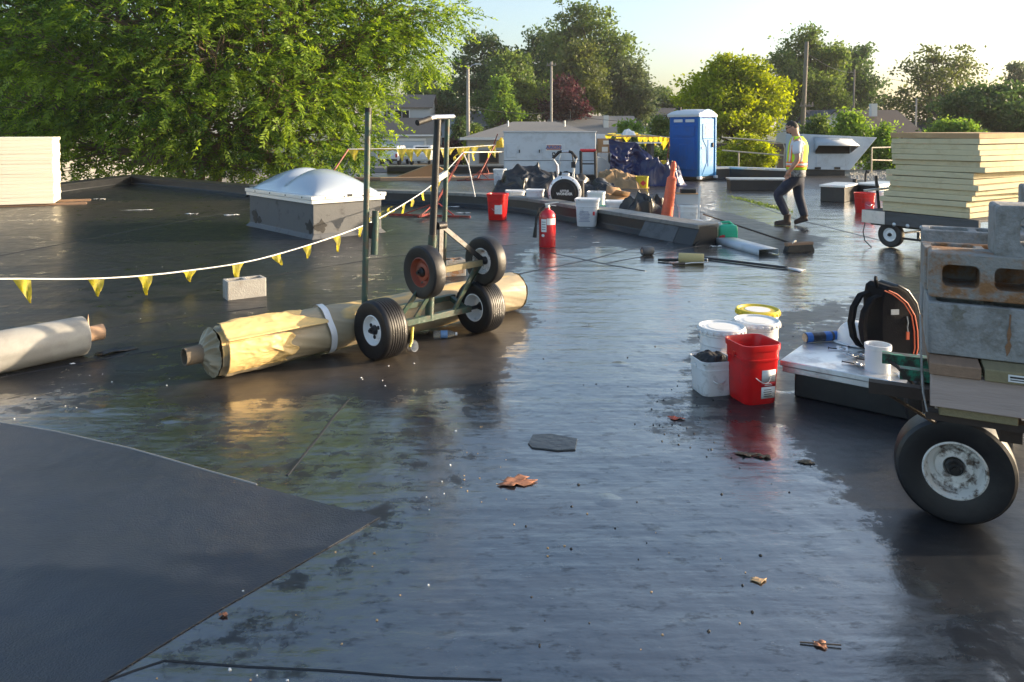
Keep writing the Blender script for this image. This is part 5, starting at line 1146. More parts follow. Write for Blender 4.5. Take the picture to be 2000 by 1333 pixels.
for y, x0, m in ((.18,-.195,'rust_steel'), (.43,-.08,'green_chip'), (.64,-.15,'green_chip')):
    mb = MB(); mb.loft([[(x,y-.024,.638),(x,y+.024,.638),(x,y+.024,.645),(x,y-.016,.645),(x,y-.016,.677),(x,y+.024,.677),(x,y+.024,.684),(x,y-.024,.684)] for x in (x0, x0+.3, x0+.6, 1.75)]); mb.build('frame_channel', M[m], t, ang=20)
mb = MB(); mb.bar((.02,.15,.61),(.02,.72,.61),.04,.04); mb.bar((.28,.05,.60),(.28,1.2,.60),.07,.08); mb.build('cross_member', M['rust_steel'], t)
mb = MB(); mb.box((.16,.72,.45),(.13,.02,.30)); sgn = mb.build('bracket_plate', M['green_chip'], t)
mb = MB(); mb.box((.16,.705,.545),(.105,.006,.038)); mb.box((.16,.705,.49),(.105,.006,.055)); mb.build('label', M['label_white'], sgn)
text('lettering', 'WARNING', .018, M['ink'], sgn, (.165,.7005,.503), (PI/2,0,0))
mb = MB(); mb.box((.14,.7005,.552),(.045,.001,.006)); mb.box((.155,.7005,.540),(.075,.001,.004)); mb.box((.16,.7005,.478),(.08,.001,.004)); mb.build('print', M['ink'], sgn)
mb = MB(); mb.box((.16,-.06,.695),(.24,.10,.035)); mb.build('wood_packer', M['wood_green'], t, bevel=.004)
for a, c in (((-.13,.18,.64),(.06,.50,.44)), ((-.10,.64,.64),(.05,.72,.45)), ((-.04,.45,.65),(-.12,.62,.65))): mb = MB(); mb.tube(a, c, .008, n=6); mb.build('tie_rod', M['rust_steel'], t)
mb = MB(); mb.loft([[(dx_+.05*s, y0, z) for y0, z, s in ((-.13,.69,.3),(-.13,.76,0),(-.07,1.02,-.2),(-.04,1.02,-.2),(-.04,.76,0),(-.04,.69,.3))] for dx_ in (-.016,-.011)]); mb.build('end_plate', M['concrete'], t, ang=20)
mb = MB(); mb.bar((.0,-.06,.662),(1.75,-.06,.662),.05,.028); mb.build('frame_edge', M['rust_steel'], t)
# timbers on the cart, each a thing
def timber(label, c, d, m):
    tt = thing('timber', label, 'timber', bl(c[0], c[1], 0), rzb); mb = MB(); mb.box((0,0,c[2]), d); o = mb.build('beam', M[m], tt, bevel=.004); return tt
tb_ = timber('long pinkish timber along the front edge of the block cart', (.88,-.11,.772), (1.74,.045,.118), 'wood_pink')
text('stamp', 'NO. 2', .024, M['ink'], tb_, (-.50,-.0235,.775), (PI/2,0,0))
mb = MB()
for i, (dz, wd) in enumerate(((.03,.07),(.022,.06),(-.024,.05),(-.034,.065))): mb.box((-.50+.006*i,-.0232,.775+dz),(wd,.001,.005))
mb.build('stamp', M['ink'], tb_)
timber('long timber along the back edge of the block cart', (.86,.58,.772), (1.72,.045,.118), 'wood_pink')
for i, (lb, m) in enumerate((('reddish timber end nearest the left of the block cart', 'wood_brown'), ('greenish timber end with a white tag under the blocks', 'wood_green'), ('yellow brown timber end third from the left under the blocks', 'wood_green'), ('timber end fourth from the left under the blocks', 'wood_brown'))):
    tm = timber(lb, (.085+.168*i,.31,.854), (.158,.92,.043), m)
    if i == 1:
        mb = MB(); mb.box((.02,-.4615,.854),(.062,.003,.024)); mb.build('tag', M['label_white'], tm); mb = MB(); mb.box((.015,-.4635,.858),(.042,.001,.006)); mb.box((.02,-.4635,.849),(.05,.001,.003)); mb.build('print', M['ink'], tm)
ZB = .879
def blk(label, x, y, z, mat, pose, rz=0, **kw): 
    return cblock(label, bl(x, y, z), rzb+rz, mat, pose, **kw)
kb = blk('grey concrete block with a rust streak, lowest front on the block cart', .197, .06, ZB, 'concrete', 'up', R(.6))
M['rust_stain'] = pm('rust_stain', (.24,.13,.07), .9, var=.4, vs=30, bump=.5, bs=80); M['mortar'] = pm('mortar', (.21,.20,.17), .95, var=.3, vs=25, bump=.8, bs=90)
mb = MB(); mb.prism([(.052,.02),(.060,.035),(.066,.06),(.060,.075),(.065,.10),(.061,.125),(.063,.17),(.058,.172),(.057,.13),(.051,.10),(.054,.07),(.046,.055)], 0, .003, M=Matrix.Translation((0,-.0945,0)) @ Matrix.Rotation(PI/2,4,'X')); mb.build('rust_streak', M['rust_stain'], kb)
mb = MB(); blob(mb, -.10, .155, .026, 6, lambda x,y,d: (x,-.0945-d*.6,y)); mb.build('mortar_patch', M['mortar'], kb)
mb = MB(); blob(mb, .12, .10, .012, 8, lambda x,y,d: (x,-.0945-d*.6,y)); mb.build('mortar_patch', M['rust_stain'], kb)
blk('lowest front concrete block right of the streaked one on the cart', .60, .06, ZB, 'concrete', 'up')
blk('lowest back concrete block hidden behind the streaked one', .197, .27, ZB, 'concrete', 'up'); 
blk('orange stained block with two cells facing forward on the block cart', .190, .075, ZB+.194, 'concrete_rust', 'side', R(-1.2), L_=.372, W_=.165, wl=.045)
blk('front facing block right of the orange stained one on the cart', .58, .075, ZB+.194, 'concrete', 'side', L_=.372, W_=.165, wl=.045)
blk('pale stained block lying behind the orange stained one', .187, .285, ZB+.194, 'concrete_rust', 'up', R(3), H=.168)
blk('topmost grey block with one open cell showing at the right edge', .405, .10, ZB+.364, 'concrete', 'side', R(1.5), wl=.075)
for y, xs_, nt_, row in ((.90, (.60, 1.0, 1.4), 3, 'rear'), (.06, (1.0, 1.4), 3, 'front'), (.69, (.197,), 2, 'rear')):  # blocks added, mostly out of view, to widen the cart's cast shadow
    for i, x in enumerate(xs_):
        for k in range(nt_):
            blk(f"{('bottom','middle','top')[k]} tier grey block, {('first','second','third')[i+(row == 'front')*1] if y != .69 else 'leftmost'} stack from the left in the {row} row of the cart", x, y, ZB+.194*k, 'concrete', 'up' if (i+k) % 2 else 'side')['group'] = 'blocks added for the cart shadow'
g = bl(.62,.12,ZB+.558); tp = thing('black_tape_roll', 'black roll of tape on the topmost block at the right edge', 'tape', g, 0); mb = MB(); mb.lathe([(.05,-.03),(.07,-.03),(.07,.03),(.05,.03),(.05,-.03)], 24, False, False, M=Matrix.Translation((0,0,.0705)) @ Matrix.Rotation(PI/2,4,'Y')); mb.build('tape_ring', M['black_rubber'], tp)

# ================================================================== METAL LIDDED CURB AND WHAT STANDS ON IT
LA, LB = Vector((.618,.786,0)), Vector((.786,-.618,0)); LP = Vector((1.73,4.80,0)); ZL = .235
t = thing('metal_lidded_curb', 'low black curb with shiny sheet metal lid under the backpack', 'roof hatch', LP, math.atan2(LB.y, LB.x))
mb = MB(); mb.box((.65,.33,.10),(1.18,.56,.20)); mb.build('curb_body', M['membrane'], t, bevel=.01)
mb = MB(); mb.loft([[(-.0,0,ZL-.075),(1.3,0,ZL-.075),(1.3,.66,ZL-.075),(0,.66,ZL-.075)], [(.0,0,ZL-.036),(1.3,0,ZL-.036),(1.3,.66,ZL-.036),(0,.66,ZL-.036)], [(-.012,-.012,ZL-.034),(1.312,-.012,ZL-.034),(1.312,.672,ZL-.034),(-.012,.672,ZL-.034)], [(-.012,-.012,ZL),(1.312,-.012,ZL),(1.312,.672,ZL),(-.012,.672,ZL)]]); mb.build('metal_lid', M['sheet_metal'], t, bevel=.004)
def lid(px, py): return G(px, py, ZL)
# backpack: side panel towards the camera
g = lid(1738, 690); t = thing('backpack', 'black tool backpack with orange piping standing on the metal lid', 'backpack', g, R(8))
H = .46
side = [(-.125,0),(.115,0),(.145,.03),(.150,.20),(.135,.26),(.105,.34),(.045,.42),(-.02,.455),(-.085,.46),(-.115,.44),(-.13,.36)]
def sect(y, k): return [(x*k-(.0 if k == 1 else .004), y, .005+z*k) for x, z in side]
mb = MB(); mb.loft([sect(-.105,.95), sect(-.10,1), sect(.10,1), sect(.105,.95)]); mb.build('bag_body', M['pack'], t, bevel=.01)
fr = [(.118,.012),(.165,.03),(.168,.19),(.150,.215),(.128,.21)]
mb = MB(); mb.loft([[(x,y,z) for x,z in fr] for y in (-.085,.085)]); mb.build('front_pocket', M['pack_tan'], t, bevel=.012)
fu = [(.135,.26),(.155,.25),(.128,.35),(.065,.435),(-.01,.475),(-.03,.458),(.045,.42),(.105,.34)]
mb = MB(); mb.loft([[(x,y,z) for x,z in fu] for y in (-.095,.095)]); mb.build('top_flap', M['pack_gloss'], t, bevel=.008)
for off, y in ((0,-.107),(.028,-.107)):
    mb = MB(); mb.path([(-.118+off,y,.44),(-.06+off,y,.415),(.02+off*.8,y,.355),(.075+off*.8,y,.27),(.095+off*.8,y,.17),(.10+off*.8,y,.06),(.09+off*.8,y,.012)], .0042, 6); mb.build('orange_piping', M['pack_orange'], t)
mb = MB(); mb.box((-.045,-.1085,.30),(.055,.005,.034)); mb.build('badge', M['galv'], t)
mb = MB(); mb.path([(.04,-.11,.27),(.045,-.116,.23),(.04,-.116,.20),(.043,-.118,.17)], .004, 5); kc = mb.build('clip', M['galv'], t); mb = MB(); mb.box((.042,-.117,.145),(.018,.01,.05)); mb.build('fob', M['pack_orange'], kc)
for y in (-.06,.06):
    mb = MB(); pts = [(-.12,y,.40),(-.19,y-.01,.385),(-.245,y-.015,.30),(-.262,y-.015,.20),(-.24,y-.01,.10),(-.19,y,.035),(-.12,y,.02)]
    mb.loft([[(x,yy+d,z+.0) for x,yy,z in [p]*1 for d in (-.026,.026)]+[(p[0]+.022,p[1]+.026,p[2]+.008),(p[0]+.022,p[1]-.026,p[2]+.008)] for p in pts]); mb.build('shoulder_strap', M['pack'], t, ang=60)
mb = MB(); mb.path([(-.12,-.03,.445),(-.13,-.03,.49),(-.11,0,.505),(-.09,.03,.49),(-.085,.03,.455)], .011, 7); mb.build('carry_handle', M['pack'], t)
# white helmet
g = lid(1676, 672); t = thing('white_helmet', 'white hard hat between the backpack straps', 'helmet', g, R(-30))
def hel(u, v):
    a = 2*PI*u; e = PI/2*v; r = .115; rid = .006*max(0, math.cos(2*a))**6*math.sin(e*2)
    return ((r*1.18+rid)*math.cos(a)*math.cos(e)**.8, (r+rid)*math.sin(a)*math.cos(e)**.8, .012+.145*math.sin(e)**.9)
mb = MB(); mb.grid(36, 12, hel); mb.build('shell', M['white_paint'], t, ang=180)
mb = MB(); mb.loft([[(.135*k*math.cos(a)*1.12, .115*k*math.sin(a), z) for a in [2*PI*i/36 for i in range(36)]] for k, z in ((1.02,.004),(1.10,.008),(1.02,.018))]); mb.build('brim', M['white_paint'], t)
mb = MB(); mb.lathe([(.03,0),(.03,.003)], 20, M=axisM((.075,-.088,.085),(.45,-.85,.3))); st = mb.build('sticker', M['ink'], t); mb = MB(); mb.lathe([(.024,.0035),(.018,.0035)], 20, False, False, M=axisM((.075,-.088,.085),(.45,-.85,.3))); mb.build('sticker_ring', M['label_red'], st)
# blue tube pack
g = lid(1603, 668); t = thing('blue_sealant_pack', 'blue and grey sealant tube lying on the metal lid corner', 'tube', g, R(12))
Mx = Matrix.Translation((0,0,.036)) @ Matrix.Rotation(PI/2,4,'Y')
mb = MB(); mb.lathe([(.030,-.125),(.034,-.12),(.034,.12),(.030,.125)], 20, M=Mx); tb2 = mb.build('tube_body', pm('tube_dark', (.03,.035,.045), .35, var=.5, vs=25, dirt=(.12,.14,.17), da=.7, ds=20, dth=.55), t)
for z0, z1 in ((-.12,-.075),(.02,.07),(.09,.118)): mb = MB(); mb.lathe([(.0345,z0),(.0345,z1)], 20, False, False, M=Mx); mb.build('blue_band', pm('tube_blue', (.02,.13,.45), .35, var=.3, vs=30), tb2)
# pipe offcut
g = lid(1714, 724); t = thing('pipe_offcut', 'short white plastic pipe offcut on the metal lid', 'pipe', g, 0); mb = MB(); mb.lathe([(.071,0),(.073,.004),(.073,.135),(.077,.137),(.077,.163),(.070,.165),(.064,.163),(.064,.01),(.0,.01)], 36, False, False); mb.build('pipe_wall', M['white_plastic'], t)
# bracket plates and fasteners
rg = random.Random(8)
for i, (px, py) in enumerate([(1676,716),(1684,698),(1660,700),(1645,690),(1655,680),(1690,706),(1662,712),(1634,684)]):
    g = lid(px, py); big = i < 4; t = thing('fastener_plate' if big else 'long_screw', ['square seam plate with slot lying left of the pipe offcut','square seam plate leaning behind the slotted one','small seam plate between the helmet and the pipe offcut','round edged plate under the blue sealant tube','loose dark screw closest to the helmet','loose dark screw beside the pipe offcut','loose dark screw among the seam plates','loose dark screw under the blue sealant tube'][i], 'plate' if big else 'screw', g, rg.uniform(0,6))
    if big: mb = MB(); mb.box((0,0,.014+.006*i),(.07,.07,.003),M=Matrix.Rotation(rg.uniform(.1,.35),4,'X')); o = mb.build('plate', M['galv'], t, bevel=.001); mb = MB(); mb.lathe([(.02,.017+.006*i),(.017,.022+.006*i),(.012,.018+.006*i)], 14, False, False, M=Matrix.Rotation(.2,4,'X')); mb.build('raised_ring', M['galv'], o)
    else: mb = MB(); mb.tube((-.05,0,.005),(.05,0,.012),.004,n=6); o = mb.build('shank', M['dark_steel'], t); mb = MB(); mb.lathe([(.009,0),(.009,.003)],8,M=axisM((.05,0,.012),(1,0,.1))); mb.build('head', M['dark_steel'], t)
mb = MB(); mb.grid(6, 6, lambda u, v: (.13*u, .09*v, .003+.02*math.sin(4*u+3*v)**2)); o = mb.build('paper_scrap', M['label_white'], None, ang=180, solid=.0008); o.location = lid(1758, 742); tag(o, 'white paper scrap behind the cart fork bars', 'paper')

# ---- pails by the lid
round_pail('white steel pail left of the other two lidded pails', (1.44,5.16,0), R(-15), M['white_paint'], M['white_paint'], lidmat2=M['label_white'])
round_pail('white steel pail with red print between its two neighbours', (1.735,5.33,0), R(35), M['white_paint'], M['white_paint'], lidmat2=M['label_white'], printed='label_red')
round_pail('yellow lidded steel pail behind the white pails', (1.85,5.66,0), R(20), M['white_paint'], M['yellow_plastic'], lidmat2=M['label_white'], printed='label_red')
square_bucket('tall empty red bucket with white label in the right foreground', (1.525,4.76,0), R(16), M['red_plastic'], .262, .375, sticker='red')
wb = square_bucket('short white bucket with a torn black liner by the red bucket', (1.305,4.90,0), R(12), M['white_plastic'], .225, .225, handle=True, taper=.92)
lumpy('black_liner', M['black_rubber'], wb, .22, .22, .05, 4, 16, 14, fold=.5, loc=(0,0,.205))

# ================================================================== FIRE EXTINGUISHER, BUCKETS NEAR THE CURB
g = G(1069, 482); FE = t = thing('fire_extinguisher', 'red fire extinguisher standing on the wet roof', 'fire extinguisher', g, R(10))
mb = MB(); mb.lathe([(.092,0),(.096,.01),(.096,.42),(.090,.46),(.070,.50),(.040,.52),(.032,.535),(.032,.55)], 32); mb.build('cylinder', M['red_paint'], t)
mb = MB(); mb.lathe([(.026,.55),(.030,.555),(.030,.59),(.02,.595)], 16); v_ = mb.build('valve', M['galv'], t)
mb = MB(); mb.bar((-.03,0,.605),(.13,0,.625),.028,.012); mb.bar((-.02,0,.60),(.10,0,.575),.024,.01); mb.build('squeeze_handle', M['galv'], t)
mb = MB(); mb.path([(-.03,0,.575),(-.10,-.02,.55),(-.135,-.03,.42),(-.145,-.03,.28)], .014, 8); hs = mb.build('hose', M['black_rubber'], t); mb = MB(); mb.tube((-.145,-.03,.28),(-.155,-.03,.14),.017,.024,10); mb.build('nozzle', M['black_rubber'], hs)
for a0, a1, z0, z1, m in ((-2.6,-1.9,.22,.40,'label_white'), (-1.85,-.6,.32,.41,'label_white')): mb = MB(); mb.grid(10,1,lambda u,v: (.0972*math.cos(a0+(a1-a0)*u), .0972*math.sin(a0+(a1-a0)*u), z0+(z1-z0)*v)); mb.build('label', M[m], t, ang=180)
mb = MB(); mb.lathe([(.02,0),(.02,.002)],14,M=axisM((-.066,-.071,.17),(-.7,-.7,0))); mb.build('round_label', M['label_white'], t)
mb = MB()
for i in range(4): mb.grid(6,1,lambda u,v: (.0977*math.cos(-2.5+.5*u), .0977*math.sin(-2.5+.5*u), .25+.035*i+.008*v))
mb.build('print', M['ink'], t)
FE.scale = (1.28,1.28,1.04)
square_bucket('red square bucket with white label behind the fire extinguisher', G(972, 429), R(-14), M['red_plastic'], .36, .50, sticker='white')
square_bucket('tall white bucket with lid in front of the long curb', G(1147, 441), R(-12), M['white_plastic'], .40, .48, lid=M['white_plastic'], sticker='print')
def behind(px, Y_, z=0): Y_ *= .96; d = at(px, 300, Y_); return Vector((d.x, Y_, z))
square_bucket('white lidded bucket behind the curb left of the blower', behind(1045, 16.7), R(-8), M['white_plastic'], .36, .45, lid=M['white_plastic'], sticker='print')
square_bucket('white bucket behind the curb farthest left by the black tarp', behind(1006, 17.6), R(5), M['white_plastic'], .40, .36, lid=M['white_plastic'])
square_bucket('white bucket with wire handle right of the blower', behind(1165, 15.6), R(-10), M['white_plastic'], .34, .50, handle=True, hz=.16)
square_bucket('white banded bucket right of the tall white bucket', behind(1202, 14.9), R(-4), M['white_plastic'], .36, .37, lid=M['white_plastic'])
square_bucket('green rimmed bucket under the white bucket by the blower', behind(1180, 15.15), R(8), M['green_plastic'], .24, .26)
square_bucket('open white tub behind the torn cardboard box', behind(1222, 16.1), R(12), M['white_plastic'], .34, .28)
square_bucket('small white tub left of the torn cardboard box', behind(1190, 15.9), R(-20), M['white_plastic'], .24, .26)
square_bucket('white bucket left of the pale unit beside the red stand', behind(976, 24.6), R(-10), M['white_plastic'], .36, .50, lid=M['white_plastic'], sticker='print')
square_bucket('white bucket at the back of the pair behind the curb end', behind(1346, 13.6), R(-6), M['white_plastic'], .34, .42, lid=M['white_plastic'], sticker=None)
square_bucket('white bucket at the front of the pair behind the curb end', behind(1353, 12.7), R(4), M['white_plastic'], .33, .24, lid=M['white_plastic'])
bx_ = thing('cardboard_carton', 'open grey carton on the white buckets behind the curb end', 'box', behind(1342, 13.62, .436), R(-6)); mb = MB(); mb.box((0,0,.09),(.36,.28,.18)); mb.build('carton_body', M['siding_grey'], bx_); mb = MB(); mb.box((0,0,.184),(.38,.3,.012)); mb.build('carton_flap', M['cardboard'], bx_); mb = MB(); mb.box((.02,0,.225),(.25,.16,.07)); mb.build('black_insert', M['black_rubber'], bx_)
mb = MB(); mb.bar((0,0,0),(.03,.0,.78),.07,.02); st_ = mb.build('white_stick', M['white_paint']); st_.location = behind(1364, 13.2); tag(st_, 'upright white stick beside the carton on white buckets', 'stick')
# orange delineator
g = behind(1301, 14.1); t = thing('traffic_delineator', 'tall orange traffic tube behind the end of the curb', 'traffic cone', g, 0)
Mx = Matrix.Rotation(R(7),4,'Y') @ Matrix.Diagonal((.78,.78,1,1))
mb = MB(); mb.lathe([(.135,.05),(.130,.15),(.134,.155),(.125,.32),(.130,.325),(.118,.50),(.123,.505),(.110,.68),(.114,.685),(.105,.86),(.075,.89),(.055,.90),(.05,.99),(.062,1.0),(.062,1.10),(.045,1.15),(.02,1.17)], 28, M=Mx); mb.build('tube', M['orange_plastic'], t, ang=30)
mb = MB(); mb.box((0,0,.03),(.42,.42,.06)); mb.build('rubber_base', M['black_rubber'], t, bevel=.02)
mb = MB(); mb.path([(.17,-.06,1.0),(.20,-.09,.98),(.24,-.08,.94),(.22,-.06,.90)], .012, 6); mb.build('tied_rag', M['white_strap'], t)
# blower
g = behind(1103, 16.3); t = thing('walk_blower', 'walk behind leaf blower with round black intake', 'leaf blower', g, R(-6))
Mx = axisM((0,0,.43),(0,-1,0))
mb = MB(); mb.lathe([(.30,-.16),(.34,-.15),(.35,-.05),(.345,.10),(.30,.13),(.285,.13)], 40, True, False, M=Mx); mb.build('housing', M['alu'], t)
mb = MB(); mb.lathe([(.285,.135),(.28,.12),(.22,.15),(.215,.11),(.16,.13),(.155,.10),(.10,.12),(.02,.125)], 40, True, True, M=Mx); mb.build('intake_cover', M['black_rubber'], t)
mb = MB(); mb.grid(20,1,lambda u,v: ((.352)*math.cos(2.4+1.9*u), -.02+.10*(1-2*v), .43+.352*math.sin(2.4+1.9*u))); mb.build('red_stripe', M['red_paint'], t, ang=180)
for k in range(8): a = 2*PI*k/8+.2; mb = MB(); mb.lathe([(.012,0),(.008,.008)],8,M=axisM((.315*math.cos(a),-.128,.43+.315*math.sin(a)),(0,-1,0))); mb.build('screw', M['dark_steel'], t)
text('lettering', 'LITTLE', .060, M['label_white'], t, (0,-.156,.465), (PI/2,0,0), bold=.003); text('lettering', 'WONDER', .072, M['label_white'], t, (0,-.156,.405), (PI/2,0,0), bold=.003)
mb = MB(); mb.box((.02,.0,.80),(.16,.14,.06)); mb.build('fuel_cap', M['galv'], t, bevel=.02)
mb = MB(); mb.path([(-.14,0,.72),(-.15,0,.98),(-.24,0,1.12),(-.12,0,1.26),(.02,0,1.27)], .024, 8); mb.path([(.18,0,.72),(.19,0,.98),(.24,0,1.12),(.14,0,1.26),(.02,0,1.27)], .024, 8); mb.build('push_handle', M['galv'], t)
for s in (-1, 1): mb = MB(); mb.path([(s*.245+.0,0,1.13),(s*.13+.01,0,1.26),(s*.07+.01,0,1.275)], .031, 8); mb.build('grip', M['black_rubber'], t)
mb = MB(); mb.tube((.19,-.02,1.0),(.16,-.06,1.2),.014); mb.box((.18,-.02,1.0),(.09,.06,.12)); mb.build('throttle_lever', M['black_rubber'], t)
mb = MB(); mb.box((.22,.18,.42),(.36,.32,.5)); mb.build('engine', M['black_rubber'], t, bevel=.04)
wheel(t, (.12,-.18,.13), (0,-1,0), .13, .08, .06, M['black_rubber'], 0, .015, n=28); wheel(t, (-.30,.30,.18), (-1,0,0), .18, .08, .09, M['white_rim'], 0, .015, n=28); wheel(t, (.42,.30,.18), (1,0,0), .18, .08, .09, M['white_rim'], 0, .015, n=28)
# tarps and heaps
t = thing('black_tarp', 'heap of crumpled black tarp left of the blower', 'tarp', behind(1066, 18.7), 0); lumpy('tarp_sheet', M['tarp_black'], t, 3.1, 1.9, .80, 3, 80, 56, fold=.30, peak=(.42,.5), fq=5.5)
t = thing('black_tarp', 'flat black tarp spreading right of the blower', 'tarp', behind(1160, 18.2), R(8)); lumpy('tarp_sheet', M['tarp_black'], t, 2.0, 1.4, .50, 6, 60, 44, fold=.35, fq=5)
t = thing('black_tarp', 'small black plastic heap left of the orange tube', 'tarp', behind(1262, 14.7), R(5)); lumpy('plastic_sheet', M['tarp_black'], t, 1.1, .7, .46, 15, 44, 32, fold=.5, fq=4)
t = thing('blue_tarp', 'dark blue tarp draped over the far pallet load', 'tarp', behind(1243, 25.0), 0)
def bt_(u, v):
    x = -.85+1.9*u; h_ = 1.45*(1-.08*math.sin(5*u))*(1 if u < .42 else max(.18, 1-(u-.42)*1.45))
    z = h_*(1-v); y = -.05-.75*v**1.7-.12*math.sin(9*u+3*v)*(.3+v)-.07*math.sin(21*u+5*v)*v
    cr = ridged(u*3.2, v*2.6, 4.0)-.5; return (x+.10*cr, y-.30*cr*min(1, v*3), max(.006, z+.06*cr*min(1, v*4)))
mb = MB(); mb.grid(70, 50, bt_); mb.build('tarp_sheet', M['tarp_blue'], t, ang=180, solid=.004)
lumpy('tarp_fold', M['tarp_blue'], t, 1.7, .9, .72, 21, 56, 40, fold=.45, loc=(.60,-.45,0), fq=5)
t = thing('canvas_heap', 'heap of brown canvas in front of the blue tarp', 'canvas', behind(1212, 23.6), R(-10)); lumpy('canvas', M['canvas_brown'], t, 1.7, .9, .55, 9, 50, 36, fold=.35, peak=(.3,.5), fq=4.5)
t = thing('cardboard_box', 'torn open brown cardboard box right of the blower', 'box', behind(1207, 16.9), R(20))
mb = MB(); mb.add([(-.22,-.16,0),(.22,-.16,0),(.24,.16,0),(-.20,.18,0),(-.25,-.15,.34),(.17,-.18,.30),(.26,.15,.27),(-.18,.20,.36)], [(0,1,5,4),(1,2,6,5),(2,3,7,6),(3,0,4,7),(0,1,2,3)]); mb.build('carton_body', M['cardboard'], t, solid=.006)
for vs_ in ([(-.25,-.15,.34),(.17,-.18,.30),(.12,-.34,.40),(-.2,-.30,.46)], [(.17,-.18,.30),(.26,.15,.27),(.42,.12,.16),(.36,-.17,.14)], [(-.18,.20,.36),(.26,.15,.27),(.2,.30,.45),(-.1,.32,.5)]): mb = MB(); mb.add(vs_, [(0,1,2,3)]); mb.build('flap', M['cardboard'], t, solid=.006)
# pallet load behind
t = thing('pallet', 'wooden pallet under the cartons by the rooftop unit', 'pallet', behind(1205, 26.2), 0)
for k in range(6): mb = MB(); mb.box((0,-.5+.2*k,.13),(1.6,.12,.03)); mb.build('slat', M['wood_old'], t)
for x in (-.7,0,.7): mb = MB(); mb.box((x,0,.06),(.09,1.2,.11)); mb.build('runner', M['wood_old'], t)
def carton(label, px, py, Y_, d, m, rz=0):
    p = at(px, py, Y_); c = thing('carton', label, 'box', p, rz); mb = MB(); mb.box((0,0,d[2]/2), d); o = mb.build('carton_body', M[m], c, bevel=.006); mb = MB(); mb.box((0,-d[1]/2-.002,d[2]*.5),(d[0]*.4,.004,d[2]*.5)); mb.build('label', M['label_white'], c); mb = MB(); mb.box((0,0,d[2]+.002),(d[0],.05,.003)); mb.build('tape', M['card_tube'], c); return c
for a in [('white and red carton low on the far pallet left', 1178,330,25.75,(.42,.4,.55),'white_plastic'), ('white carton low on the far pallet right', 1199,329,25.75,(.45,.4,.52),'white_plastic'),
          ('brown carton second row on the far pallet', 1180,301,25.8,(.5,.4,.32),'cardboard'), ('pale carton second row beside the brown carton', 1201,302,25.8,(.40,.4,.38),'card_tube'),
          ('brown carton at the top left of the far pallet load', 1183,286,25.85,(.55,.4,.26),'cardboard'), ('flat pale carton at the top of the far pallet load', 1204,284,25.85,(.36,.4,.22),'card_tube'), ('white carton tucked behind the rooftop unit', 1172,297,26.3,(.3,.3,.62),'white_plastic')]: carton(*a)
t = thing('plywood_table', 'plywood sheet on a stack behind the blue tarp', 'plywood', behind(1236, 26.4), 0); mb = MB(); mb.box((.1,0,1.52),(1.4,1.0,.04)); mb.build('top_sheet', M['card_tube'], t); mb = MB(); mb.box((.25,.1,1.30),(1.3,.9,.04)); mb.build('lower_sheet', M['white_plastic'], t)
for x in (-.4,.6): mb = MB(); mb.box((x,.1,.64),(.1,.8,1.28)); mb.build('leg', M['wood_old'], t)
t = lumpy('white_bag', M['white_strap'], None, .5, .4, .28, 8, 20, 16); t.location = (at(1228,264,26.4).x, 26.4, 1.545); tag(t, 'white plastic bag on the plywood behind the blue tarp', 'bag')
# hand truck by the unit
t = thing('hand_truck', 'black hand truck with red top bar leaning on the rooftop unit', 'hand truck', behind(1150, 22.6), 0)
for s in (-1,1): mb = MB(); mb.path([(s*.21,0,.1),(s*.21,.12,.7),(s*.21,.22,1.12)], .044, 8); mb.build('rail', M['black_rubber'], t)
mb = MB(); mb.tube((-.23,.22,1.13),(.23,.22,1.13),.047); mb.build('top_bar', M['red_paint'], t)
for z, y in ((.4,.06),(.75,.13)): mb = MB(); mb.tube((-.21,y,z),(.21,y,z),.02); mb.build('cross_bar', M['black_rubber'], t)
for s in (-1,1): wheel(t, (s*.27,.1,.14), (s,0,0), .14, .08, .06, M['white_rim'], 0, .015, n=24)
mb = MB(); mb.box((0,-.1,.03),(.45,.25,.02)); mb.build('toe_plate', M['dark_steel'], t)
# yellow buckets
for px, Y_, z, lb in ((1254,23.4,0,'yellow bucket with red diamond mark left of the other yellow ones'), (1285,24.6,0,'yellow bucket in the middle of the yellow ones'), (1303,26.0,0,'lower yellow bucket of the stacked two'), (1302,26.0,.36,'upper yellow bucket of the stacked two')):
    square_bucket(lb, behind(px, Y_, z), R(-8+px % 7*4), M['yellow_plastic'], .36, .355, taper=.9, handle=False, sticker='diamond')
# ================================================================== TOILET
g = G(1362, 353); g = Vector((g.x*.985, g.y*.985, .02)); t = thing('portable_toilet', 'blue portable toilet cabin with white roof', 'portable toilet', g, R(45))
# near corner at the origin; door face along +x (facing -y after rotation), side face along +y
W_, Hh = 1.12, 2.18
def pl(x, y): return (x, y)
mb = MB(); mb.box((W_/2, W_/2, .06),(W_+.04,W_+.04,.12)); mb.build('base_skid', M['dark_steel'], t, bevel=.02)
mb = MB(); mb.loft([[(0.02,.02,.10),(W_-.02,.02,.10),(W_-.02,W_-.02,.10),(.02,W_-.02,.10)], [(0,0,.3),(W_,0,.3),(W_,W_,.3),(0,W_,.3)], [(0,0,Hh),(W_,0,Hh),(W_,W_,Hh),(0,W_,Hh)]]); mb.build('cabin_wall', M['potty_blue'], t, bevel=.04, seg=3)
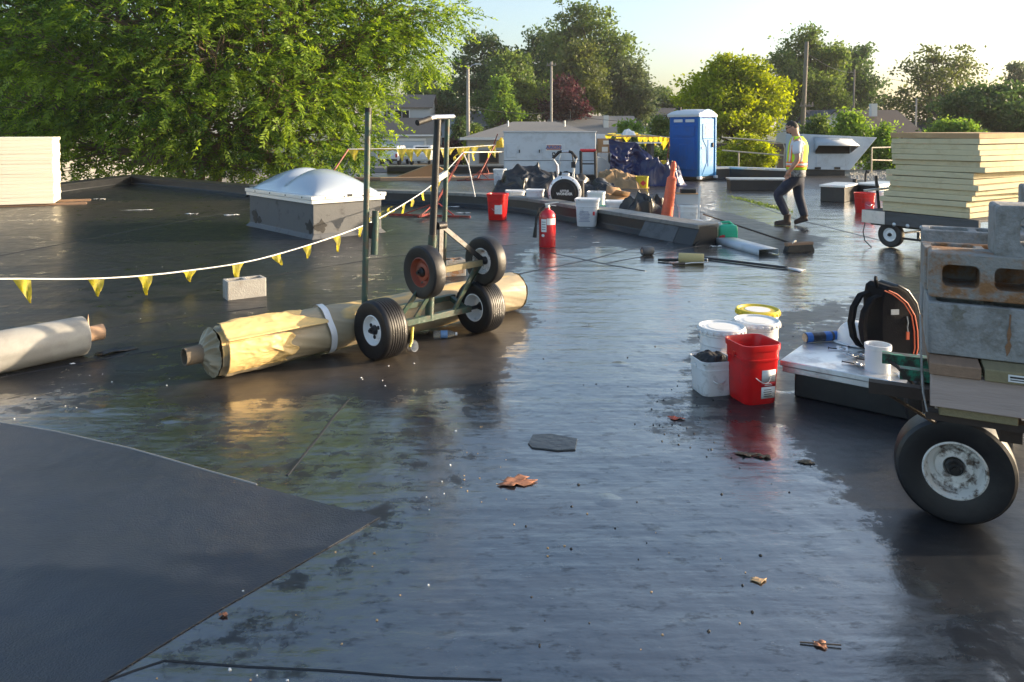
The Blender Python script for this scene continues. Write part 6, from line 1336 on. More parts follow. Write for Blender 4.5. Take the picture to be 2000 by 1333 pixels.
# side face relief panels (x = 0)
for y0, y1, z0, z1 in ((.12,1.0,.35,1.42),(.12,1.0,1.50,1.86)): mb = MB(); mb.box((-.012,(y0+y1)/2,(z0+z1)/2),(.03,y1-y0,z1-z0)); mb.build('wall_panel', M['potty_blue'], t, bevel=.014)
mb = MB(); mb.box((-.014,.56,.80),(.06,.30,.86)); mb.build('wall_rib', M['potty_blue'], t, bevel=.02)
for y in (.30,.76): mb = MB(); mb.box((-.01,y,2.02),(.03,.34,.10)); mb.build('vent_grille', M['potty_white'], t, bevel=.01)
# door side (y = 0)
for x in (.06, W_-.06): mb = MB(); mb.box((x,-.03,1.14),(.12,.09,2.04)); mb.build('corner_post', M['potty_door'], t, bevel=.03)
door = MB(); door.box((W_/2,-.02,1.12),(.84,.05,1.98)); d_ = door.build('door', M['potty_door'], t, bevel=.02)
mb = MB(); mb.prism([(.22,-.03),(W_-.22,-.03),(W_-.22,-.065),(.22,-.065)], 1.40, 1.92); mb.build('upper_panel', M['potty_door'], d_, bevel=.02)
mb = MB(); mb.loft([[(.22,y,1.40),(W_-.22,y,1.40),(W_/2+.1,y,1.12),(W_/2+.06,y,.62),(W_-.2,y,.18),(.2,y,.18),(W_/2-.06,y,.62),(W_/2-.1,y,1.12)] for y in (-.03,-.062)]); mb.build('door_relief', M['potty_door'], d_, bevel=.012)
mb = MB(); mb.box((W_/2,-.066,.92),(.03,.02,.9)); mb.build('door_groove', M['potty_blue'], d_)
mb = MB(); mb.box((W_/2+.02,-.072,1.70),(.40,.012,.34)); sg = mb.build('sign', M['label_white'], d_)
mb = MB(); blob(mb, W_/2, 1.72, .05, 3, lambda x,y,dd: (x, -.0785-dd*.3, y)); mb.build('emblem', M['ink_blue'], sg); mb = MB(); mb.box((W_/2+.02,-.0785,1.60),(.26,.002,.022)); mb.build('print', M['label_red'], sg); mb = MB(); mb.box((W_/2+.08,-.0785,1.80),(.20,.002,.014)); mb.box((W_/2+.1,-.0785,1.77),(.16,.002,.010)); mb.build('print', M['ink'], sg)
mb = MB(); mb.box((W_-.26,-.07,1.20),(.07,.05,.16)); mb.build('latch', M['ink'], d_, bevel=.01); mb = MB(); mb.lathe([(.03,0),(.025,.02)],12,M=axisM((.20,-.05,1.1),(0,-1,0))); mb.build('hinge', M['potty_white'], d_)
for x in (.05,W_-.05): mb = MB(); mb.box((x,-.05,.09),(.16,.14,.10)); mb.build('skid_foot', M['potty_white'], t, bevel=.02)
# barrel roof: ridge runs along y, arch seen over the door
def rf(u, v):
    x = -.05+(W_+.10)*u; y = -.07+(W_+.14)*v; return (x, y, Hh-.02+.05+.20*math.sin(PI*u)**.8*(1-.25*abs(2*v-1)**4))
mb = MB(); mb.grid(24, 14, rf); n0 = len(mb.v); mb.build('roof_shell', M['potty_white'], t, ang=180, solid=.03)
mb = MB(); mb.box((W_/2,W_/2,Hh+.005),(W_+.10,W_+.14,.07)); mb.build('roof_rim', M['potty_white'], t, bevel=.02)
mb = MB(); mb.prism([(W_*k, Hh+.03+.21*math.sin(PI*k)**.8) for k in [i/12 for i in range(13)]]+[(W_*k, Hh+.02) for k in (1,0)], 0, .03, M=Matrix.Translation((0,-.035,0)) @ Matrix.Rotation(PI/2,4,'X')); mb.build('roof_gable', M['potty_door'], t)
mb = MB(); mb.tube((W_*.35,W_*.85,Hh+.1),(W_*.35,W_*.85,Hh+.32),.05); mb.build('vent_stack', M['ink'], t)

# ================================================================== ROOFTOP UNITS
Y_ = 24.3; p0, p1 = at(984,300,Y_), at(1163,300,Y_); Wd = p1.x-p0.x; zt = at(1000,259,Y_).z
t = thing('rooftop_unit', 'long pale blue rooftop air unit with a name plate', 'air conditioner', (p0.x, Y_, 0), R(-1.5))
mb = MB(); mb.box((Wd/2,.75,.15),(Wd-.1,1.4,.3)); mb.build('unit_curb', M['membrane'], t)
mb = MB(); mb.box((Wd/2,.75,(zt+.3)/2),(Wd,1.5,zt-.3)); mb.build('casing', M['hvac'], t, bevel=.012)
mb = MB(); mb.box((Wd/2,.75,zt+.015),(Wd+.06,1.56,.045)); mb.build('top_cap', M['hvac_pale'], t, bevel=.008)
zm = at(1000,314,Y_).z
mb = MB(); mb.box((Wd/2,-.004,zm),(Wd,.012,.018)); mb.build('panel_joint', M['membrane_patch'], t)
for x0, x1, z0, z1 in ((.10,.42,zm+.10,zm+.55),(1.22,1.95,zm+.05,zm+.52),(.02,Wd*.55,.36,zm-.03),(Wd*.57,Wd-.02,.36,zm-.03)): mb = MB(); mb.box(((x0+x1)/2,-.003,(z0+z1)/2),(x1-x0,.014,z1-z0)); mb.build('access_panel', M['hvac'], t, bevel=.004)
mb = MB(); mb.box((1.60,-.014,zm+.42),(.50,.014,.20)); pl_ = mb.build('name_plate', M['label_white'], t); mb = MB(); mb.box((1.60,-.023,zm+.42),(.46,.006,.16)); mb.build('plate_field', pm('plate_red', (.42,.20,.18), .5), pl_); text('lettering', 'AAON', .15, M['ink_blue'], pl_, (1.60,-.0275,zm+.42), (PI/2,0,0), bold=.006, sx=1.15)
mb = MB(); mb.box((1.60,-.012,zm+.20),(.10,.008,.13)); wl_ = mb.build('warning_label', M['ink'], t); mb = MB(); mb.add([(1.57,-.0175,zm+.19),(1.63,-.0175,zm+.19),(1.60,-.0175,zm+.245)],[(0,1,2)]); mb.build('warning_mark', M['label_white'], wl_)
for x in (.50, 1.14): mb = MB(); mb.box((x,-.02,zm+.30),(.03,.03,.10)); mb.build('latch', M['dark_steel'], t)
mb = MB(); mb.prism([(0,0),(.62,0),(.55,.22),(.40,.42),(.2,.54),(0,.58)], -.02, 1.1, M=Matrix.Translation((Wd,1.2,.30)) @ Matrix.Rotation(PI/2,4,'X')); mb.build('side_hood', M['hvac_pale'], t)
mb = MB(); mb.box((Wd*.60,-.03,.66),(.10,.06,.14)); mb.build('junction_box', M['galv'], t, bevel=.01); mb = MB(); mb.path([(Wd*.60,-.03,.74),(Wd*.62,-.03,.95),(Wd*.62,-.01,1.05)], .015, 6); mb.build('conduit', M['galv'], t)
# second unit with sloped intake hood
Y_ = 28.6; t = thing('rooftop_unit', 'grey rooftop unit with slanted end and intake hood', 'air conditioner', (0, Y_, 0))
def L2(px, py): p = at(px, py, Y_); return (p.x, p.z)
poly = [L2(1566,262), L2(1713,269), L2(1660,333), L2(1566,331)]
mb = MB(); mb.loft([[(x, 0, z) for x, z in poly], [(x, 1.7, z) for x, z in poly]]); mb.build('casing', M['hvac'], t, bevel=.015)
q0, q1 = L2(1572,335), L2(1652,346); mb = MB(); mb.box(((q0[0]+q1[0])/2,.85,.11),(q1[0]-q0[0],1.5,.32)); mb.build('unit_curb', M['membrane'], t)
a, b_, c, d = L2(1590,268), L2(1662,271), L2(1666,285), L2(1590,284)
mb = MB(); e = -.55
mb.add([(a[0],-.005,a[1]),(b_[0],-.005,b_[1]),(c[0],e,c[1]),(d[0]-.05,e,d[1]),(a[0],-.005,L2(1590,299)[1]),(b_[0],-.005,L2(1662,299)[1])], [(0,1,2,3),(0,3,4),(1,5,2)]); mb.build('intake_hood', M['hvac_pale'], t, solid=.02)
mb = MB(); z_ = (d[1]+L2(1590,299)[1])/2-.02; mb.box(((a[0]+b_[0])/2,-.02,z_),(b_[0]-a[0]-.12,.05,.30)); mb.build('intake_mouth', M['dark_void'], t)
x0, z0 = L2(1594,325); x1, z1 = L2(1650,303); mb = MB(); mb.box(((x0+x1)/2,-.004,(z0+z1)/2),(x1-x0,.02,z1-z0)); mb.build('access_panel', M['hvac'], t, bevel=.006)
for px in (1597, 1635): x, z = L2(px,329); mb = MB(); mb.box((x,-.01,z),(.22,.03,.08)); mb.build('lift_slot', M['dark_void'], t)
x, z = L2(1628,272); mb = MB(); mb.box((x,-.16,z-.0),(.3,.01,.08)); mb.build('label', M['label_white'], t)
# railings
def rail(label, Y0, pts_rails, posts):
    t = thing('guard_rail', label, 'railing', (0,0,0))
    for pr in pts_rails: mb = MB(); mb.path([at(*p) for p in pr], .028, 8); mb.build('rail', M['rail'], t)
    for px, py, Yp in posts: p = at(px, py, Yp); mb = MB(); mb.tube((p.x,Yp,.0),(p.x,Yp,p.z),.03,n=8); mb.build('post', M['rail'], t)
    return t
rail('beige pipe guard rail right of the blue toilet', 30.5, [[(1410,269,30.5),(1470,273,30.3),(1520,278,30.1),(1530,281,30.05),(1533,290,30.0),(1532,303,30.0)], [(1410,294,30.5),(1470,299,30.3),(1531,304,30.0)]], [(1532,300,30.0),(1443,297,30.4)])
rail('beige pipe guard rail right of the slanted rooftop unit', 31, [[(1703,289,30.5),(1745,288,31),(1800,287,31.5)], [(1703,313,30.5),(1745,314,31),(1800,314,31.5)]], [(1703,289,30.5),(1783,288,31.3)])
rail('low white pipe rail in front of the far roof edge', 29, [[(905,296.5,30.6),(990,297,30.6),(1060,297,30.6)]], [(915,296,30.6),(1045,297,30.6)])
g = G(1669, 374); t = thing('vent_pipe', 'short black vent pipe between the two metal capped curbs', 'pipe', g); mb = MB(); mb.lathe([(.075,0),(.055,.03),(.055,.34),(.045,.34),(.045,.2)], 18, True, False); mb.build('pipe_wall', M['black_rubber'], t); mb = MB(); mb.lathe([(.062,.30),(.062,.345)],18,False,False); mb.build('collar', M['dark_steel'], t)
g = G(1690, 372); t = thing('hook_post', 'thin black hooked post behind the board cart', 'post', g); mb = MB(); mb.path([(0,0,0),(0,0,.45),(.03,0,.56),(.08,0,.54),(.08,0,.48)], .03, 8); mb.build('hook', M['black_rubber'], t)
# planks on the far roof
t = thing('plank', 'pale plank lying on the far left roof beyond the curb', 'plank', G(770, 352), R(3)); mb = MB(); mb.box((0,0,.05),(3.4,.28,.08)); mb.build('board', M['wood_brown'], t); 
t = thing('membrane_stack', 'tented pale boards on the far roof beyond the dolly handles', 'board pile', G(835, 350), R(6)); mb = MB(); mb.add([(-1.3,-.3,0),(1.1,-.3,0),(1.1,.5,0),(-1.3,.5,0),(.2,-.3,.55),(.2,.5,.55)],[(0,1,4),(1,2,5,4),(2,3,5),(3,0,4,5)]); mb.build('board', M['cardboard'], t); mb = MB(); mb.box((0,-.55,.05),(3.2,.5,.1)); mb.build('base_board', M['card_tube'], t)

# ================================================================== TOOLS ON THE WET ROOF
t = thing('green_jug', 'green plastic jug with a red mark right of the curb end', 'jug', G(1421, 473), R(-6))
mb = MB(); mb.loft([ringz(rrect(.29*s,.17*s,.04),z) for s,z in ((.95,0),(1,.01),(1,.20),(.98,.23),(.9,.255),(.5,.275),(.3,.28))]); mb.build('jug_body', M['green_plastic'], t)
mb = MB(); mb.path([(-.12,0,.25),(-.10,0,.30),(.02,0,.31),(.08,0,.26)], .018, 8); mb.build('handle', M['green_plastic'], t); mb = MB(); mb.lathe([(.03,.26),(.03,.30)],14,M=Matrix.Translation((-.115,0,0))); mb.build('cap', M['white_plastic'], t)
for k in range(4): mb = MB(); mb.box((.04,-.0875,.06+.04*k),(.17,.006,.012)); mb.build('rib', M['green_plastic'], t)
mb = MB(); blob(mb,-.09,.075,.05,5,lambda x,y,d:(x,-.0865-d*.5,y)); mb.build('label', M['label_red'], t)
t = lumpy('plastic_wrap', M['clear'], None, .2, .2, .24, 31, 18, 16); t.location = G(1398, 468); tag(t, 'clear plastic wrap heaped left of the green jug', 'plastic wrap')
a, b_ = G(1398,476), G(1482,500); d = b_-a
t = thing('metal_trim', 'blue grey folded metal trim lying by the green jug', 'metal trim', a, math.atan2(d.y,d.x)); L_ = d.length
mb = MB(); mb.add([(0,0,.002),(L_,0,.002),(L_,0,.085),(0,0,.085),(L_,.30,.085),(0,.30,.085),(L_,.30,.01),(0,.30,.01)],[(0,1,2,3),(3,2,4,5),(5,4,6,7)]); mb.build('folded_sheet', M['hvac'], t, solid=.004)
mb = MB(); mb.bar((.0,.36,.03),(L_*.75,.36,.03),.07,.05); mb.build('wood_strip', M['label_white'], t)
# push broom
h0, h1 = at(1374,419,13.2), G(1558,492); t = thing('push_broom', 'push broom with long dark handle leaning past the green jug', 'broom', (h1.x,h1.y,0), R(18))
rel = Matrix.Rotation(-R(18),4,'Z') @ (Vector(h0)-Vector((h1.x,h1.y,0)))
mb = MB(); mb.tube((-.04,0,.10), tuple(rel), .014, n=8); mb.build('handle', M['rust_steel'], t)
mb = MB(); mb.box((.02,0,.11),(.44,.075,.05)); mb.build('broom_head', M['wood_brown'], t, bevel=.008); mb = MB(); mb.box((.02,0,.05),(.46,.10,.095),taper=.85); mb.build('bristles', M['black_rubber'], t)
mb = MB(); mb.bar((-.12,-.03,.12),(-.04,0,.16),.02,.02); mb.build('brace', M['galv'], t)
# long scraper pole
a, b_ = G(1362,505), G(1568,530); d = b_-a; L_ = d.length; t = thing('scraper_pole', 'long dark pole with a flat scraper blade lying on the wet roof', 'scraper', a, math.atan2(d.y,d.x))
mb = MB(); mb.tube((0,0,.018),(L_-.18,0,.018),.016,n=8); mb.build('pole', M['dark_steel'], t); mb = MB(); mb.add([(L_-.2,-.03,.02),(L_-.2,.03,.02),(L_,.10,.006),(L_,-.10,.006)],[(0,1,2,3)]); mb.build('blade', M['galv'], t, solid=.004)
g = G(1350,515); t = thing('paint_roller', 'tan nap paint roller lying on the wet roof', 'paint roller', g, R(-14)); Mx = Matrix.Translation((0,0,.066)) @ Matrix.Rotation(PI/2,4,'Y')
mb = MB(); mb.lathe([(.02,-.16),(.062,-.158),(.066,-.14),(.066,.14),(.062,.158),(.02,.16)], 22, M=Mx); mb.build('nap_sleeve', M['foam_tan'], t); mb = MB(); mb.path([(.16,0,.066),(.20,0,.066),(.20,-.10,.04),(0,-.13,.03),(-.12,-.20,.02)], .008, 6); mb.build('wire_frame', M['galv'], t); mb = MB(); mb.tube((-.08,-.175,.024),(-.22,-.25,.02),.018,n=8); mb.build('grip', M['black_rubber'], t); mb = MB(); mb.tube((-.16,.0,.04),(-.42,.05,.02),.017,n=8); mb.build('core_end', M['black_rubber'], t)
g = G(1264,499); t = thing('dark_roller_sleeve', 'short dark grey roller sleeve lying left of the tan roller', 'roller sleeve', g, R(20)); mb = MB(); mb.lathe([(.03,-.08),(.055,-.078),(.06,-.065),(.06,.065),(.055,.078),(.03,.08)],20,M=Matrix.Translation((0,0,.06)) @ Matrix.Rotation(PI/2,4,'Y')); mb.build('sleeve', M['membrane_patch'], t); mb = MB(); mb.lathe([(.026,-.082),(.026,.082)],12,M=Matrix.Translation((0,0,.06)) @ Matrix.Rotation(PI/2,4,'Y')); mb.build('core', M['card_tube'], t)
def scrap(px, py, w_, d, m, label, rz=0, seed=1, h=.01, cat='scrap', name='scrap'):
    mb = MB(); rg = random.Random(seed); ph = rg.uniform(0,6); n = 23
    pts = [(w_/2*(1+.22*math.sin(2*a+ph)+.34*rg.uniform(-1,1))*math.cos(a), d/2*(1+.22*math.sin(3*a+ph)+.34*rg.uniform(-1,1))*math.sin(a)) for a in [2*PI*k/n for k in range(n)]]
    hz = lambda x, y: .003+h*abs(mnoise.noise(Vector((x/w_*3, y/d*2.2, seed*.1))))*1.5
    mb.loft([[(x,y,hz(x,y)) for x,y in pts], [(x*.66,y*.66,hz(x*.66,y*.66)) for x,y in pts], [(x*.33,y*.33,hz(x*.33,y*.33)) for x,y in pts], [(x*.05,y*.05,hz(0,0)) for x,y in pts]], False, True)
    o = mb.build(name, m, ang=50, solid=.0015); o.location = G(px,py); o.rotation_euler = (0,0,rz); return tag(o, label, cat)
M['leaf_brown'] = pm('leaf_brown', (.40,.17,.09), .7, var=.4, vs=30, dirt=(.12,.06,.04), da=.8, ds=30)
M['leaf_tan'] = pm('leaf_tan', (.48,.32,.17), .7, var=.3, vs=30)
M['leaf_red'] = pm('leaf_red', (.45,.10,.06), .6, var=.4, vs=30)
M['wet_leaf'] = pm('wet_leaf', (.12,.085,.045), .4, var=.5, vs=30)
for px, py, w_, d, m, lb, cat, h in [(1010,943,.19,.10,'leaf_brown','torn reddish brown leaf lying in the middle of the wet roof','leaf',.008), (1320,818,.085,.055,'leaf_red','small curled red leaf on the muddy patch','leaf',.012), (1458,889,.10,.05,'wet_leaf','wet brown leaf left of its pair below the red bucket','leaf',.012), (1492,894,.09,.035,'wet_leaf','wet brown leaf right of its pair below the red bucket','leaf',.012), (1573,904,.09,.04,'wet_leaf','dark wet leaf at the edge of the dry patch','leaf',.012),
   (1482,1135,.055,.035,'leaf_tan','pale tan leaf scrap in the lower right foreground','leaf',.006), (1602,1261,.05,.035,'leaf_brown','brown leaf with a twig in the lower right foreground','leaf',.007), (437,1204,.035,.02,'leaf_brown','tiny brown leaf on the edge of the rubber sheet','leaf',.01),
   (1308,510,.30,.05,'label_white','white torn strip beside the roller pole','scrap',.02), (1398,483,.14,.05,'label_white','white and black scrap at the curb end','scrap',.03), (1165,475,.16,.05,'label_white','white crumbs at the foot of the curb patch','scrap',.01), (1575,452,.14,.06,'black_rubber','black rubber loop scrap near the worker','scrap',.02), (905,417,.34,.08,'label_white','white scrap on the roof left of the far red bucket','scrap',.02), (885,405,.22,.06,'label_white','white scrap below the far curb','scrap',.02), (760,680,.10,.06,'black_rubber','dark scrap behind the ribbed tyre','scrap',.02),
   (195,390,.35,.10,'label_white','white scrap near the left board pile','scrap',.03), (268,411,.6,.05,'label_white','long white strip lying left of the skylight','scrap',.01), (374,419,.22,.08,'label_white','small white scrap left of the skylight','scrap',.02), (450,421,.25,.06,'label_white','white scrap at the skylight corner','scrap',.02), (142,712,.04,.02,'label_white','white foam crumb in front of the grey roll','scrap',.012)]:
    scrap(px, py, w_, d, M[m], lb, R((px*7) % 40-20), px, h, cat, 'fallen_leaf' if cat == 'leaf' else 'scrap')
mb = MB(); mb.tube((-.06,0,.004),(.07,.01,.006),.0025,n=5); o = mb.build('twig', M['bark']); o.location = G(1600,1262); o.rotation_euler = (0,0,R(-12)); tag(o, 'thin twig under the brown leaf in the foreground', 'twig')
# flat dark cut-out of membrane
w4 = [G(*p) for p in [(1031,868),(1040,851),(1075,849),(1128,859),(1124,880),(1090,882),(1038,876)]]; c0 = sum(w4, Vector())/7
mb = MB(); mb.loft([[(p.x-c0.x,p.y-c0.y,.001) for p in w4],[((p.x-c0.x)*.98,(p.y-c0.y)*.98,.007) for p in w4]]); o = mb.build('membrane_offcut', pm('offcut', (.020,.022,.025), .2, var=.3, vs=12, bump=.4, bs=25)); o.location = (c0.x,c0.y,0); tag(o, 'flat rectangular membrane offcut stuck in the middle foreground', 'membrane offcut')
# uncountable specks: white foam crumbs and black grit
def specks(name, label, m, n, boxes, smin, smax, seed):
    rg = random.Random(seed); mb = MB()
    for k in range(n):
        x0,x1,y0,y1 = rg.choice(boxes); p = G(rg.uniform(x0,x1), rg.uniform(y0,y1)); s = rg.uniform(smin,smax); a = rg.uniform(0,6)
        pts = [(s*(1 if i % 2 else .7)*math.cos(a+i*1.26), s*.7*math.sin(a+i*1.26)) for i in range(5)]
        mb.loft([[(p.x+x,p.y+y,.0005) for x,y in pts],[(p.x+x*.6,p.y+y*.6,.001+s*.5) for x,y in pts]])
    o = mb.build(name, m); return tag(o, label, 'debris', kind='stuff')
specks('foam_crumbs', 'white foam crumbs scattered on the roof', M['label_white'], 48, [(700,830,690,760),(0,420,700,830),(380,700,1000,1333),(0,600,450,560),(830,900,800,1150),(240,420,560,720),(1150,1240,430,480)], .003, .009, 4)
specks('black_grit', 'black grit lying on the wet roof', M['black_rubber'], 130, [(1000,1600,750,1333),(1270,1420,760,880),(1000,1500,540,760),(1500,1700,560,660)], .003, .009, 6)
specks('brown_crumbs', 'brown leaf crumbs scattered in the foreground', M['leaf_tan'], 40, [(280,800,1050,1333),(1000,1500,1000,1300),(900,1000,800,1000)], .003, .007, 9)
# moss along the far seam
rng = np.random.default_rng(3); n_ = 600; tt_ = rng.random(n_); A, B = G(1432,386), G(1545,414); C = np.stack([A.x+(B.x-A.x)*tt_+rng.normal(size=n_)*.05, A.y+(B.y-A.y)*tt_+rng.normal(size=n_)*.16, np.abs(rng.normal(size=n_))*.018], 1)
U = rng.normal(size=(n_,3))*.012; W2 = rng.normal(size=(n_,3))*.012; o = quads('moss', C, U, W2, rng.random(n_), LM['mid'], None); tag(o, 'green moss growing along a seam behind the worker', 'moss', kind='stuff')
# gravel by the far unit
specks('gravel', 'pale gravel by the right guard rail', M['concrete_pale'], 500, [(1660,1750,336,352)], .03, .07, 12)

# ================================================================== WORKER
g = G(1552, 441); t = thing('person', 'man in yellow safety vest and jeans walking across the roof', 'person', g, R(-22))
def skin(name, verts, edges, radii, mat, parent, lv=2, root=0):
    me = bpy.data.meshes.new(name); me.from_pydata([Vector(v) for v in verts], edges, []); o = bpy.data.objects.new(name, me); COL.objects.link(o); o.parent = parent; me.materials.append(mat)
    m = o.modifiers.new('skin', 'SKIN'); m.use_smooth_shade = True
    for i, r in enumerate(radii): sv = me.skin_vertices[0].data[i]; sv.radius = r if isinstance(r, tuple) else (r, r); sv.use_root = (i == root)
    s = o.modifiers.new('sub', 'SUBSURF'); s.levels = lv; s.render_levels = lv
    return o
# faces -x ; viewer on -y
Vb = [(.01,0,.93),(.02,0,1.10),(.035,0,1.30),(.045,0,1.47),(.03,0,1.56),(-.005,0,1.63),(-.03,0,1.70),(-.045,0,1.77),
      (.035,-.17,1.49),(.03,-.24,1.33),(.045,-.27,1.20),(-.03,-.265,1.08),(-.10,-.24,.98),(-.14,-.22,.92),
      (.035,.17,1.49),(.03,.24,1.33),(.04,.27,1.20),(-.02,.265,1.08),(-.09,.24,.98),(-.13,.22,.92),
      (-.05,-.09,.86),(-.24,-.10,.62),(-.30,-.10,.56),(-.20,-.10,.34),(-.12,-.10,.16),
      (.03,.09,.86),(.05,.09,.52),(.12,.09,.30),(.17,.09,.14)]
Eb = [(0,1),(1,2),(2,3),(3,4),(4,5),(5,6),(6,7),(3,8),(8,9),(9,10),(10,11),(11,12),(12,13),(3,14),(14,15),(15,16),(16,17),(17,18),(18,19),(0,20),(20,21),(21,22),(22,23),(23,24),(0,25),(25,26),(26,27),(27,28)]
Rb_ = [(.15,.12),(.14,.115),(.15,.115),(.13,.11),.075,.062,.085,.095, .075,.058,.05,.045,.034,.036, .075,.058,.05,.045,.034,.036, .095,.078,.068,.055,.042, .095,.07,.055,.042]
skin('body', Vb, Eb, Rb_, M['skin'], t)
# head with face
hd = MB()
def headfn(u, v):
    a = 2*PI*u; e = PI*(v-.5); x = math.cos(a)*math.cos(e); y = math.sin(a)*math.cos(e); z = math.sin(e)
    fx = .105; fy = .078; fz = .125
    X, Yy, Z = x*fx, y*fy, z*fz
    if z < -.2: X *= 1-.18*(-z-.2); Yy *= 1-.28*(-z-.2)
    if x < 0:        # face towards -x
        n = math.exp(-(y/.16)**2); X -= .020*n*math.exp(-((z+.12)/.16)**2); X += .010*math.exp(-((abs(y)-.42)/.2)**2)*math.exp(-((z-.10)/.13)**2); X -= .007*n*math.exp(-((z+.45)/.08)**2); X -= .010*n*math.exp(-((z+.72)/.14)**2)
    return (X, Yy, Z)
hd.grid(40, 28, headfn); hM = Matrix.Translation((-.06,0,1.755)) @ Matrix.Rotation(R(-24),4,'Y')
hd.v = [tuple(hM @ Vector(p)) for p in hd.v]; head = hd.build('head', M['skin'], t, ang=180)
mb = MB()
def hairfn(u, v):
    a = 2*PI*u; e = PI*(.5-.5*v*(1.16 if math.cos(a) > -.1 else (.72 if math.cos(a) > -.6 else .55))); p = headfn(u, (e/PI)+.5); k = 1.045 if v < .97 else 1.0
    return tuple(hM @ (Vector(p)*k))
mb.grid(40, 14, hairfn); mb.build('hair', M['hair'], t, ang=180)
for s in (-1, 1): mb = MB(); mb.lathe([(.022,-.006),(.026,0),(.018,.008),(.006,.004)], 12, M=hM @ axisM((.012,s*.078,-.005),(0.25,s,0)) @ Matrix.Scale(1.35,4,(0,1,0))); mb.build('ear', M['skin'], head)
mb = MB()
mb.box((-.098,0,.022),(.012,.10,.030),M=hM); mb.bar((-.09,-.055,.026),(.01,-.082,.022),.006,.010,M=hM); mb.bar((-.09,.055,.026),(.01,.082,.022),.006,.010,M=hM); mb.build('sunglasses', M['glass_dark'], head)
mb = MB(); mb.grid(20, 8, lambda u, v: tuple(hM @ (Vector(headfn(.5+(u-.5)*.62, .10+.20*v))*1.03))); mb.build('beard', M['hair'], head, ang=180)
mb = MB(); mb.box((-.108,0,-.055),(.012,.04,.008),M=hM); mb.build('mouth', pm('lips', (.32,.12,.09), .5), head, bevel=.003)
# hands with fingers
def hand(p, d, side):
    p, d = Vector(p), Vector(d).normalized(); s = d.cross(Vector((0,1,0))).normalized(); nrm = d.cross(s)
    vs, es, rs = [p, p+d*.045, p+d*.085], [(0,1),(1,2)], [.028,(.036,.02),(.036,.018)]
    for k, ln in enumerate((.062,.072,.066,.05)):
        o = s*(.030-.02*k); b = len(vs); vs += [p+d*.085+o, p+d*(.085+ln*.5)+o*1.05+nrm*.006*side, p+d*(.085+ln*.85)+o*1.05+nrm*.026*side]; es += [(2,b),(b,b+1),(b+1,b+2)]; rs += [.0095,.009,.0075]
    b = len(vs); vs += [p+d*.035+s*.038, p+d*.07+s*.055+nrm*.01*side, p+d*.095+s*.052+nrm*.02*side]; es += [(1,b),(b,b+1),(b+1,b+2)]; rs += [.013,.0105,.008]
    return vs, es, rs
for p, d, s in (((-.10,-.24,.985),(-.35,.25,-.9),1), ((-.09,.24,.985),(-.35,-.25,-.9),-1)):
    vs_, es_, rs_ = hand(p, d, s); skin('hand', vs_, es_, rs_, M['skin'], t, 1)
# clothes
jn = [(.01,0,.99),(.01,0,.86),(-.06,-.09,.80),(-.23,-.10,.62),(-.30,-.10,.56),(-.20,-.10,.34),(-.13,-.10,.19),(.05,.09,.80),(.055,.09,.55),(.12,.09,.32),(.165,.09,.16)]
skin('jeans', jn, [(0,1),(1,2),(2,3),(3,4),(4,5),(5,6),(1,7),(7,8),(8,9),(9,10)], [(.155,.185),(.165,.19),.118,.098,.096,.080,.076,.122,.092,.083,.080], M['jeans'], t)
ts = [(.01,0,1.0),(.025,0,1.2),(.04,0,1.40),(.035,0,1.52),(.03,-.16,1.49),(.025,-.235,1.36),(.03,-.255,1.27),(.03,.16,1.49),(.025,.235,1.36),(.03,.255,1.27)]
skin('tshirt', ts, [(0,1),(1,2),(2,3),(3,4),(4,5),(5,6),(3,7),(7,8),(8,9)], [(.16,.185),(.16,.18),(.165,.185),(.10,.10),.095,.086,.080,.095,.086,.080], M['tshirt'], t)
def ell(cx, rx, ry, z, n=36): return [(cx+rx*math.cos(2*PI*k/n), ry*math.sin(2*PI*k/n), z) for k in range(n)]
mb = MB(); mb.loft([ell(.008,.165,.198,.885), ell(.012,.163,.197,.97), ell(.014,.158,.190,1.06)], False, False); mb.build('shirt_hem', M['hem'], t, ang=180, solid=.006)
mb = MB(); mb.loft([ell(.018,.172,.206,1.01), ell(.020,.170,.204,1.10), ell(.028,.168,.198,1.22), ell(.038,.172,.200,1.34), ell(.042,.165,.190,1.44), ell(.04,.135,.155,1.53), ell(.03,.088,.095,1.60)], False, False); vst = mb.build('safety_vest', M['vest'], t, ang=180, solid=.006)
def band(z0, z1, cx, rx, ry, m, nm): mb = MB(); mb.loft([ell(cx,rx,ry,z0), ell(cx,rx,ry,z1)], False, False); mb.build(nm, M[m], vst, ang=180, solid=.004)
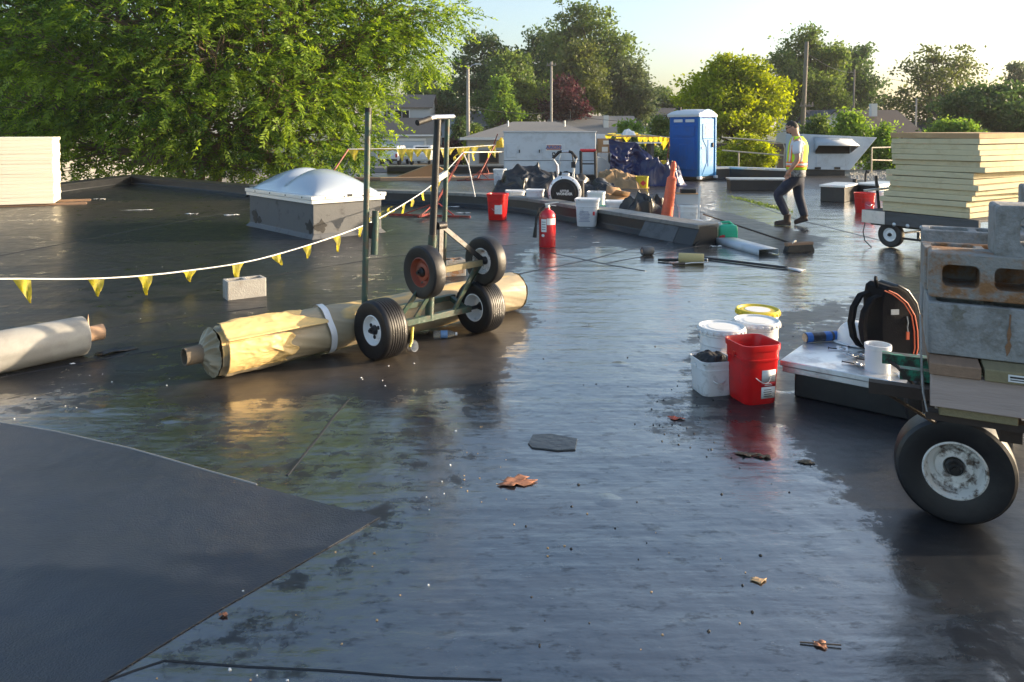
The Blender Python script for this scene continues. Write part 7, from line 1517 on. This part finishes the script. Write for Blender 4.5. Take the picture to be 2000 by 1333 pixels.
band(1.055,1.085,.019,.177,.211,'vest_orange','trim_band'); band(1.085,1.125,.020,.178,.212,'reflective','reflective_band'); band(1.125,1.150,.021,.177,.211,'vest_orange','trim_band')
def strip(x0, sy, w_, m, off):
    rows = [(1.15,.171,.205,.021),(1.22,.168,.198,.028),(1.34,.172,.200,.038),(1.44,.165,.190,.042),(1.53,.135,.155,.04),(1.59,.096,.104,.031)]
    mb = MB()
    def f(u, v):
        i = min(len(rows)-2, int(v*(len(rows)-1))); s = v*(len(rows)-1)-i; z, rx, ry, cx = [rows[i][k]*(1-s)+rows[i+1][k]*s for k in range(4)]
        a = x0+(u-.5)*w_; return (cx+(rx+off)*math.cos(a), (ry+off)*math.sin(a), z)
    mb.grid(4, 20, f); mb.build('shoulder_stripe', M[m], vst, ang=180, solid=.003)
for a in (-1.15, 1.15, -2.3, 2.3): strip(a, 0, .46, 'vest_orange', .007); strip(a, 0, .20, 'reflective', .011)
def boot(ank, toe, heel):
    ank, toe, heel = Vector(ank), Vector(toe), Vector(heel); d = (toe-heel); L_ = d.length; d.normalize(); s = d.cross(Vector((0,0,1))).normalized(); n = s.cross(d)
    mb = MB(); rings = []
    for k, (f, w_, h_) in enumerate(((0,.028,.055),(.08,.038,.085),(.28,.042,.095),(.5,.044,.075),(.75,.050,.062),(.92,.042,.052),(1,.022,.03))):
        c = heel+d*(L_*f); rings.append([c+s*w_*math.cos(a)+n*(max(0, h_*math.sin(a))) for a in [2*PI*i/16 for i in range(16)]])
    mb.loft(rings); b = mb.build('boot', M['boot'], t, ang=60)
    mb = MB(); mb.path([heel+d*.07+n*.05, ank+Vector((0,0,.06))], [.056,.066], 12); mb.build('boot_shaft', M['boot'], b)
    mb = MB(); rings = []
    for f, w_ in ((0,.030),(.08,.041),(.3,.042),(.5,.040),(.75,.054),(.93,.046),(1.01,.02)): c = heel+d*(L_*f); rings.append([c-s*w_-n*.022, c+s*w_-n*.022, c+s*w_, c-s*w_])
    mb.loft(rings); mb.build('sole', M['black_rubber'], b)
boot((-.12,-.10,.15), (-.34,-.10,.028), (-.06,-.10,.03)); boot((.165,.09,.15), (-.01,.09,.030), (.22,.09,.11))
